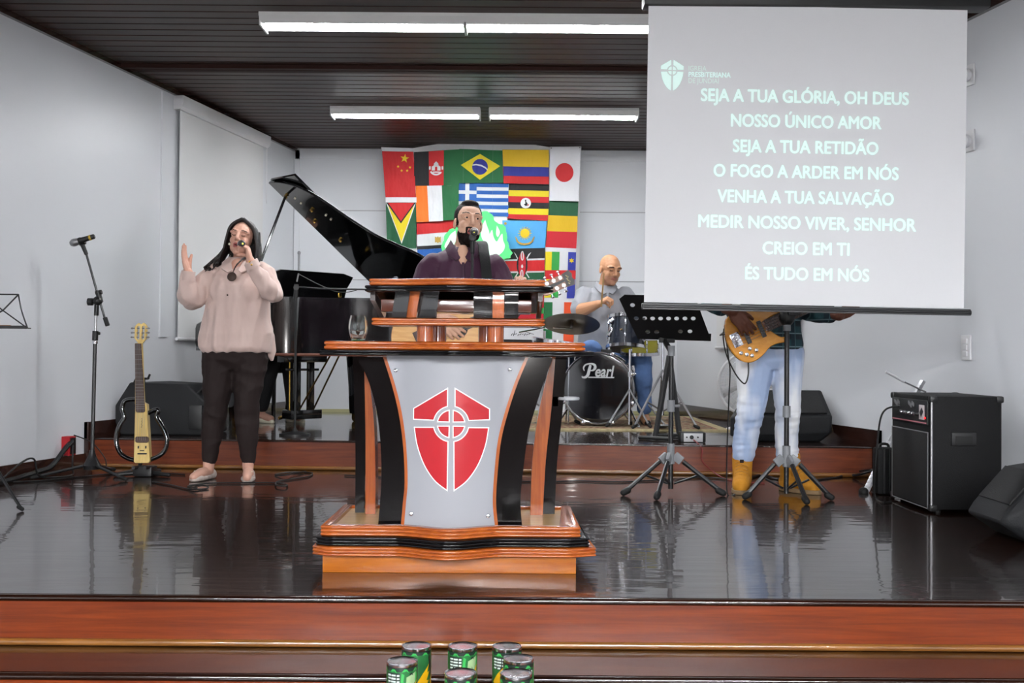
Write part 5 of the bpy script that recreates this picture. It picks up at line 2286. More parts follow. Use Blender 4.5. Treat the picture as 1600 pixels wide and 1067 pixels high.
mb.build('fallboard', M_gloss, piano, smooth=False)
# music desk
mb = MB()
dk = [(-.36, 0), (-.33, .10), (-.37, .23), (.36, .23), (.325, .10), (.36, 0)]
dk = [(-.37, .0), (-.37, .20), (-.30, .225), (.30, .225), (.40, .20), (.385, .16), (.355, .10), (.345, 0)]
mb.prism(dk, .018, Matrix(((0, .25, 1, .50), (1, 0, 0, -.02), (0, .97, -.25, RIM_T + .02), (0, 0, 0, 1))))
dsk = mb.build('music_desk', M_gloss, piano, smooth=False)
mb = MB()
mb.ell((.535, .27, RIM_T + .055), (.004, .018, .03))
mb.build('desk_hinge', M_brass, dsk)
# lid: main leaf with the front leaf folded on top
th = R(36)
lidp = [(x, y) for x, y in rim_curve(-.012) if x > .60]
lidp = [(.60, -HW - .012)] + lidp + [(.60, HW + .012)]


def lid_mat(dz=0.0):
    c, s = math.cos(th), math.sin(th)
    # hinge along y=+HW; lid's own y measured from the hinge toward the treble side is lifted by th
    M = Matrix(((1, 0, 0, 0), (0, c, -s * -1, HW - c * HW), (0, -s, c, RIM_T + .02 + s * HW), (0, 0, 0, 1)))
    return M @ Matrix.Translation((0, 0, dz))


mb = MB()
mb.prism(lidp, .022, lid_mat())
lid = mb.build('lid', M_gloss, piano, ang=30, bevel=.003)
mb = MB()
mb.prism([(.60, -HW - .012), (.93, -HW - .012), (.93, HW + .012), (.60, HW + .012)], .02, lid_mat(.03))
mb.build('lid_front_leaf', M_gloss, lid, smooth=False)
ML = lid_mat()
for x, y in ((.66, -.60), (.80, -.42), (.78, -.06), (.70, -.30)):
    mb = MB()
    mb.cyl(ML @ Vector((x, y, 0)), ML @ Vector((x, y, -.014)), .012)
    mb.ell(ML @ Vector((x, y + .012, -.012)), (.013, .007, .008))
    mb.build('brass_fitting', M_brass, lid)
for x, y in ((.74, -.56), (.75, -.50), (.90, -.34), (.91, -.29)):
    mb = MB()
    mb.cyl(ML @ Vector((x, y, 0)), ML @ Vector((x, y, -.010)), .008)
    mb.build('rubber_bumper', M_ivory, lid)
mb = MB()
mb.tube([Vector((.70, -HW + .03, RIM_T - .02)), ML @ Vector((.66, -.60, -.01))], .011)
mb.build('lid_prop', M_gloss, piano)
# legs, lyre
for x, y, nm in ((.36, -.58, 'leg'), (.36, .58, 'leg'), (1.24, .34, 'leg')):
    mb = MB()
    mb.loft([(x, y, .07, .045, .045), (x, y, .12, .05, .05), (x, y, .30, .055, .055), (x, y, .50, .068, .068), (x, y, .585, .075, .075)], 24, power=6)
    lg = mb.build(nm, M_gloss, piano)
    mb = MB()
    mb.cyl((x - .015, y - .012, .035), (x - .015, y + .012, .035), .035, seg=20)
    mb.box((x, y, .06), (.06, .05, .035))
    mb.build('castor', M_steel if x > 1 else M_brass, lg)
mb = MB()
mb.box((.40, 0, .545), (.10, .42, .07), bev=.005)
mb.box((.40, 0, .085), (.14, .30, .075), bev=.008)
mb.box((.40, 0, .45), (.04, .30, .02), bev=.004)
for y in (-.03, .03):
    mb.box((.42, y * 2.2, .30), (.045, .05, .46), bev=.005)
lyre = mb.build('pedal_lyre', M_gloss, piano)
for y in (-.09, 0, .09):
    mb = MB()
    mb.tube([(.35, y, .06), (.35, y, .55)], .006)
    mb.build('pedal_rod', M_brass, lyre)
    mb = MB()
    mb.tube(spline([(.40, y, .055), (.30, y, .062), (.24, y, .055), (.20, y, .045)], 4), [.008] * 4 + [.012] * 4 + [.016] * 4 + [.012], 8)
    mb.build('pedal', M_brass, lyre)
for y in (-.07, .07):
    mb = MB()
    mb.tube([(.44, y, .10), (.86, y * .6, .585)], .007)
    mb.build('lyre_brace', M_brass, piano)
# bench
bl0 = p0 + Matrix.Rotation(-AL, 3, 'Z') @ Vector((-.27, .02, 0))
t = thing('piano_bench', 'black padded piano bench behind the woman, mostly hidden', 'bench', bl0, -AL)
mb = MB()
mb.box((0, 0, .445), (.28, .5, .07), bev=.02)
mb.build('seat', M_black, t)
for sx in (-1, 1):
    for sy in (-1, 1):
        mb = MB()
        mb.cyl((sx * .11, sy * .21, 0), (sx * .11, sy * .21, .42), .02)
        mb.build('leg', M_gloss, t)

# microphone on a boom in front of the piano
q0 = Vector((P(462, 684, 7.75).x, 7.75, PZ))


def Q_(u, v, dy=0.0):
    return P(u, v, 7.75 + dy) - q0


t = thing('microphone_stand', 'black boom stand miking the piano, its arm reaching toward the pulpit', 'microphone stand', q0)
mb = MB()
mb.lathe([(.0005, .0), (.11, 0), (.11, .012), (.02, .03), (.014, .05), (.0005, .05)], seg=24)
mb.build('round_base', M_black, t)
mb = MB()
mb.tube([(0, 0, .04), Q_(462, 452)], .0085)
mb.build('pole', M_blackm, t)
mb = MB()
mb.cyl(Q_(461, 466), Q_(462.5, 444), .016)
mb.cyl(Q_(462, 449, -.02), Q_(462, 449, .02), .02)
mb.build('boom_clutch', M_black, t)
mb = MB()
mb.tube([Q_(465.5, 427), Q_(463, 440)], .0055)
mb.build('boom_tail', M_steel, t)
mb = MB()
mb.tube([Q_(462, 448), Q_(500, 451), Q_(572, 452), Q_(612, 440, .0)], .0065)
mb.build('boom_arm', M_blackm, t)
mb = MB()
mb.tube(spline([Q_(466, 428), Q_(490, 441), Q_(512, 451), Q_(527, 456), Q_(545, 456), Q_(560, 452)], 5), .0028)
mb.build('clipped_cable', M_cable, t)
mp = P(617, 437, 7.75)
microphone(None, 'dark microphone on the piano boom just left of the singing guitarist', (mp.x, mp.y, mp.z), (mp.x - .06, mp.y + .02, mp.z - .12), head_m=mat('dark_grille', (58, 58, 64), rough=.5, metal=.4))
g_ = Vector((P(466, 425, 10.45).x, 10.45, PZ))
t = thing('thin_pole', 'thin grey upright pole standing behind the piano music desk', 'pole', g_)
mb = MB()
mb.tube([(0, 0, .02), (0, 0, P(466, 396, 10.45).z - PZ)], .011)
mb.ell((0, 0, P(466, 395, 10.45).z - PZ), (.016, .014, .02))
mb.build('tube', M_steel, t)
mb = MB()
mb.lathe([(.0005, 0), (.13, 0), (.12, .02), (.0005, .025)])
mb.build('round_base', M_steel, t)

# ------------------------------------------------------------------ singer's microphone stand
YV = 5.86
v0 = Vector((P(737, 500, YV).x, YV, 0))
t = thing('microphone_stand', 'straight black microphone stand behind the pulpit in front of the singing man', 'microphone stand', v0)
mb = MB()
mb.lathe([(.0005, 0), (.13, 0), (.13, .014), (.02, .03), (.014, .05), (.0005, .05)], seg=28)
mb.build('round_base', M_black, t)
ztop = P(738, 374, YV).z
mb = MB()
mb.tube([(0, 0, .04), (0, 0, .93)], .0115)
mb.build('lower_pole', M_blackm, t)
mb = MB()
mb.tube([(0, 0, .93), (0, 0, ztop - .06)], .0075)
mb.build('upper_pole', M_blackm, t)
mb = MB()
mb.cyl((0, 0, .87), (0, 0, .95), .02)
mb.box((-.02, -.0, .872), (.09, .04, .03), bev=.006)
mb.build('height_clutch', M_black, t)
mb = MB()
mb.cap((0, 0, ztop - .07), (0, .0, ztop - .015), .011, .013)
mb.cyl((0, -.01, ztop + .012), (0, .05, ztop + .018), .019)
mb.build('mic_clip', M_black, t)
mh = P(739.5, 361.8, 5.965)
sm_ = microphone(None, 'silver-ringed microphone at the mouth of the singing man', mh, P(739.5, 362.8, 5.80), head_m=mat('bright_mesh', (225, 225, 228), rough=.3, metal=.7))
mb = MB()
d = P(739.5, 362.8, 5.80) - mh
mb.ell(d * 1.005, (.003, .003, .003))
mb.build('indicator', mat('yellow_led', (240, 230, 90), emit=1.0), sm_)

# ------------------------------------------------------------------ drum kit
M_shell = mat('dark_blue_shell', (30, 36, 48), rough=0.25, coat=.6)
M_headb = mat('black_drum_head', (12, 13, 17), rough=0.12, spec=.5, coat=.5)
M_skin = mat('clear_drum_skin', (150, 138, 122), rough=0.35)
M_wskin = mat('white_drum_skin', (210, 208, 202), rough=0.5)
M_cym = mat('dark_bronze', (74, 62, 48), rough=0.38, metal=.8)
M_rug = None
YBD = 8.78
k0_ = Vector((P(935, 667, YBD).x, YBD, PZ + .014))
bd = thing('bass_drum', 'black bass drum with white script lettering on its head', 'drum', k0_, R(-11))
br_ = .292
zc = br_ + .012
mb = MB()
mb.lathe([(br_ - .012, .02), (br_ - .012, .40)], (0, 0, zc), (0, 1, 0), 48)
mb.build('shell', M_shell, bd)
for y in (0.0, .40):
    mb = MB()
    mb.lathe([(br_ - .014, y - .01), (br_, y - .012), (br_ + .004, y), (br_, y + .03), (br_ - .014, y + .03), (br_ - .014, y - .01)], (0, 0, zc), (0, 1, 0), 56)
    mb.build('hoop', M_shell if False else mat('hoop_lacquer', (26, 28, 34), rough=.25, coat=.6), bd)
    mb = MB()
    mb.tube([(.0 + (br_ - .004) * math.cos(2 * PI * i / 56), y - .013, zc + (br_ - .004) * math.sin(2 * PI * i / 56)) for i in range(56)], .004, 6, closed=True)
    mb.build('hoop_inlay', M_chrome, bd)
mb = MB()
mb.lathe([(.0005, -.004), (br_ - .05, -.003), (br_ - .013, 0), (br_ - .013, .004), (.0005, .004)], (0, 0, zc), (0, 1, 0), 56)
head = mb.build('front_head', M_headb, bd)
for i in range(8):
    a = 2 * PI * (i + .5) / 8
    mb = MB()
    q = Vector((math.cos(a), 0, math.sin(a)))
    mb.tube([Vector((0, 0, zc)) + q * (br_ + .014) + Vector((0, -.02, 0)), Vector((0, 0, zc)) + q * (br_ + .014) + Vector((0, .15, 0))], .005)
    mb.box(Vector((0, 0, zc)) + q * (br_ + .008) + Vector((0, -.005, 0)), (.035, .03, .03), frame_from(q), bev=.004)
    mb.build('tension_claw', M_chrome, bd)
# lettering
Mt = Matrix.Translation((.0, -.0065, zc)) @ XZ
pw = .27
wl_ = text_mesh('earl', 'lettering', .125, Mt @ Matrix.Translation((.045, .133, 0)), mat('white_print', (206, 208, 210), rough=.4), head, offset=.0028, shear=.22, extrude=.0006, fit=.155)
mb = MB()
ww = M_white


def stroke(pts, ws):
    """flat brush stroke on the drum head"""
    pts = spline([(x, 0, z) for x, z in pts], 6)
    n = len(pts)
    vs = []
    for i, p in enumerate(pts):
        d = (pts[min(i + 1, n - 1)] - pts[max(i - 1, 0)]).normalized()
        nn = Vector((-d.z, 0, d.x))
        f = i / (n - 1) * (len(ws) - 1)
        k = min(int(f), len(ws) - 2)
        w_ = ws[k] + (ws[k + 1] - ws[k]) * (f - k)
        for s in (1, -1):
            q = p + nn * w_ * s
            vs.append((q.x, -.0072, zc + q.z))
    mb.raw(vs, [(2 * i, 2 * i + 1, 2 * i + 3, 2 * i + 2) for i in range(n - 1)])


stroke([(-.062, .188), (-.072, .15), (-.082, .11), (-.10, .09), (-.125, .088), (-.13, .098)], [.009, .012, .012, .01, .007, .003])
stroke([(-.112, .14), (-.118, .165), (-.10, .19), (-.06, .198), (-.03, .188), (-.025, .165), (-.04, .146), (-.068, .142)], [.003, .006, .006, .006, .01, .012, .007, .003])
mb.raw([(-.102 + .02, -.0068, zc + .083), (.128, -.0068, zc + .083), (.131, -.0068, zc + .093), (-.08 + .003, -.0068, zc + .093)], [(0, 1, 2, 3)])
mb.build('script_initial', MATS['white_print'], head, smooth=False)
# spurs
for s in (-1, 1):
    mb = MB()
    mb.tube([(s * .23, .12, zc - .12), (s * .33, -.03, .0)], .008)
    mb.cap((s * .325, -.025, .012), (s * .332, -.033, .002), .012, .011)
    mb.build('spur', M_chrome, bd)
# tom mount and rack tom
mb = MB()
mb.box((.05, .15, zc + br_ + .005), (.09, .05, .035), bev=.006)
mb.build('tom_bracket', M_black, bd)
mb = MB()
mb.tube([(.07, .15, zc + br_), (.075, .15, zc + br_ + .17), (.09, .15, zc + br_ + .27), (.13, .16, zc + br_ + .26)], .011)
mb.cap((.07, .15, zc + br_ + .14), (.10, .15, zc + br_ + .19), .02, .018)
mb.cap((.085, .145, zc + br_ + .25), (.11, .15, zc + br_ + .27), .022, .018)
mb.build('tom_holder', M_chrome, bd)


def drum(name, label, loc, r, h, tilt, top_m, bot_m, shell_m, lugs=6, rim=M_chrome, group=None):
    t = thing(name, label, 'drum', loc, 0, group)
    Rm = Matrix.Rotation(R(tilt[0]), 3, 'X') @ Matrix.Rotation(R(tilt[1]), 3, 'Y')
    ax = Rm @ Vector((0, 0, 1))
    def put(prof, nm, m, seg=40):
        mb = MB()
        mb.lathe(prof, (0, 0, 0), ax, seg)
        return mb.build(nm, m, t)
    put([(r, -h / 2), (r, h / 2)], 'shell', shell_m)
    for s, m, nm in ((1, top_m, 'top_skin'), (-1, bot_m, 'bottom_skin')):
        z = s * h / 2
        put([(.0005, z + s * .004), (r - .002, z + s * .004), (r - .001, z)], nm, m)
        put([(r + .002, z - s * .018), (r + .010, z - s * .014), (r + .010, z + s * .012), (r + .001, z + s * .014), (r + .001, z - .0)], 'hoop', rim)
    x, y = frame_from(ax).col[0], frame_from(ax).col[1]
    for i in range(lugs):
        a = 2 * PI * (i + .3) / lugs
        q = (x * math.cos(a) + y * math.sin(a)) * (r + .008)
        mb = MB()
        mb.tube([q + ax * (h / 2 + .01), q - ax * (h / 2 + .01)], .0035, 6)
        for s in (1, -1):
            mb.cap(q + ax * s * h * .32, q + ax * s * h * .16, .008, .009, 8)
        mb.build('lug', M_chrome, t)
    return t


YTM = 8.98
tc = (P(980, 494, YTM) + P(980, 548, YTM)) / 2
drum('rack_tom', 'dark blue rack tom mounted over the bass drum', tc, .163, .25, (-11, 3), M_wskin, M_skin, M_shell)
YFT = 9.02
ft = P(866, 532, YFT)
tt_ = drum('floor_tom', 'black floor tom beside the bass drum, half hidden by the pulpit top', (ft.x, YFT, ft.z - .19), .205, .36, (2, 8), M_wskin, M_wskin, M_shell)
for a in (60, 180, 300):
    mb = MB()
    q = Vector((math.cos(R(a)), math.sin(R(a)), 0)) * .222
    mb.tube([q + Vector((0, 0, .05)), q + Vector((0, 0, -(ft.z - .19) + PZ + .022))], .007)
    mb.build('leg', M_chrome, tt_)
YSN = 9.02
sn = P(1000, 540, YSN)
M_olv = mat('yellow_olive_shell', (176, 168, 42), rough=0.35, coat=.4)
sd_ = drum('snare_drum', 'yellow snare drum behind the holed music stand', (sn.x, YSN, sn.z), .155, .13, (4, 0), M_wskin, M_wskin, M_olv, lugs=8)
mb = MB()
mb.tube([(0, 0, -.09), (0, 0, -(sn.z - PZ) + .12)], .011)
mb.build('stand_pole', M_chrome, sd_)
for a in (80, 200, 320):
    q = Vector((math.cos(R(a)), math.sin(R(a)), 0))
    mb = MB()
    mb.tube([Vector((0, 0, -(sn.z - PZ) + .26)), q * .24 + Vector((0, 0, -(sn.z - PZ) + .028))], .008)
    mb.build('stand_leg', M_steel, sd_)
    mb = MB()
    mb.tube([Vector((0, 0, -.10)), q * .14 + Vector((0, 0, -.075)), q * .16 + Vector((0, 0, -.05))], .006)
    mb.build('stand_basket_arm', M_chrome, sd_)


def cymbal_stand(name, label, base, pole_top, legs, arm=None):
    t = thing(name, label, 'cymbal stand', base)
    z0 = 0
    mb = MB()
    mb.tube([(0, 0, .10), (0, 0, pole_top)], .0105)
    mb.build('pole', M_chrome, t)
    mb = MB()
    mb.cyl((0, 0, pole_top * .48), (0, 0, pole_top * .48 + .04), .018)
    mb.cyl((0, 0, pole_top * .48 + .02), (.045, -.01, pole_top * .48 + .02), .007)
    mb.build('wing_clamp', M_chrome, t)
    for a in legs:
        q = Vector((math.cos(R(a)), math.sin(R(a)), 0))
        mb = MB()
        mb.tube([Vector((0, 0, .46)), q * .30 + Vector((0, 0, .014))], .0095)
        lg = mb.build('leg', M_steel, t)
        mb = MB()
        mb.tube([Vector((0, 0, .13)), q * .17 + Vector((0, 0, .212))], .007)
        mb.build('leg_strut', M_steel, lg)
        mb = MB()
        mb.cap(q * .28 + Vector((0, 0, .028)), q * .31 + Vector((0, 0, .014)), .014, .013)
        mb.build('rubber_foot', M_rubber, lg)
    return t


def cymbal(name, label, c, r, tilt, group=None):
    t = thing(name, label, 'cymbal', c, 0, group)
    ax = Matrix.Rotation(R(tilt[0]), 3, 'X') @ Matrix.Rotation(R(tilt[1]), 3, 'Y') @ Vector((0, 0, 1))
    mb = MB()
    pr = [(.006, .022), (r * .12, .019), (r * .2, .004), (r * .5, -.006), (r * .8, -.013), (r, -.02)]
    mb.lathe([(a, h + .0012) for a, h in pr] + [(a, h - .0012) for a, h in pr[::-1]] + [(.006, .0232)], (0, 0, 0), ax, 56)
    mb.build('disc', M_cym, t)
    mb = MB()
    mb.lathe([(.014, .024), (.018, .03), (.016, .042), (.005, .046), (.0005, .046)], (0, 0, 0), ax, 16)
    mb.lathe([(.0005, -.05), (.013, -.05), (.015, -.03), (.012, .016)], (0, 0, 0), ax, 16)
    mb.build('felt_and_nut', M_chrome, t)
    return t


YCY = 8.72
cc = P(893, 503, YCY)
cymbal('crash_cymbal', 'large dark bronze cymbal tilted over the floor tom', cc, .228, (-20, 3))
cs0 = Vector((P(851, 600, 8.86).x, 8.86, PZ + .014))
cst = cymbal_stand('cymbal_stand', 'chrome boom stand carrying the large dark cymbal', cs0, P(851, 517, 8.86).z - cs0.z, (20, 140, 260))
mb = MB()
pa, pb_ = P(811, 519, 8.93) - cs0, P(856, 511, 8.86) - cs0
pc_ = Vector(cc) - cs0 + Vector((-.01, .02, -.05))
mb.tube([pa, pb_, pc_], .0065)
mb.build('boom_arm', M_chrome, cst)
mb = MB()
mb.cyl(pb_ + Vector((-.01, -.02, 0)), pb_ + Vector((.01, .02, 0)), .018)
mb.build('boom_tilter', M_chrome, cst)
YHH = 8.62
h0 = Vector((P(1036, 670, YHH).x, YHH, PZ + .014))
hh = cymbal_stand('hi_hat_stand', 'chrome hi-hat stand right of the bass drum behind the holed music stand', h0, P(1036, 505, YHH).z - h0.z, (215, 325, 90))
mb = MB()
mb.box((-.02, -.13, .02), (.09, .26, .012), Matrix.Rotation(R(-8), 3, 'X'), bev=.004)
mb.build('foot_pedal', M_steel, hh)
hz0 = P(1036, 512, YHH).z
cymbal('hi_hat_cymbal', 'upper of the two hi-hat cymbals behind the holed music stand', (h0.x, YHH, hz0), .17, (-3, 0), 'hi-hat cymbals')
cymbal('hi_hat_cymbal', 'lower of the two hi-hat cymbals behind the holed music stand', (h0.x, YHH, hz0 - .052), .17, (177, 0), 'hi-hat cymbals')
b1_ = Vector((P(985, 676, 8.66).x, 8.70, PZ + .014))
t = thing('hardware_tripod', 'low chrome tripod standing between the bass drum and the hi-hat stand', 'stand', b1_)
mb = MB()
mb.tube([(0, 0, .02), (0, 0, .62)], .009)
mb.build('pole', M_chrome, t)
mb = MB()
mb.cyl((0, 0, .4), (0, 0, .44), .017)
mb.cyl((0, 0, .42), (.05, -.02, .425), .007)
mb.build('wing_clamp', M_chrome, t)
for a in (200, 320, 80):
    q = Vector((math.cos(R(a)), math.sin(R(a)), 0))
    mb = MB()
    mb.tube([Vector((0, 0, .30)), q * .19 + Vector((0, 0, .014))], .0085)
    lg = mb.build('leg', M_steel, t)
    mb = MB()
    mb.cap(q * .18 + Vector((0, 0, .026)), q * .20 + Vector((0, 0, .014)), .014, .013)
    mb.build('rubber_foot', M_rubber, lg)
dthr = Vector((P(945, 600, 9.48).x, 9.48, PZ + .014))
t = thing('drum_throne', 'round black drum stool under the drummer', 'stool', dthr)
mb = MB()
mb.lathe([(.0005, .42), (.15, .42), (.17, .44), (.17, .50), (.15, .52), (.0005, .525)], seg=28)
mb.build('seat', M_black, t)
mb = MB()
mb.tube([(0, 0, .03), (0, 0, .42)], .015)
mb.build('pole', M_chrome, t)
for a in (30, 150, 270):
    mb = MB()
    q = Vector((math.cos(R(a)), math.sin(R(a)), 0))
    mb.tube([(0, 0, .3), q * .25 + Vector((0, 0, .012))], .01)
    mb.build('leg', M_chrome, t)

# rug under the drums
m = bpy.data.materials.new('patterned_rug')
m.use_nodes = True
nt = m.node_tree
bs = nt.nodes['Principled BSDF']
bs.inputs['Roughness'].default_value = .95
tc_ = nt.nodes.new('ShaderNodeTexCoord')
vo = nt.nodes.new('ShaderNodeTexVoronoi')
vo.inputs['Scale'].default_value = 9
nt.links.new(tc_.outputs['Object'], vo.inputs['Vector'])
rp = nt.nodes.new('ShaderNodeValToRGB')
rp.color_ramp.interpolation = 'CONSTANT'
els = rp.color_ramp.elements
els[0].position = 0
els[0].color = lin((118, 62, 52)) + (1,)
els[1].position = .28
els[1].color = lin((168, 152, 118)) + (1,)
for p_, c_ in ((.45, (132, 96, 74)), (.62, (150, 134, 104)), (.8, (72, 70, 72))):
    e = els.new(p_)
    e.color = lin(c_) + (1,)
nt.links.new(vo.outputs['Distance'], rp.inputs['Fac'])
nt.links.new(rp.outputs['Color'], bs.inputs['Base Color'])
M_rug = m
M_rugb = mat('beige_rug_border', (178, 164, 126), rough=.95, var=.2, vscale=30)
M_rugr = mat('dull_red_rug_stripe', (136, 92, 78), rough=.95, var=.2, vscale=30)
rx0, rx1, ry0, ry1 = -.55, 1.70, 8.46, 10.3
t = thing('rug', 'patterned beige and red rug under the drum kit', 'rug', ((rx0 + rx1) / 2, (ry0 + ry1) / 2, PZ))
hw, hd = (rx1 - rx0) / 2, (ry1 - ry0) / 2
mb = MB()
mb.box((0, 0, .006), (2 * hw, 2 * hd, .012))
mb.build('rug_border', M_rugb, t, smooth=False)
mb = MB()
mb.box((0, 0, .0065), (2 * hw - .16, 2 * hd - .16, .0125))
mb.build('rug_stripe', M_rugr, t, smooth=False)
mb = MB()
mb.box((0, 0, .0068), (2 * hw - .22, 2 * hd - .22, .0128))
mb.build('rug_field', M_rug, t, smooth=False)

# ------------------------------------------------------------------ people
M_eyew = mat('eye_white', (214, 208, 202), rough=.3)
M_iris = mat('eye_dark', (36, 24, 20), rough=.7, spec=.2)


def skin(name, rgb):
    return mat(name, rgb, rough=.48, spec=.4, bump=.03, bscale=90)


def head_matrix(pos, yaw=0, pitch=0, roll=0, s=1.0):
    """yaw > 0 turns the face to image right, pitch > 0 lifts the chin, roll > 0 tips the crown to image right"""
    return Matrix.Translation(pos) @ Matrix.Rotation(R(yaw), 4, 'Z') @ Matrix.Rotation(R(roll), 4, 'Y') @ Matrix.Rotation(R(-pitch), 4, 'X') @ Matrix.Diagonal((s, s, s, 1))


def add_head(mb, H, neck_to=None, neck_r=.052, mouth_open=0.0, female=False, jaw=1.0, ear=True):
    def e(c, r, rot=None):
        o = len(mb.v)
        mb.ell(c, r, rot, 18, 12)
        for i in range(o, len(mb.v)):
            mb.v[i] = tuple(H @ Vector(mb.v[i]))

    def ch(pr):
        o = len(mb.v)
        mb.chain(pr, 12)
        for i in range(o, len(mb.v)):
            mb.v[i] = tuple(H @ Vector(mb.v[i]))
    e((0, .012, .038), (.076, .095, .083))
    e((0, -.02, .03), (.070, .072, .07))
    e((0, -.028, -.03), (.061 * jaw, .064, .08))
    e((0, -.042, -.078), (.043 * jaw, .044, .036))
    e((0, -.074, -.097 - mouth_open * .012), (.022, .018, .016))
    for s in (-1, 1):
        e((s * .035, -.060, -.024), (.025, .024, .026))
        e((s * .046 * jaw, -.022, -.058), (.016, .035, .032))
        e((s * .031, -.0765, .010), (.016, .012, .011))
        ch([((s * .012, -.088, .030), .010), ((s * .034, -.087, .034), .0105), ((s * .056, -.068, .027), .010)])
        e((s * .011, -.100, -.026), (.009, .010, .008))
        if ear:
            e((s * .075, .012, -.004), (.010, .019, .031))
    ch([((0, -.088, .026), .0105), ((0, -.100, .002), .011), ((0, -.112, -.020), .0125)])
    o_ = mouth_open * .014
    ch([((-.023, -.083, -.054), .0055), ((-.009, -.0935, -.0495 + o_ * .3), .0062), ((.009, -.0935, -.0495 + o_ * .3), .0062), ((.023, -.083, -.054), .0055)])
    ch([((-.021, -.083, -.056 - o_), .0055), ((0, -.0925, -.061 - o_ * 1.3), .0075), ((.021, -.083, -.056 - o_), .0055)])
    if neck_to is not None:
        a = H @ Vector((0, .022, -.055))
        b = Vector(neck_to)
        mb.chain([(a, neck_r), (a * .5 + b * .5, neck_r * .98), (b, neck_r * 1.18)])


def head_paint(H, c, regions):
    """c: centres in person space; regions: list of (index, fn(x, y, z) -> mask) in head space, later ones win"""
    Hi = np.array(H.inverted())
    q = c @ Hi[:3, :3].T + Hi[:3, 3]
    near = (np.abs(q[:, 0]) < .12) & (np.abs(q[:, 1]) < .15) & (q[:, 2] > -.15) & (q[:, 2] < .16)
    idx = np.zeros(len(c), dtype=np.int32)
    for k, fn in regions:
        idx[near & fn(q[:, 0], q[:, 1], q[:, 2])] = k
    return idx


def add_hand(mb, wrist, d, n, side, curl=(20, 25, 20), spread=4, thumb=(35, 20), s=1.0, each=None):
    """wrist point, finger direction d, palm normal n, side = +1 when the thumb lies toward (-n x d)"""
    z = Vector(d).normalized()
    y = -(Vector(n) - z * Vector(n).dot(z)).normalized()
    x = y.cross(z)
    M = Matrix((x, y, z)).transposed()
    W = Vector(wrist)

    def pt(v):
        return W + M @ (Vector(v) * s)
    xs = [.030, .010, -.010, -.029]
    kn = [.088, .092, .088, .078]
    Ls = [(.042, .026, .020), (.046, .029, .021), (.043, .027, .020), (.034, .021, .018)]
    for i in range(4):
        mb.chain([(pt((xs[i] * .55 * side, 0, .0)), .0165 * s), (pt((xs[i] * side, 0, kn[i] * .55)), .0145 * s), (pt((xs[i] * side, .001, kn[i])), .0108 * s)], 10)
        p = Vector((xs[i] * side, 0, kn[i]))
        a = 0
        sp = R(spread * (1.5 - i)) * side
        cu = each[i] if each else curl
        pr = [(pt(p), .0104 * s)]
        for j in range(3):
            a += R(cu[j])
            dv = Vector((math.sin(sp) * math.cos(a), -math.sin(a), math.cos(a) * math.cos(sp)))
            p = p + dv * Ls[i][j]
            pr.append((pt(p), (.0094, .0086, .0076)[j] * s))
        mb.chain(pr, 10)
    mb.ell(pt((0, .0, .045)), (.034 * s, .016 * s, .045 * s), M)
    # thumb leaves the side of the palm
    p = Vector((.026 * side, -.004, .022))
    pr = [(pt((.012 * side, 0, .012)), .0150 * s), (pt(p), .0140 * s)]
    a0, b0 = R(thumb[0]), R(thumb[1])
    for j, L in enumerate((.040, .030, .024)):
        aa = a0 * (1 - .30 * j)
        bb = b0 * (1 + .5 * j)
        dv = Vector((side * math.sin(aa) * math.cos(bb), -math.sin(bb), math.cos(aa) * math.cos(bb)))
        p = p + dv * L
        pr.append((pt(p), (.0122, .0108, .0092)[j] * s))
    mb.chain(pr, 10)


def eyes(H, parent, look=(0, 0), closed=False, m_lid=None, size=1.0):
    for s in (-1, 1):
        if closed:
            mb = MB()
            pts = [H @ Vector((s * (.019 + .006 * i), -.0888 + .0012 * (i - 2) ** 2 * .5, .004 - .0016 * (2 - abs(i - 2)))) for i in range(5)]
            mb.tube(pts, .0021, 6)
            mb.build('eyelashes', M_iris, parent)
            continue
        mb = MB()
        c = H @ Vector((s * .031, -.0790, .0100))
        k = H.to_scale().x * size
        mb.ell(c, (.0115 * k, .0105 * k, .0060 * k), H.to_3x3().normalized(), 14, 10)
        ey = mb.build('eye', M_eyew, parent)
        mb = MB()
        c = H @ Vector((s * .031 + look[0], -.0886, .0105 + look[1]))
        mb.ell(c, (.0056 * k, .0030 * k, .0056 * k), H.to_3x3().normalized(), 12, 8)
        mb.build('iris', M_iris, ey)


def shoe(name, m, parent, heel, toe, w=.045, h=.07, sole_m=None):
    """simple low shoe from heel to toe on the floor"""
    heel, toe = Vector(heel), Vector(toe)
    mb = MB()
    d = (toe - heel)
    mb.cap(heel + Vector((0, 0, h * .45)), heel + d * .45 + Vector((0, 0, h * .45)), w * .85, w * .92)
    mb.cap(heel + d * .3 + Vector((0, 0, h * .42)), toe + Vector((0, 0, h * .25)), w * .9, w * .62)
    for i, v in enumerate(mb.v):
        if v[2] < heel.z:
            mb.v[i] = (v[0], v[1], heel.z + (v[2] - heel.z) * .05)
    o = remesh(mb, name, m, parent, .006, 3)
    return o


M_hair = mat('dark_brown_hair', (26, 19, 18), rough=.38, spec=.5, bump=.5, bscale=60, stretch=(3, 3, .4))
M_lash = M_iris

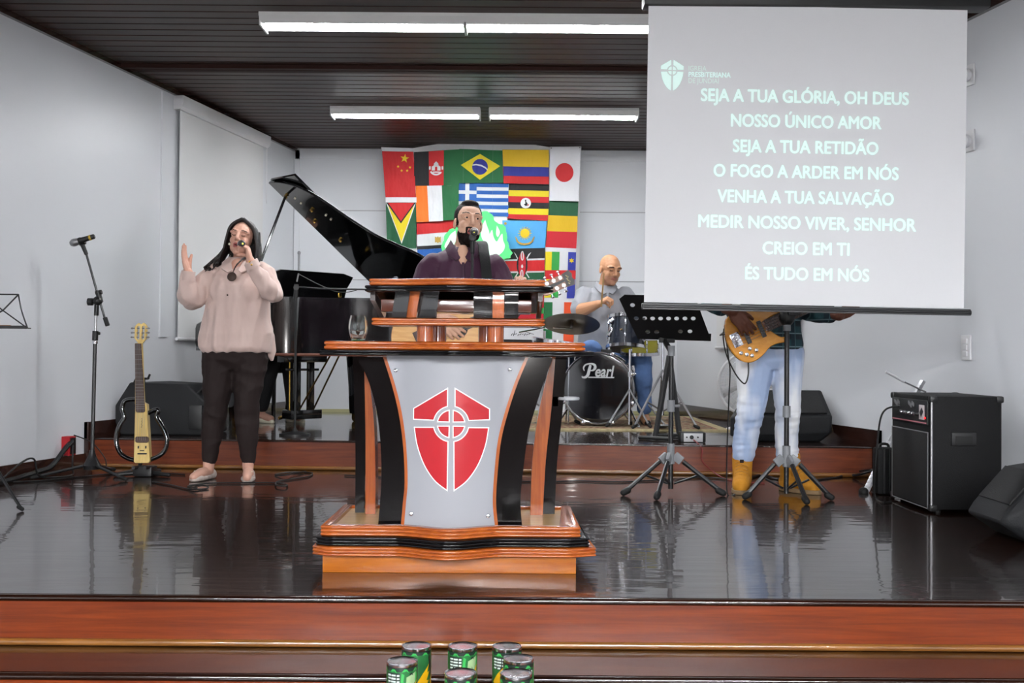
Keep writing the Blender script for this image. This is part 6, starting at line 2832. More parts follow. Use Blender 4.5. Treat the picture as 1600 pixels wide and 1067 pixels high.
# ---------------------------------------------------------------- the singing woman
YWm = 6.75
wo = Vector((P(360, 749, YWm).x, YWm, 0))
WOM = thing('person', 'woman in a pale pink blouse and dark trousers singing with one hand raised', 'person', wo)
M_wskn = skin('light_skin', (206, 158, 138))
M_wlip = mat('rose_lips', (176, 96, 92), rough=.4)
M_brow = mat('brow_hair', (70, 46, 38), rough=.7)
H = head_matrix((.072, -.02, 1.487), yaw=-3, pitch=9, roll=7, s=.98) @ Matrix.Diagonal((.96, 1, 1, 1))
mb = MB()
add_head(mb, H, neck_to=(.058, .015, 1.335), neck_r=.05, mouth_open=.5, female=True, ear=False)
mb.loft([(.045, 0, .78, .15, .11), (.05, 0, 1.0, .15, .10), (.055, 0, 1.2, .165, .10), (.058, 0, 1.31, .12, .075), (.058, .01, 1.37, .06, .055)])
# chest skin at the open collar
mb.ell((.06, -.055, 1.29), (.06, .05, .08))
# arms (under the sleeves) and hands
Rw, Lw = Vector((-.225, -.135, 1.270)), Vector((.170, -.215, 1.337))
mb.chain([((-.10, 0, 1.29), .055), ((-.225, -.03, 1.10), .045), (Rw, .028)])
mb.chain([((.20, 0, 1.285), .055), ((.285, -.09, 1.14), .045), (Lw, .028)])
add_hand(mb, Rw, (-.042, -.01, .17), (1, -.10, .25), 1, curl=(4, 7, 7), spread=1, thumb=(10, 14), s=.94)
MICc = Vector((.072, -.20, 1.458))
add_hand(mb, Lw, (-.22, .03, 1), (-1, 0, -.22), -1, curl=(52, 62, 45), spread=1, thumb=(26, 42), s=.92)
for s, x in ((-1, -.08), (1, .11)):
    pass
mb.chain([((-.04, 0, .80), .09), ((-.085, -.01, .47), .055), ((-.127, .01, .14), .038), ((-.128, .0, .07), .034)])
mb.chain([((.11, 0, .80), .09), ((.107, -.01, .47), .055), ((.115, .01, .14), .038), ((.117, .0, .07), .034)])
mb.chain([((-.128, .015, .05), .03), ((-.155, -.07, .045), .034), ((-.178, -.14, .03), .026)])
mb.chain([((.117, .015, .05), .03), ((.135, -.07, .045), .034), ((.148, -.15, .03), .026)])


def wp(c, n):
    return head_paint(H, c, [
        (1, lambda x, y, z: (np.abs(x) < .024) & (y < -.078) & (z < -.047 + .3 * np.abs(x) * 0) & (z > -.074)),
        (2, lambda x, y, z: (np.abs(np.abs(x) - .034) < .019) & (y < -.07) & (np.abs(z - (.0335 - 6 * (np.abs(x) - .034) ** 2)) < .0034)),
        (3, lambda x, y, z: (np.abs(x) < .014) & (y < -.07) & (np.abs(z + .0605) < .004))])


remesh(mb, 'body', [M_wskn, M_wlip, M_brow, mat('mouth_dark', (52, 22, 22), rough=.5)], WOM, .0036, 3, paint=wp)
eyes(H, WOM, closed=True)
M_blouse = mat('pale_pink_blouse', (203, 178, 169), rough=.55, spec=.35, bump=.6, bscale=7, stretch=(1.6, 1.6, .5), sheen=.2)
mb = MB()
mb.loft([(.035, .0, .790, .205, .15), (.032, 0, .82, .228, .165), (.035, 0, .90, .224, .165), (.04, 0, 1.0, .203, .150), (.047, 0, 1.1, .190, .145), (.052, -.005, 1.2, .180, .14), (.055, 0, 1.27, .176, .118), (.057, 0, 1.318, .150, .092), (.058, .005, 1.355, .09, .075), (.058, .012, 1.375, .07, .066)], 40)
mb.ell((-.02, -.070, 1.165), (.095, .075, .10))
mb.ell((.12, -.070, 1.165), (.095, .075, .10))
mb.chain([((.215, .03, .88), .05), ((.238, .05, .80), .034), ((.245, .05, .745), .016)])
mb.chain([((-.09, 0, 1.288), .064), ((-.165, -.02, 1.20), .068), ((-.222, -.04, 1.112), .067), ((-.240, -.09, 1.14), .062), ((-.236, -.12, 1.20), .051), ((-.228, -.133, 1.252), .040)])
mb.chain([((.200, 0, 1.285), .066), ((.258, -.04, 1.21), .064), ((.288, -.09, 1.142), .060), ((.260, -.15, 1.18), .056), ((.212, -.19, 1.262), .048), ((.183, -.21, 1.312), .042)])
bl_ = remesh(mb, 'blouse', M_blouse, WOM, .008, 3, wrinkle=folds(.013, (11, 11, 3.0), 2.0, .004))
# collar, cuffs, placket, buttons
mb = MB()
for s in (-1, 1):
    a = [(.058 + s * .066, .03, 1.388), (.058 + s * .058, -.04, 1.372), (.058 + s * .035, -.083, 1.335), (.058 + s * .018, -.115, 1.285)]
    b = [(.058 + s * .092, .03, 1.352), (.058 + s * .098, -.055, 1.335), (.058 + s * .088, -.108, 1.295), (.058 + s * .040, -.138, 1.268)]
    a = [Vector(p) for p in a]
    b = [Vector(p) for p in b]
    off = Vector((0, -.01, .006))
    vs = [p for pr in zip(a, b) for p in pr]
    vs = vs + [p + off for p in vs]
    n = len(a)
    fs = []
    for i in range(n - 1):
        q = [2 * i, 2 * i + 1, 2 * i + 3, 2 * i + 2]
        fs += [q, [k + 2 * n for k in q[::-1]], [2 * i, 2 * i + 2, 2 * i + 2 + 2 * n, 2 * i + 2 * n], [2 * i + 1, 2 * i + 1 + 2 * n, 2 * i + 3 + 2 * n, 2 * i + 3]]
    mb2 = MB()
    mb2.raw(vs, fs + [[0, 2 * n, 2 * n + 1, 1], [2 * n - 2, 2 * n - 1, 4 * n - 1, 4 * n - 2]])
    mb2.build('collar', M_blouse, bl_, ang=60)
for (p, q, r) in ((Vector((-.231, -.132, 1.222)), Vector((-.224, -.135, 1.280)), .039), (Vector((.193, -.206, 1.297)), Vector((.172, -.215, 1.334)), .041)):
    mb = MB()
    mb.lathe([(r * .6, 0), (r + .003, 0), (r + .003, (q - p).length), (r * .75, (q - p).length)], p, q - p, 24)
    mb.build('cuff', M_blouse, bl_)
for p in ((.176, -.259, 1.330), (.187, -.255, 1.312)):
    mb = MB()
    mb.ell(p, (.006, .004, .006))
    mb.build('cuff_button', M_brass, bl_)
mb = MB()
mb.ell((.022, -.166, 1.135), (.005, .004, .005))
mb.build('blouse_button', M_iris, bl_)
M_pend = mat('brown_pendant', (62, 44, 36), rough=.3, coat=.4)
mb = MB()
mb.lathe([(.0005, -.006), (.026, -.005), (.0285, 0), (.026, .005), (.0005, .006)], (.052, -.185, 1.245), (0, -1, .15), 26)
q = mb.build('round_pendant', M_pend, WOM)
M_trs = mat('dark_brown_trousers', (40, 31, 30), rough=.75, spec=.25, bump=.1, bscale=30)
mb = MB()
mb.loft([(.03, 0, .68, .15, .08), (.03, .0, .74, .190, .125), (.03, 0, .82, .208, .145), (.035, 0, .92, .19, .13), (.04, 0, 1.0, .17, .115)], 36)
mb.chain([((-.062, .0, .76), .112), ((-.072, 0, .62), .100), ((-.082, -.015, .49), .081), ((-.095, -.005, .38), .074), ((-.108, .0, .28), .068), ((-.122, .012, .17), .054), ((-.126, .012, .125), .047)])
mb.chain([((.125, .0, .76), .112), ((.117, 0, .62), .098), ((.108, -.015, .49), .081), ((.108, -.005, .38), .074), ((.112, .0, .28), .067), ((.115, .012, .17), .053), ((.116, .012, .125), .046)])
remesh(mb, 'trousers', M_trs, WOM, .008, 3, wrinkle=folds(.006, (8, 8, 12), 7.0, .002))
M_shoe = mat('silver_grey_flat', (186, 172, 164), rough=.35, spec=.6)
for s, heel, toe in ((-1, (-.124, .05, .0), (-.176, -.125, .0)), (1, (.116, .05, .0), (.146, -.13, .0))):
    heel, toe = Vector(heel), Vector(toe)
    d = (toe - heel)
    mb = MB()
    for f, w_, h_ in ((0, .034, .048), (.2, .037, .04), (.42, .041, .03), (.65, .045, .03), (.85, .043, .034), (1.0, .034, .026)):
        c = heel + d * f
        mb.ell(c + Vector((0, 0, h_ * .55)), (w_, w_ * 1.15, h_ * .75))
    mb.cap(heel + Vector((0, 0, .02)), toe + Vector((0, 0, .014)), .032, .034)
    for i, v in enumerate(mb.v):
        if v[2] < .002:
            mb.v[i] = (v[0], v[1], .002 + (v[2] - .002) * .02)
    so = remesh(mb, 'shoe', M_shoe, WOM, .005, 2)
    mb = MB()
    for k in (-2, -1, 0, 1, 2):
        mb.ell(heel + d * .80 + Vector((k * .0105, -.006 + .004 * abs(k), .062 - .002 * abs(k))), (.0065, .0065, .0065))
    mb.build('bead_bow', M_ivory, so)
mb = MB()


def hstr(mb, pts, r0, r1):
    pts = spline(pts, 5)
    n = len(pts)
    mb.tube([H @ p for p in pts], [r0 + (r1 - r0) * i / (n - 1) for i in range(n)], 8)


o = len(mb.v)
mb.ell((0, .026, .047), (.084, .092, .086), None, 24, 16)
for i in range(o, len(mb.v)):
    x, y, z = mb.v[i]
    mb.v[i] = tuple(H @ Vector((x, y, z)))
rng = random.Random(11)
for s in (-1, 1):
    for i in range(15):
        f = i / 14
        y0 = -.05 + .13 * f
        x0 = s * (.058 + .022 * math.sin(PI * min(1, f + .2)))
        if s < 0:
            pts = [(s * .001, -.058 + .10 * f, .120 - .012 * f), (x0 * 1.02, y0, .07), (s * (.092 + .012 * rng.random()), y0 + .02, -.02), (s * (.102 + .02 * rng.random()), y0 * .7 + .01, -.10), (s * (.115 + .085 * rng.random() + .02 * (1 - f)), -.05 + .06 * rng.random(), -.195 - .045 * rng.random())]
        else:
            pts = [(s * .001, -.058 + .10 * f, .120 - .012 * f), (x0 * 1.04, y0 + .0, .07), (s * (.098 + .012 * rng.random()), y0 + .015, -.02), (s * (.115 + .015 * rng.random()), y0 * .7, -.10), (s * (.105 + .035 * rng.random()), -.03 + .06 * rng.random(), -.19 - .04 * rng.random())]
        hstr(mb, pts, .0125, .005)
for i in range(10):
    f = i / 9
    hstr(mb, [(-.06 + .12 * f, .09, .08), (-.075 + .15 * f, .115, 0), (-.09 + .18 * f, .10, -.10), (-.10 + .2 * f, .09, -.19)], .022, .01)
# a wisp over the collar
hstr(mb, [(.06, -.03, -.11), (.045, -.08, -.15), (.03, -.12, -.20), (.025, -.14, -.25)], .008, .004)
remesh(mb, 'hair', M_hair, WOM, .0052, 1)
mb = MB()
mb.ell(H @ Vector((-.078, .0, -.04)), (.008, .006, .008))
mb.build('earring', M_ivory, WOM)
mb = MB()
mb.lathe([(.009, 0), (.011, .002), (.011, .006), (.009, .008)], (.128, -.235, 1.43), (.2, .9, 0), 14)
mb.build('ring', M_brass, WOM)
wm = microphone(None, 'black hand microphone held to the mouth by the woman in pink', P(375.5, 381, 6.575), P(377.6, 380.5, 6.40), head_m=M_steel)
mb = MB()
q = P(377.6, 380.5, 6.40) - P(375.5, 381, 6.575)
mb.ell(q * 1.01, (.005, .003, .005))
mb.build('indicator', MATS['yellow_led'], wm)

# ---------------------------------------------------------------- the singing guitarist behind the pulpit
YS2 = 6.1
so_ = Vector((P(735, 700, YS2).x, YS2, 0))
SNG = thing('person', 'bearded man in a dark plum shirt singing and playing guitar behind the pulpit', 'person', so_)
M_sskn = skin('warm_skin', (218, 172, 146))
M_beard = mat('black_beard', (30, 22, 20), rough=.8, spec=.2, bump=.5, bscale=160)
M_slip = mat('man_lips', (176, 96, 92), rough=.45)
M_mouth = mat('mouth_dark', (52, 22, 22))
H = head_matrix((-.015, -.035, 1.512), yaw=14, pitch=8, roll=5, s=1.03) @ Matrix.Diagonal((.95, 1, 1, 1))
mb = MB()
add_head(mb, H, neck_to=(-.04, .02, 1.36), neck_r=.058, mouth_open=1.0, jaw=1.05)
mb.ell(H @ Vector((0, -.062, -.100)), (.031, .032, .028))
mb.loft([(-.02, 0, .85, .15, .10), (-.03, 0, 1.1, .16, .10), (-.042, 0, 1.27, .17, .095), (-.045, 0, 1.34, .11, .075), (-.045, .01, 1.39, .06, .055)])
mb.ell((-.042, -.082, 1.325), (.034, .04, .075))
Rw, Lw = Vector((-.150, -.390, .985)), Vector((.262, -.27, 1.075))
mb.chain([((-.205, -.02, 1.27), .046), ((-.285, -.09, 1.035), .034), ((-.235, -.22, 1.015), .03), (Rw, .027)])
mb.chain([((.115, .02, 1.27), .046), ((.215, -.045, 1.03), .034), ((.235, -.14, 1.04), .03), (Lw, .027)])
add_hand(mb, Rw, (.62, -.02, -.62), (.1, 1, 0), 1, curl=(16, 26, 20), thumb=(30, 18))
add_hand(mb, Lw, (.1, -.25, 1), (-.2, 1, .2), -1, curl=(45, 55, 35), thumb=(35, 40))
mb.chain([((-.09, 0, .86), .10), ((-.11, -.02, .47), .06), ((-.12, .02, .09), .04), ((-.13, -.1, .04), .035), ((-.14, -.17, .03), .03)])
mb.chain([((.05, 0, .86), .10), ((.08, -.02, .47), .06), ((.09, .02, .09), .04), ((.1, -.1, .04), .035), ((.11, -.17, .03), .03)])


def sp_(c, n):
    def beard(x, y, z):
        line = np.where(y > -.05, -.026 + .75 * y, -.0655 + .25 * (y + .05))
        jawl = (z < line) & (y < .012) & (z > -.128 + .0 * y)
        burn = (y > -.026) & (y < .004) & (np.abs(x) > .055) & (z > -.05) & (z < .05)
        mous = (np.abs(x) < .027) & (y < -.075) & (z > -.0475) & (z < -.0375)
        side = (np.abs(x) > .020) & (np.abs(x) < .030) & (y < -.06) & (z < -.042)
        return jawl | burn | mous | side
    return head_paint(H, c, [
        (1, beard),
        (4, lambda x, y, z: (z > .082 - .04 * (y > -.03) - .10 * np.clip(y + .0, 0, .4)) & (y > -.085) & (z > .02 - .3 * np.clip(y, 0, .2))),
        (4, lambda x, y, z: (y > -.018) & (z > .0) & (np.abs(x) > .05) & (z > .01 + .0 * y)),
        (4, lambda x, y, z: (y > .03) & (z > -.055)),
        (2, lambda x, y, z: (x * x / .021 ** 2 + (z + .065) ** 2 / .0185 ** 2 < 1) & (y < -.074)),
        (3, lambda x, y, z: (x * x / .017 ** 2 + (z + .062) ** 2 / .0105 ** 2 < 1) & (y < -.06)),
        (1, lambda x, y, z: (np.abs(np.abs(x) - .036) < .020) & (y < -.06) & (np.abs(z - (.0395 - 9 * (np.abs(x) - .036) ** 2)) < .0044)),
        (0, lambda x, y, z: (np.abs(x) > .072) & (np.abs(y - .012) < .022) & (z < .027) & (z > -.04))])


M_shair = mat('black_short_hair', (24, 18, 18), rough=.65, spec=.3, bump=.5, bscale=120)
remesh(mb, 'body', [M_sskn, M_beard, M_slip, M_mouth, M_shair], SNG, .0034, 3, paint=sp_)
eyes(H, SNG, (.002, .001))
mb = MB()
mb.ell((0, .022, .050), (.0805, .092, .082), None, 24, 16)
mb.ell((0, -.014, .108), (.052, .046, .021), None, 18, 12)
for i, v in enumerate(mb.v):
    mb.v[i] = tuple(H @ Vector(v))
remesh(mb, 'hair', M_shair, SNG, .005, 2)
M_plum = mat('plum_shirt', (66, 34, 56), rough=.6, spec=.3, bump=.6, bscale=8, stretch=(1.5, 1.5, .7), sheen=.15)
mb = MB()
mb.loft([(-.02, .0, .84, .175, .125), (-.025, 0, .95, .172, .122), (-.03, -.005, 1.1, .182, .125), (-.04, -.005, 1.22, .195, .125), (-.045, 0, 1.30, .188, .115), (-.045, .005, 1.345, .145, .09), (-.045, .022, 1.375, .092, .074), (-.045, .03, 1.395, .070, .060)], 40)
mb.chain([((-.215, -.02, 1.275), .076), ((-.262, -.035, 1.17), .073), ((-.29, -.085, 1.04), .064), ((-.235, -.22, 1.015), .054), ((-.18, -.335, .993), .043)])
mb.chain([((.125, .015, 1.275), .076), ((.175, .0, 1.17), .070), ((.215, -.045, 1.03), .062), ((.235, -.14, 1.04), .054), ((.255, -.225, 1.062), .045)])
sh_ = remesh(mb, 'shirt', M_plum, SNG, .008, 3, wrinkle=folds(.011, (9, 9, 5), 12.0, .003))
for s in (-1, 1):
    a = [(-.045 + s * .070, .03, 1.425), (-.045 + s * .066, -.03, 1.415), (-.043 + s * .045, -.075, 1.375), (-.04 + s * .012, -.108, 1.315)]
    b = [(-.045 + s * .092, .03, 1.380), (-.045 + s * .096, -.04, 1.365), (-.043 + s * .080, -.098, 1.325), (-.04 + s * .036, -.126, 1.296)]
    a = [Vector(p) for p in a]
    b = [Vector(p) for p in b]
    off = Vector((0, -.01, .008))
    vs = [p for pr in zip(a, b) for p in pr]
    vs = vs + [p + off for p in vs]
    n = len(a)
    fs = []
    for i in range(n - 1):
        q = [2 * i, 2 * i + 1, 2 * i + 3, 2 * i + 2]
        fs += [q, [k + 2 * n for k in q[::-1]], [2 * i, 2 * i + 2, 2 * i + 2 + 2 * n, 2 * i + 2 * n], [2 * i + 1, 2 * i + 1 + 2 * n, 2 * i + 3 + 2 * n, 2 * i + 3]]
    mb = MB()
    mb.raw(vs, fs + [[0, 2 * n, 2 * n + 1, 1], [2 * n - 2, 2 * n - 1, 4 * n - 1, 4 * n - 2]])
    mb.build('collar', M_plum, sh_, ang=60)
mb = MB()
mb.tube([(-.038, -.133, 1.29), (-.034, -.140, 1.2), (-.03, -.135, 1.1), (-.025, -.13, 1.0)], .008, 6)
mb.build('placket', M_plum, sh_)
M_jean0 = mat('dark_jeans', (44, 50, 66), rough=.8)
mb = MB()
mb.loft([(-.02, .0, .80, .17, .12), (-.02, 0, .90, .168, .118), (-.02, 0, .96, .15, .105)], 32)
mb.chain([((-.09, 0, .80), .095), ((-.11, -.02, .47), .073), ((-.12, .02, .10), .058)])
mb.chain([((.05, 0, .80), .095), ((.08, -.02, .47), .073), ((.09, .02, .10), .058)])
remesh(mb, 'trousers', M_jean0, SNG, .010, 3)
for hx, tx_ in ((-.12, -.145), (.09, .115)):
    shoe('shoe', M_black, SNG, (hx, .05, .0), (tx_, -.18, .0))

# acoustic guitar and its strap
M_gtop = wood('spruce_guitar_top', (206, 150, 84), (226, 176, 108), rough=.3, coat=.5, grain=(1.5, 16, 16), scale=3)
M_gside = wood('mahogany_guitar', (96, 52, 32), (132, 76, 48), rough=.3, coat=.5, grain=(1.5, 16, 16), scale=3)
YGt = 5.80
gc = P(700, 522, YGt)
gh = P(870, 444.5, YGt - .06)
AG = thing('acoustic_guitar', 'acoustic guitar played by the man behind the pulpit, its headstock beside the flags', 'guitar', gc)
nd = (gh - gc)
GL = nd.length
GM = basis((0, 0, 0), nd, Vector((0, 0, 1)))      # x along the neck, y up, z out of the back or front
if GM.col[2].y > 0:                                # make +z face the camera
    pass
zf_ = -1 if GM.col[2].y > 0 else 1


def gl(pts):
    return pts


half = [(-.27, .0), (-.262, .08), (-.22, .155), (-.15, .19), (-.08, .185), (-.01, .145), (.03, .125), (.08, .125), (.14, .14), (.19, .125), (.215, .07), (.22, .0)]
half = [(p.x, p.y) for p in spline([(x, y, 0) for x, y in half], 4)]
outl = half + [(x, -y) for x, y in half[::-1][1:-1]]
mb = MB()
mb.prism(outl, .095, GM @ Matrix.Translation((-.03, 0, -.0475)))
mb.build('body', M_gside, AG, bevel=.004, ang=30)
mb = MB()
zt_ = zf_ * .0485
mb.prism([(x * .985 - .03, y * .985) for x, y in outl], .002, GM @ Matrix.Translation((0, 0, zt_ - .001)))
tp = mb.build('soundboard', M_gtop, AG, smooth=False)
mb = MB()
mb.cyl(GM @ Vector((.07, 0, zt_)), GM @ Vector((.07, 0, zt_ + zf_ * .0022)), .05, seg=32)
mb.build('sound_hole', M_black, tp)
mb = MB()
mb.box(GM @ Vector((-.15, 0, zt_ + zf_ * .004)), (.03, .16, .008), GM.to_3x3(), bev=.002)
mb.build('bridge', M_fb, tp)
mb = MB()
mb.box(GM @ Vector((.19 + (GL - .09 - .19) / 2, 0, zt_ - zf_ * .008)), (GL - .09 - .19, .05, .02), GM.to_3x3(), bev=.006)
nk = mb.build('neck', M_gside, AG)
mb = MB()
mb.box(GM @ Vector((.11 + (GL - .085 - .11) / 2, 0, zt_ + zf_ * .004)), (GL - .085 - .11, .052, .006), GM.to_3x3())
mb.build('fretboard', M_fb, nk, smooth=False)
hdp = [(GL - .09, -.024), (GL - .07, -.036), (GL + .045, -.036), (GL + .085, -.042), (GL + .095, -.018), (GL + .088, 0), (GL + .095, .018), (GL + .085, .042), (GL + .045, .036), (GL - .07, .036), (GL - .09, .024)]
M_hd = wood('headstock_brown', (112, 66, 42), (146, 92, 60), rough=.35, coat=.4, grain=(1.5, 16, 16), scale=3)
mb = MB()
mb.prism(hdp, .016, GM @ Matrix.Translation((0, 0, zt_ - zf_ * .008 - .008)))
hs = mb.build('headstock', M_hd, nk, smooth=False)
zz = zt_ + zf_ * .0012
mb = MB()
mb.prism([(GL + .045, -.035), (GL + .084, -.041), (GL + .094, -.018), (GL + .087, 0), (GL + .094, .018), (GL + .084, .041), (GL + .045, .035)], .002, GM @ Matrix.Translation((0, 0, zz - .001)))
mb.prism([(GL - .085, -.012), (GL + .046, -.006), (GL + .046, .006), (GL - .085, .012)], .0022, GM @ Matrix.Translation((0, 0, zz - .001)))
mb.build('headstock_cap', mat('headstock_dark', (44, 36, 32), rough=.4), hs, smooth=False)
mb = MB()
for k in range(6):
    x = GL + .06 + .004 * math.sin(k * 2)
    mb.tube([GM @ Vector((x, .022 - k * .0085, zz + zf_ * .002)), GM @ Vector((x + .008, .017 - k * .0085, zz + zf_ * .002)), GM @ Vector((x + .002, .014 - k * .0085, zz + zf_ * .002))], .0016, 4)
mb.build('headstock_script', mat('cream_print', (222, 206, 140), rough=.4), hs)
for k in range(3):
    for s in (-1, 1):
        mb = MB()
        x = GL - .045 + k * .038
        mb.cyl(GM @ Vector((x, s * .022, zz)), GM @ Vector((x, s * .022, zz + zf_ * .006)), .0095)
        mb.cyl(GM @ Vector((x, s * .022, zz)), GM @ Vector((x, s * .022, zz + zf_ * .012)), .004)
        mb.cyl(GM @ Vector((x, s * .034, zz - zf_ * .008)), GM @ Vector((x, s * .052, zz - zf_ * .008)), .003)
        mb.ell(GM @ Vector((x, s * .056, zz - zf_ * .008)), (.009, .005, .008), GM.to_3x3())
        mb.build('tuning_peg', M_chrome, hs)
for k in range(6):
    y = -.018 + k * .0072
    mb = MB()
    mb.tube([GM @ Vector((-.15, y * 1.5, zt_ + zf_ * .010)), GM @ Vector((GL - .09, y, zt_ + zf_ * .010))], .0007, 4)
    mb.build('string', M_steel, AG)
strap = spline([so_ + Vector(p) - gc for p in ((-.12, .13, 1.30), (-.02, .11, 1.41), (.055, .02, 1.418), (.075, -.09, 1.35), (.092, -.152, 1.22), (.10, -.165, 1.1), (.09, -.20, 1.03))] + [Vector((.11, .02, .09))], 6)
mb = MB()
n = len(strap)
vs = []
for i, p in enumerate(strap):
    d = (strap[min(i + 1, n - 1)] - strap[max(i - 1, 0)]).normalized()
    side = Vector((1, .15, .05))
    side = (side - d * side.dot(d)).normalized()
    nn = side.cross(d) * .003
    for a, b in ((-1, -1), (1, -1), (1, 1), (-1, 1)):
        vs.append(p + side * a * .028 + nn * b)
mb.raw(vs, [(i * 4 + k, i * 4 + (k + 1) % 4, i * 4 + 4 + (k + 1) % 4, i * 4 + 4 + k) for i in range(n - 1) for k in range(4)] + [(0, 1, 2, 3), (4 * n - 4, 4 * n - 3, 4 * n - 2, 4 * n - 1)])
mb.build('shoulder_strap', mat('black_strap_webbing', (16, 16, 17), rough=.7, bump=.2, bscale=200), AG, ang=60)

# ---------------------------------------------------------------- the drummer
YD = 9.42
do_ = Vector((P(940, 660, YD).x, YD, PZ + .014))
DRM = thing('person', 'bald man in a grey polo shirt and jeans playing the drums', 'person', do_)
M_dskn = skin('tan_skin', (192, 142, 108))
H = head_matrix((.064, -.05, 1.305), yaw=24, pitch=-13, roll=2, s=1.10)
mb = MB()
add_head(mb, H, neck_to=(.03, .01, 1.15), neck_r=.062, jaw=1.08)
mb.loft([(.0, .0, .50, .15, .11), (.01, 0, .8, .16, .11), (.02, 0, 1.02, .15, .09), (.025, 0, 1.10, .11, .07), (.03, .01, 1.18, .07, .065)])
Rw, Lw = Vector((-.055, -.31, 1.0)), Vector((.21, -.36, .84))
mb.chain([((-.14, -.01, 1.07), .052), ((-.205, -.10, .955), .058), ((-.15, -.19, .965), .054), (Rw, .033)])
mb.chain([((.19, 0, 1.07), .052), ((.30, -.06, .90), .058), ((.27, -.2, .86), .05), (Lw, .033)])
add_hand(mb, Rw, (.75, -.25, .45), (.45, .2, -.75), 1, curl=(60, 65, 45), thumb=(25, 45), s=1.02)
add_hand(mb, Lw, (-.3, -.8, .0), (0, 0, -1), -1, curl=(55, 60, 45), thumb=(25, 40), s=1.02)
mb.chain([((-.09, .02, .53), .09), ((-.115, -.42, .60), .065), ((-.10, -.44, .12), .042), ((-.1, -.42, .06), .04), ((-.1, -.56, .03), .034)])
mb.chain([((.10, .02, .53), .09), ((.30, -.36, .58), .065), ((.325, -.40, .12), .042), ((.325, -.38, .06), .04), ((.33, -.52, .03), .034)])


def dp(c, n):
    return head_paint(H, c, [
        (1, lambda x, y, z: (z < -.042 - .3 * (y + .06)) & (y < .0) & (z > -.12) & (z < -.03)),
        (2, lambda x, y, z: (np.abs(x) < .024) & (y < -.080) & (z < -.046) & (z > -.068)),
        (3, lambda x, y, z: (np.abs(np.abs(x) - .036) < .020) & (y < -.06) & (np.abs(z - (.034 - 6 * (np.abs(x) - .036) ** 2)) < .0042)),
        (3, lambda x, y, z: (np.abs(np.abs(x) - .031) < .013) & (y < -.07) & (np.abs(z - .0065) < .0036))])


remesh(mb, 'body', [M_dskn, mat('stubble_skin', (172, 126, 100), rough=.6), mat('brown_lips', (158, 98, 84), rough=.5), M_brow], DRM, .0045, 2, paint=dp)
M_polo = mat('grey_polo', (146, 148, 154), rough=.75, bump=.5, bscale=9, stretch=(1.5, 1.5, .8), sheen=.1)
mb = MB()
mb.loft([(.0, .02, .50, .205, .165), (.0, .02, .58, .215, .17), (.0, .0, .75, .205, .155), (.01, -.005, .92, .205, .14), (.02, 0, 1.04, .20, .125), (.025, 0, 1.11, .165, .105), (.028, .01, 1.155, .10, .085), (.03, .015, 1.18, .078, .074)], 40)
mb.chain([((-.15, -.015, 1.08), .086), ((-.185, -.06, 1.00), .083), ((-.20, -.09, .965), .076)])
mb.chain([((.20, 0, 1.08), .086), ((.25, -.03, .99), .08), ((.285, -.055, .93), .075)])
po = remesh(mb, 'polo_shirt', M_polo, DRM, .008, 3, wrinkle=folds(.010, (9, 9, 5), 21.0, .003))
for s in (-1, 1):
    a = [(.03 + s * .078, .03, 1.205), (.03 + s * .07, -.04, 1.185), (.035 + s * .04, -.095, 1.14), (.04 + s * .012, -.118, 1.10)]
    b = [(.03 + s * .098, .03, 1.170), (.03 + s * .098, -.05, 1.155), (.035 + s * .075, -.105, 1.115), (.04 + s * .042, -.122, 1.085)]
    a = [Vector(p) for p in a]
    b = [Vector(p) for p in b]
    off = Vector((0, -.01, .008))
    vs = [p for pr in zip(a, b) for p in pr]
    vs = vs + [p + off for p in vs]
    n = len(a)
    fs = []
    for i in range(n - 1):
        q = [2 * i, 2 * i + 1, 2 * i + 3, 2 * i + 2]
        fs += [q, [k + 2 * n for k in q[::-1]], [2 * i, 2 * i + 2, 2 * i + 2 + 2 * n, 2 * i + 2 * n], [2 * i + 1, 2 * i + 1 + 2 * n, 2 * i + 3 + 2 * n, 2 * i + 3]]
    mb = MB()
    mb.raw(vs, fs + [[0, 2 * n, 2 * n + 1, 1], [2 * n - 2, 2 * n - 1, 4 * n - 1, 4 * n - 2]])
    mb.build('collar', M_polo, po, ang=60)
mb = MB()
mb.tube([(.042, -.122, 1.10), (.042, -.135, 1.04), (.04, -.142, .98)], .012, 6)
mb.build('placket', M_polo, po)
M_jean1 = mat('blue_jeans', (84, 112, 158), rough=.85, bump=.5, bscale=9, var=.35, vscale=6)
mb = MB()
mb.loft([(.0, .03, .46, .19, .16), (.0, .03, .53, .2, .165), (.0, .03, .60, .18, .15)], 32)
mb.chain([((-.09, .02, .54), .11), ((-.112, -.28, .60), .098), ((-.118, -.43, .61), .083), ((-.112, -.46, .50), .078), ((-.10, -.44, .13), .06)])
mb.chain([((.09, .02, .54), .11), ((.24, -.26, .58), .095), ((.305, -.38, .59), .08), ((.315, -.41, .46), .074), ((.325, -.40, .13), .06)])
remesh(mb, 'jeans', M_jean1, DRM, .009, 3, wrinkle=folds(.009, (9, 9, 9), 31.0, .003))
shoe('shoe', M_black, DRM, (-.10, -.38, .002), (-.10, -.58, .002))
shoe('shoe', M_black, DRM, (.325, -.34, .002), (.335, -.54, .002))
M_stick = wood('drumstick_wood', (150, 116, 70), (176, 140, 90), rough=.5, coat=.1)
sa = P(939.5, 474, YD - .37)
sb = P(943, 426, YD - .42)
mb = MB()
d = sb - sa
mb.lathe([(.0005, -.03), (.0075, -.027), (.0075, d.length * .75), (.0045, d.length * .95), (.0058, d.length * .98), (.0005, d.length)], (0, 0, 0), d, 10)
o = mb.build('drumstick', M_stick, loc=sa)
tag(o, 'wooden drumstick held upright in the drummer\'s right hand', 'drumstick')
sa = do_ + Vector((.175, -.45, .80))
sb = do_ + Vector((.10, -.62, .78))
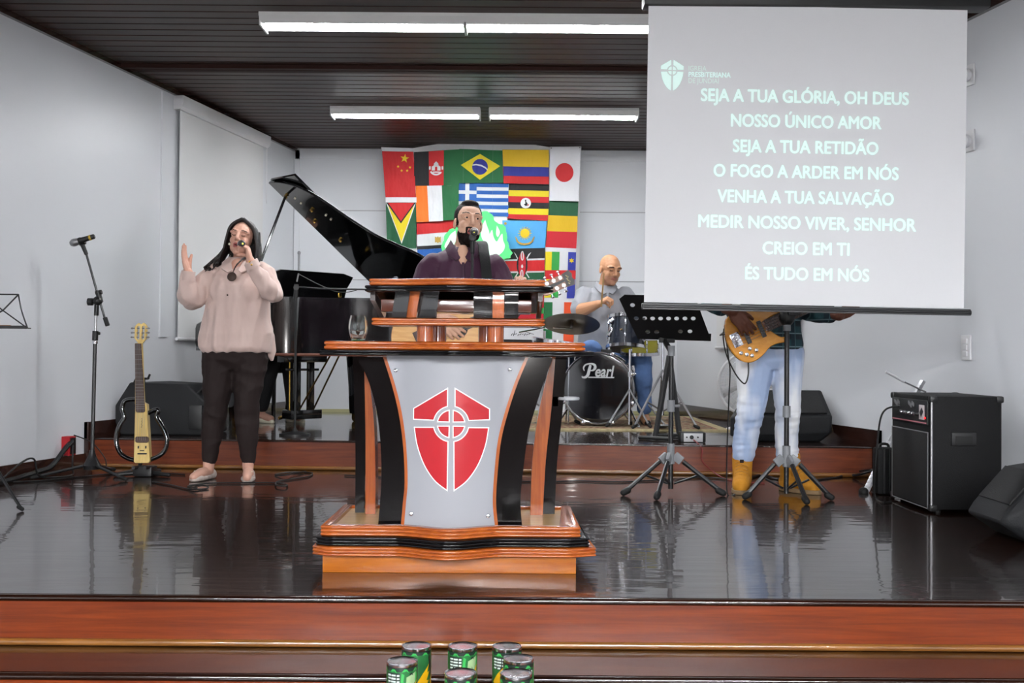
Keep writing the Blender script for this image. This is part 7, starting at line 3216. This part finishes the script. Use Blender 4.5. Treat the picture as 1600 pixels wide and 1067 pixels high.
mb = MB()
d = sb - sa
mb.lathe([(.0005, -.12), (.0075, -.117), (.0075, d.length * .75), (.0045, d.length * .95), (.0058, d.length * .98), (.0005, d.length)], (0, 0, 0), d, 10)
o = mb.build('drumstick', M_stick, loc=sa)
tag(o, 'wooden drumstick in the drummer\'s left hand behind the music stand', 'drumstick')

# ---------------------------------------------------------------- the bass player
YBp = 6.36
bo = Vector((P(1195, 700, YBp).x, YBp, 0))
BAS = thing('person', 'man in washed blue jeans and tan boots playing bass, upper body behind the screen', 'person', bo)
M_bskn = skin('deep_brown_skin', (104, 62, 46))
H = head_matrix((.02, -.03, 1.60), yaw=0, pitch=-8, s=1.0)
mb = MB()
add_head(mb, H, neck_to=(.02, .02, 1.45), neck_r=.058)
mb.loft([(.035, 0, .84, .14, .10), (.03, 0, 1.1, .15, .10), (.02, 0, 1.33, .165, .095), (.02, 0, 1.42, .10, .075), (.02, .01, 1.47, .06, .055)])
Rw, Lw = Vector((-.262, -.365, 1.035)), Vector((.35, -.28, 1.018))
mb.chain([((-.155, 0, 1.37), .058), ((-.330, -.10, 1.10), .038), ((-.312, -.21, 1.072), .034), (Rw, .032)])
mb.chain([((.19, 0, 1.37), .058), ((.27, -.02, 1.07), .047), (Lw, .031)])
add_hand(mb, Rw, (.62, -.02, -.75), (.12, .98, -.1), 1, curl=(16, 24, 20), spread=5, thumb=(30, 15), s=1.04)
add_hand(mb, Lw, (.75, -.1, .45), (-.2, 1, .5), -1, curl=(40, 50, 35), thumb=(30, 35), s=1.0)
mb.chain([((-.055, 0, .86), .095), ((-.085, -.015, .46), .058), ((-.125, .02, .10), .042), ((-.14, -.04, .05), .030), ((-.16, -.12, .042), .024)])
mb.chain([((.12, 0, .86), .095), ((.132, -.015, .46), .058), ((.150, .02, .10), .042), ((.18, -.04, .05), .030), ((.235, -.10, .042), .024)])


def bp_(c, n):
    return head_paint(H, c, [(1, lambda x, y, z: (z > .06) | ((y > .02) & (z > -.04)))])


remesh(mb, 'body', [M_bskn, M_shair], BAS, .0045, 2, paint=bp_)
# plaid shirt
m = bpy.data.materials.new('teal_plaid_shirt')
m.use_nodes = True
nt = m.node_tree
bs = nt.nodes['Principled BSDF']
bs.inputs['Roughness'].default_value = .8
tc_ = nt.nodes.new('ShaderNodeTexCoord')
sx_ = nt.nodes.new('ShaderNodeSeparateXYZ')
nt.links.new(tc_.outputs['Object'], sx_.inputs[0])


def band(out_, freq, lo):
    mu = nt.nodes.new('ShaderNodeMath')
    mu.operation = 'MULTIPLY'
    mu.inputs[1].default_value = freq
    nt.links.new(out_, mu.inputs[0])
    fr_ = nt.nodes.new('ShaderNodeMath')
    fr_.operation = 'FRACT'
    nt.links.new(mu.outputs[0], fr_.inputs[0])
    gt = nt.nodes.new('ShaderNodeMath')
    gt.operation = 'GREATER_THAN'
    gt.inputs[1].default_value = lo
    nt.links.new(fr_.outputs[0], gt.inputs[0])
    return gt.outputs[0]


def mixc(fac, a, b, f=1.0):
    mx = nt.nodes.new('ShaderNodeMix')
    mx.data_type = 'RGBA'
    nt.links.new(fac, mx.inputs[0])
    if isinstance(a, tuple):
        mx.inputs[6].default_value = lin(a) + (1,)
    else:
        nt.links.new(a, mx.inputs[6])
    mx.inputs[7].default_value = lin(b) + (1,)
    return mx.outputs[2]


c_ = mixc(band(sx_.outputs[2], 13, .5), (22, 66, 74), (16, 34, 44))
c_ = mixc(band(sx_.outputs[0], 13, .62), c_, (18, 44, 56))
c_ = mixc(band(sx_.outputs[2], 13, .91), c_, (112, 140, 146))
c_ = mixc(band(sx_.outputs[0], 13, .94), c_, (78, 108, 116))
nt.links.new(c_, bs.inputs['Base Color'])
M_plaid = m
mb = MB()
mb.loft([(.04, .0, .825, .178, .130), (.04, 0, .86, .182, .133), (.035, 0, 1.0, .172, .125), (.03, 0, 1.15, .18, .128), (.025, 0, 1.28, .19, .125), (.02, 0, 1.37, .18, .11), (.02, 0, 1.42, .13, .09), (.02, .01, 1.465, .075, .07)], 40)
mb.chain([((-.15, 0, 1.36), .074), ((-.24, -.03, 1.24), .068), ((-.332, -.10, 1.10), .060), ((-.318, -.20, 1.075), .055), ((-.305, -.25, 1.062), .052)])
mb.chain([((.19, 0, 1.36), .074), ((.24, 0, 1.22), .066), ((.25, -.02, 1.05), .058), ((.285, -.14, 1.03), .052), ((.318, -.21, 1.024), .047)])
remesh(mb, 'plaid_shirt', M_plaid, BAS, .008, 3, wrinkle=folds(.004, (8, 8, 7), 41.0, .0015))
# washed jeans: faded fronts follow the legs
m = bpy.data.materials.new('washed_blue_jeans')
m.use_nodes = True
nt = m.node_tree
bs = nt.nodes['Principled BSDF']
bs.inputs['Roughness'].default_value = .85
tc_ = nt.nodes.new('ShaderNodeTexCoord')
n1 = nt.nodes.new('ShaderNodeTexNoise')
n1.inputs['Scale'].default_value = 3.4
n1.inputs['Detail'].default_value = 3
mp_ = nt.nodes.new('ShaderNodeMapping')
mp_.inputs['Scale'].default_value = (1.6, 1.2, .55)
nt.links.new(tc_.outputs['Object'], mp_.inputs[0])
nt.links.new(mp_.outputs[0], n1.inputs[0])
rp = nt.nodes.new('ShaderNodeValToRGB')
rp.color_ramp.elements[0].position = .40
rp.color_ramp.elements[0].color = lin((156, 174, 206)) + (1,)
rp.color_ramp.elements[1].position = .58
rp.color_ramp.elements[1].color = lin((228, 230, 234)) + (1,)
nt.links.new(n1.outputs[0], rp.inputs[0])
nt.links.new(rp.outputs[0], bs.inputs['Base Color'])
n2 = nt.nodes.new('ShaderNodeTexNoise')
n2.inputs['Scale'].default_value = 260
bpn = nt.nodes.new('ShaderNodeBump')
bpn.inputs['Strength'].default_value = .2
nt.links.new(n2.outputs[0], bpn.inputs['Height'])
nt.links.new(bpn.outputs[0], bs.inputs['Normal'])
M_jean2 = m
mb = MB()
mb.loft([(.035, .0, .71, .150, .085), (.037, .0, .76, .170, .118), (.04, 0, .82, .178, .128), (.04, 0, .90, .165, .118)], 34)
mb.chain([((-.058, 0, .80), .110), ((-.062, -.005, .68), .106), ((-.072, -.015, .56), .088), ((-.088, -.02, .45), .078), ((-.098, .0, .38), .074), ((-.112, .01, .27), .070), ((-.122, .012, .21), .066)])
mb.chain([((.132, 0, .80), .100), ((.128, -.005, .68), .092), ((.128, -.015, .56), .080), ((.132, -.02, .45), .071), ((.130, .0, .38), .069), ((.132, .01, .27), .066), ((.140, .012, .21), .066)])


def jw(co):
    z = co[:, 2]
    k = np.exp(-((z - .42) / .10) ** 2) + .9 * np.exp(-((z - .235) / .035) ** 2) + .25
    ph = vnoise(co, (6, 6, 2), 3.0) * 4
    return ((1 - 2 * np.abs(vnoise(co, (7, 7, 26), 8.0))) * .7 + vnoise(co, (14, 14, 40), 3.0) * .5) * .0068 * k


remesh(mb, 'jeans', M_jean2, BAS, .007, 5, wrinkle=jw)
M_boot = mat('tan_nubuck', (184, 126, 38), rough=.8, spec=.25, bump=.2, bscale=60, var=.1, vscale=20)
M_sole = mat('gum_sole', (132, 108, 78), rough=.8)
for s, ank, toe in ((-1, Vector((-.125, .015, 0)), Vector((-.168, -.145, 0))), (1, Vector((.152, .015, 0)), Vector((.252, -.125, 0)))):
    d = (toe - ank)
    dn = d.normalized()
    mb = MB()
    mb.chain([(ank + Vector((0, 0, .205)), .062), (ank + Vector((0, 0, .12)), .057), (ank + Vector((0, 0, .07)), .056)])
    mb.chain([(ank - dn * .015 + Vector((0, 0, .055)), .052), (ank + d * .45 + Vector((0, 0, .060)), .053), (ank + d * .85 + Vector((0, 0, .048)), .050), (toe + Vector((0, 0, .044)), .044)])
    mb.chain([(ank + d * .1 + Vector((0, 0, .13)), .045), (ank + d * .5 + Vector((0, 0, .085)), .042)])
    for i, v in enumerate(mb.v):
        zc_ = v[2]
        if zc_ < .016:
            mb.v[i] = (v[0], v[1], .016)
        if zc_ > .225:
            mb.v[i] = (v[0], v[1], .225)
    bt = remesh(mb, 'boot', M_boot, BAS, .005, 2)
    sd = Vector((dn.y, -dn.x, 0))
    mb = MB()
    ot = []
    for k in range(28):
        a = 2 * PI * k / 28
        f = (math.cos(a) + 1) / 2
        w_ = .056 if f < .8 else .056 - .012 * (f - .8) / .2
        ot.append(ank - dn * .068 + dn * f * (d.length + .118) + sd * math.sin(a) * w_ * (abs(math.sin(a)) ** -.35 if abs(math.sin(a)) > .05 else 1))
    mb.prism([(p.x, p.y) for p in ot], .024, Matrix.Translation((0, 0, .001)))
    mb.build('sole', M_sole, bt, ang=50, bevel=.003)
    for k in range(5):
        p = ank + d * (.20 + .085 * k) + Vector((0, 0, .172 - .0185 * k)) + Vector((0, -.0, 0))
        p += dn * .028
        mb = MB()
        mb.tube(spline([p - sd * .034 - dn * .012 + Vector((0, 0, -.006)), p + Vector((0, 0, .008)), p + sd * .034 - dn * .012 + Vector((0, 0, -.006))], 4), .0035, 6)
        mb.build('lace', mat('tan_lace', (172, 122, 50), rough=.8), bt)
    mb = MB()
    p = ank + dn * .061 + Vector((0, -.002, .178))
    mb.box(p, (.022, .006, .018), frame_from((0, 0, 1)) @ Matrix.Identity(3))
    mb.build('tongue_mark', M_iris, bt, smooth=False)

# bass guitar, modelled in its own plane and hung at his front
YBG = 6.05
bgx = P(1185, 525, YBG)
BG = thing('bass_guitar', 'amber wooden five-string bass guitar with chrome bridge held below the screen', 'bass guitar', bgx)
M_amber = wood('amber_bass_body', (196, 128, 40), (224, 160, 66), rough=.2, coat=1.0, grain=(5, 5, 14), scale=2.0)


def B_(cx_, cy_, d=0.0):
    """point given on the close study of the bass (7.62 study units per picture point)"""
    q = P(1110 + cx_ / 7.62, 470 + cy_ / 7.62, YBG) - bgx
    return Vector((q.x, d + .0, q.z))


ol = [(165, 300), (178, 230), (212, 178), (262, 120), (330, 88), (420, 60), (520, 40), (640, 30), (760, 45), (862, 82), (868, 110), (840, 130), (770, 160), (690, 205), (655, 240), (668, 290), (690, 340), (720, 362), (760, 392), (830, 428), (890, 428), (908, 445), (906, 478), (885, 494), (780, 512), (700, 556), (640, 625), (570, 690), (500, 728), (440, 736), (380, 722), (310, 676), (245, 600), (200, 520), (172, 420)]
sp = [tuple(p[:2]) for p in spline([(x, y, 0) for x, y in ol + ol[:1]], 3)][:-1]
mb = MB()
mb.prism([(B_(x, y).x, B_(x, y).z) for x, y in sp], .042, Matrix.Translation((0, .022, 0)) @ XZ)
body_ = mb.build('body', M_amber, BG, ang=40, bevel=.006)
fy = -.0205


def bquad(c, ang, w_, h_, t, name, m, parent, y=fy):
    """box on the front face: centre in study units, angle in degrees, size in metres"""
    p = B_(*c)
    mb = MB()
    mb.box((p.x, y - t / 2, p.z), (w_, t, h_), Matrix.Rotation(R(-ang), 3, 'Y'), bev=min(.003, t * .3))
    return mb.build(name, m, parent)


AB = 24
u_ = 1 / 7.62 / (FPX / YBG)
bquad((595, 337), AB, 52 * u_, 205 * u_, .010, 'pickup', M_black, BG)
bquad((436, 448), AB, 52 * u_, 130 * u_, .010, 'pickup', M_black, BG)
M_dgp = mat('dark_grey_plastic', (70, 72, 76), rough=.4)
for o_ in [x for x in COL.objects if x.parent == BG and x.name.startswith('pickup')]:
    o_.data.materials[0] = M_dgp
brg = bquad((298, 466), AB, 112 * u_, 170 * u_, .006, 'bridge', M_chrome, BG)
for k in range(5):
    f = (k - 2) * 32
    c = (300 + f * math.sin(R(AB)) * 1.0, 466 + f * math.cos(R(AB)))
    bquad((c[0] + 14, c[1] - 6), AB, 40 * u_, 22 * u_, .012, 'saddle', M_chrome, brg, fy - .006)
    bquad((c[0] - 30, c[1] + 12), AB, 26 * u_, 14 * u_, .010, 'saddle_screw', M_steel, brg, fy - .006)
for c in ((455, 570), (534, 587), (352, 623), (420, 640), (483, 652)):
    p = B_(*c)
    mb = MB()
    mb.lathe([(.0125, 0), (.0125, .006), (.0105, .014), (.006, .016), (.0005, .016)], (p.x, fy, p.z), (0, -1, 0), 18)
    mb.build('knob', M_chrome, BG)
pN0, pN1 = B_(665, 290), B_(665 + 1500 * math.cos(R(AB)), 290 - 1500 * math.sin(R(AB)))
dN = (pN1 - pN0).normalized()
Mn = basis((0, 0, 0), dN, (0, 0, 1))
Ln = .56
mb = MB()
mb.box(pN0 + dN * (Ln / 2 - .02) + Vector((0, -.016, 0)), (Ln, .062, .022), Mn.to_3x3(), bev=.005)
nk = mb.build('neck', M_gside, BG)
mb = MB()
mb.box(pN0 + dN * (Ln / 2 - .015) + Vector((0, -.030, 0)), (Ln - .01, .066, .007), Mn.to_3x3())
mb.build('fretboard', M_fb, nk, smooth=False)
for k in range(20):
    f = Ln * (2 ** (-(20 - k) / 12) - 2 ** (-20 / 12)) / (1 - 2 ** (-20 / 12))
    mb = MB()
    p = pN0 + dN * f + Vector((0, -.0343, 0))
    yv = Mn.col[1].to_3d()
    mb.tube([p - yv * .032, p + yv * .032], .0012, 5)
    mb.build('fret', M_steel, nk)
hp = [(0, -.03), (.03, -.045), (.19, -.05), (.22, 0), (.2, .04), (.03, .045), (0, .03)]
mb = MB()
Mh = Mn.copy()
Mh.translation = pN0 + dN * (Ln - .02) + Vector((0, -.012, 0))
mb.prism(hp, .016, Mh)
hb = mb.build('headstock', M_amber, nk, smooth=False)
for k in range(5):
    mb = MB()
    s = 1 if k < 3 else -1
    p = Mh @ Vector((.05 + .05 * (k if k < 3 else k - 3), s * .05, .006))
    mb.cyl(p, Mh @ Vector((.05 + .05 * (k if k < 3 else k - 3), s * .075, .006)), .006)
    mb.ell(Mh @ Vector((.05 + .05 * (k if k < 3 else k - 3), s * .082, .006)), (.014, .006, .012), Mn.to_3x3())
    mb.build('tuning_peg', M_chrome, hb)
for k in range(5):
    yv = Mn.col[1].to_3d()
    f = (k - 2)
    a = B_(318, 458) + Vector((0, fy - .018, 0)) - yv * f * .017
    b = pN0 + dN * Ln + Vector((0, -.038, 0)) - yv * f * .011
    mb = MB()
    mb.tube([a, b], .0012, 4)
    mb.build('string', M_steel, BG)
st_ = spline([B_(170, 400, .02), bo + Vector((-.20, -.06, .98)) - bgx, bo + Vector((-.19, .13, 1.15)) - bgx, bo + Vector((-.02, .16, 1.35)) - bgx, bo + Vector((.10, .10, 1.47)) - bgx, bo + Vector((.13, -.05, 1.43)) - bgx, bo + Vector((.12, -.15, 1.28)) - bgx, B_(862, 95, .02)], 6)
mb = MB()
n = len(st_)
vs = []
for i, p in enumerate(st_):
    d = (st_[min(i + 1, n - 1)] - st_[max(i - 1, 0)]).normalized()
    side = Vector((.9, .3, .3))
    side = (side - d * side.dot(d)).normalized()
    nn = side.cross(d) * .003
    for a, b in ((-1, -1), (1, -1), (1, 1), (-1, 1)):
        vs.append(p + side * a * .026 + nn * b)
mb.raw(vs, [(i * 4 + k, i * 4 + (k + 1) % 4, i * 4 + 4 + (k + 1) % 4, i * 4 + 4 + k) for i in range(n - 1) for k in range(4)] + [(0, 1, 2, 3), (4 * n - 4, 4 * n - 3, 4 * n - 2, 4 * n - 1)])
mb.build('shoulder_strap', MATS['black_strap_webbing'], BG, ang=60)
jk = bgx + B_(452, 738)
cable('black lead hanging from the bass guitar jack and looping up behind its body', [jk + Vector((0, .0, .004)), jk + Vector((.0, -.005, -.055)), jk + Vector((-.012, -.01, -.105)), jk + Vector((-.03, -.005, -.112)), jk + Vector((-.07, .01, -.06)), jk + Vector((-.115, .025, .04)), jk + Vector((-.132, .035, .13)), jk + Vector((-.128, .045, .19))], r=.0042)
cable('black cable dropping straight down beside the bass player to the floor', [P(1133.5, 522, 6.12), P(1138.5, 560, 6.14), P(1141, 580, 6.15), P(1139.5, 620, 6.16), P(1137.5, 680, 6.18), P(1136.5, 735, 6.2), fl_(1138, 772), fl_(1150, 772)], r=.0042)

# ---------------------------------------------------------------- the pianist, behind the woman
pa_ = p0 + Matrix.Rotation(-AL, 3, 'Z') @ Vector((-.30, .0, 0))
PIA = thing('person', 'pianist in black seated at the grand piano, mostly hidden by the woman', 'person', pa_, AL)
H = head_matrix((0, -.10, 1.15), pitch=-12, s=.95)
mb = MB()
add_head(mb, H, neck_to=(0, .0, 1.0), neck_r=.05)
mb.loft([(0, 0, .50, .14, .10), (0, 0, .75, .14, .095), (0, 0, .93, .15, .09), (0, 0, .98, .09, .07), (0, .0, 1.03, .05, .05)])
Rw, Lw = Vector((-.14, -.38, .76)), Vector((.14, -.38, .76))
for s, W in ((-1, Rw), (1, Lw)):
    mb.chain([((s * .17, 0, .93), .05), ((s * .22, -.10, .70), .042), (W, .027)])
    add_hand(mb, W, (0, -1, -.1), (0, 0, -1), -s, curl=(15, 25, 20), s=.93)
mb.chain([((-.08, 0, .50), .085), ((-.09, -.38, .50), .055), ((-.13, -.30, .12), .038), ((-.13, -.28, .06), .036), ((-.12, -.42, .035), .032)])
mb.chain([((.08, 0, .50), .085), ((.09, -.38, .50), .055), ((.10, -.42, .12), .038), ((.10, -.40, .06), .036), ((.10, -.54, .035), .032)])
remesh(mb, 'body', [M_wskn, M_hair], PIA, .005, 2, paint=lambda c, n: head_paint(H, c, [(1, lambda x, y, z: (z > .06) | ((y > .01) & (z > -.09)))]))
M_blk = mat('black_cloth', (18, 18, 20), rough=.8)
mb = MB()
mb.loft([(0, 0.01, .50, .17, .13), (0, 0, .75, .165, .12), (0, 0, .90, .175, .11), (0, 0, .965, .13, .09), (0, .005, 1.01, .07, .065)], 32)
for s in (-1, 1):
    mb.chain([((s * .165, 0, .92), .065), ((s * .22, -.10, .70), .055), ((s * .17, -.29, .745), .042)])
remesh(mb, 'blouse', M_blk, PIA, .009, 3)
mb = MB()
mb.loft([(0, .02, .44, .17, .14), (0, .02, .52, .17, .14)], 28)
mb.chain([((-.08, 0, .51), .10), ((-.09, -.38, .50), .075), ((-.105, -.36, .40), .072), ((-.13, -.30, .14), .058)])
mb.chain([((.08, 0, .51), .10), ((.09, -.38, .50), .075), ((.10, -.42, .14), .056)])
remesh(mb, 'trousers', M_blk, PIA, .009, 3)
shoe('shoe', M_ivory, PIA, (-.13, -.25, .0), (-.12, -.44, .0), w=.04, h=.05)
shoe('shoe', M_ivory, PIA, (.10, -.37, .0), (.10, -.56, .0), w=.04, h=.05)
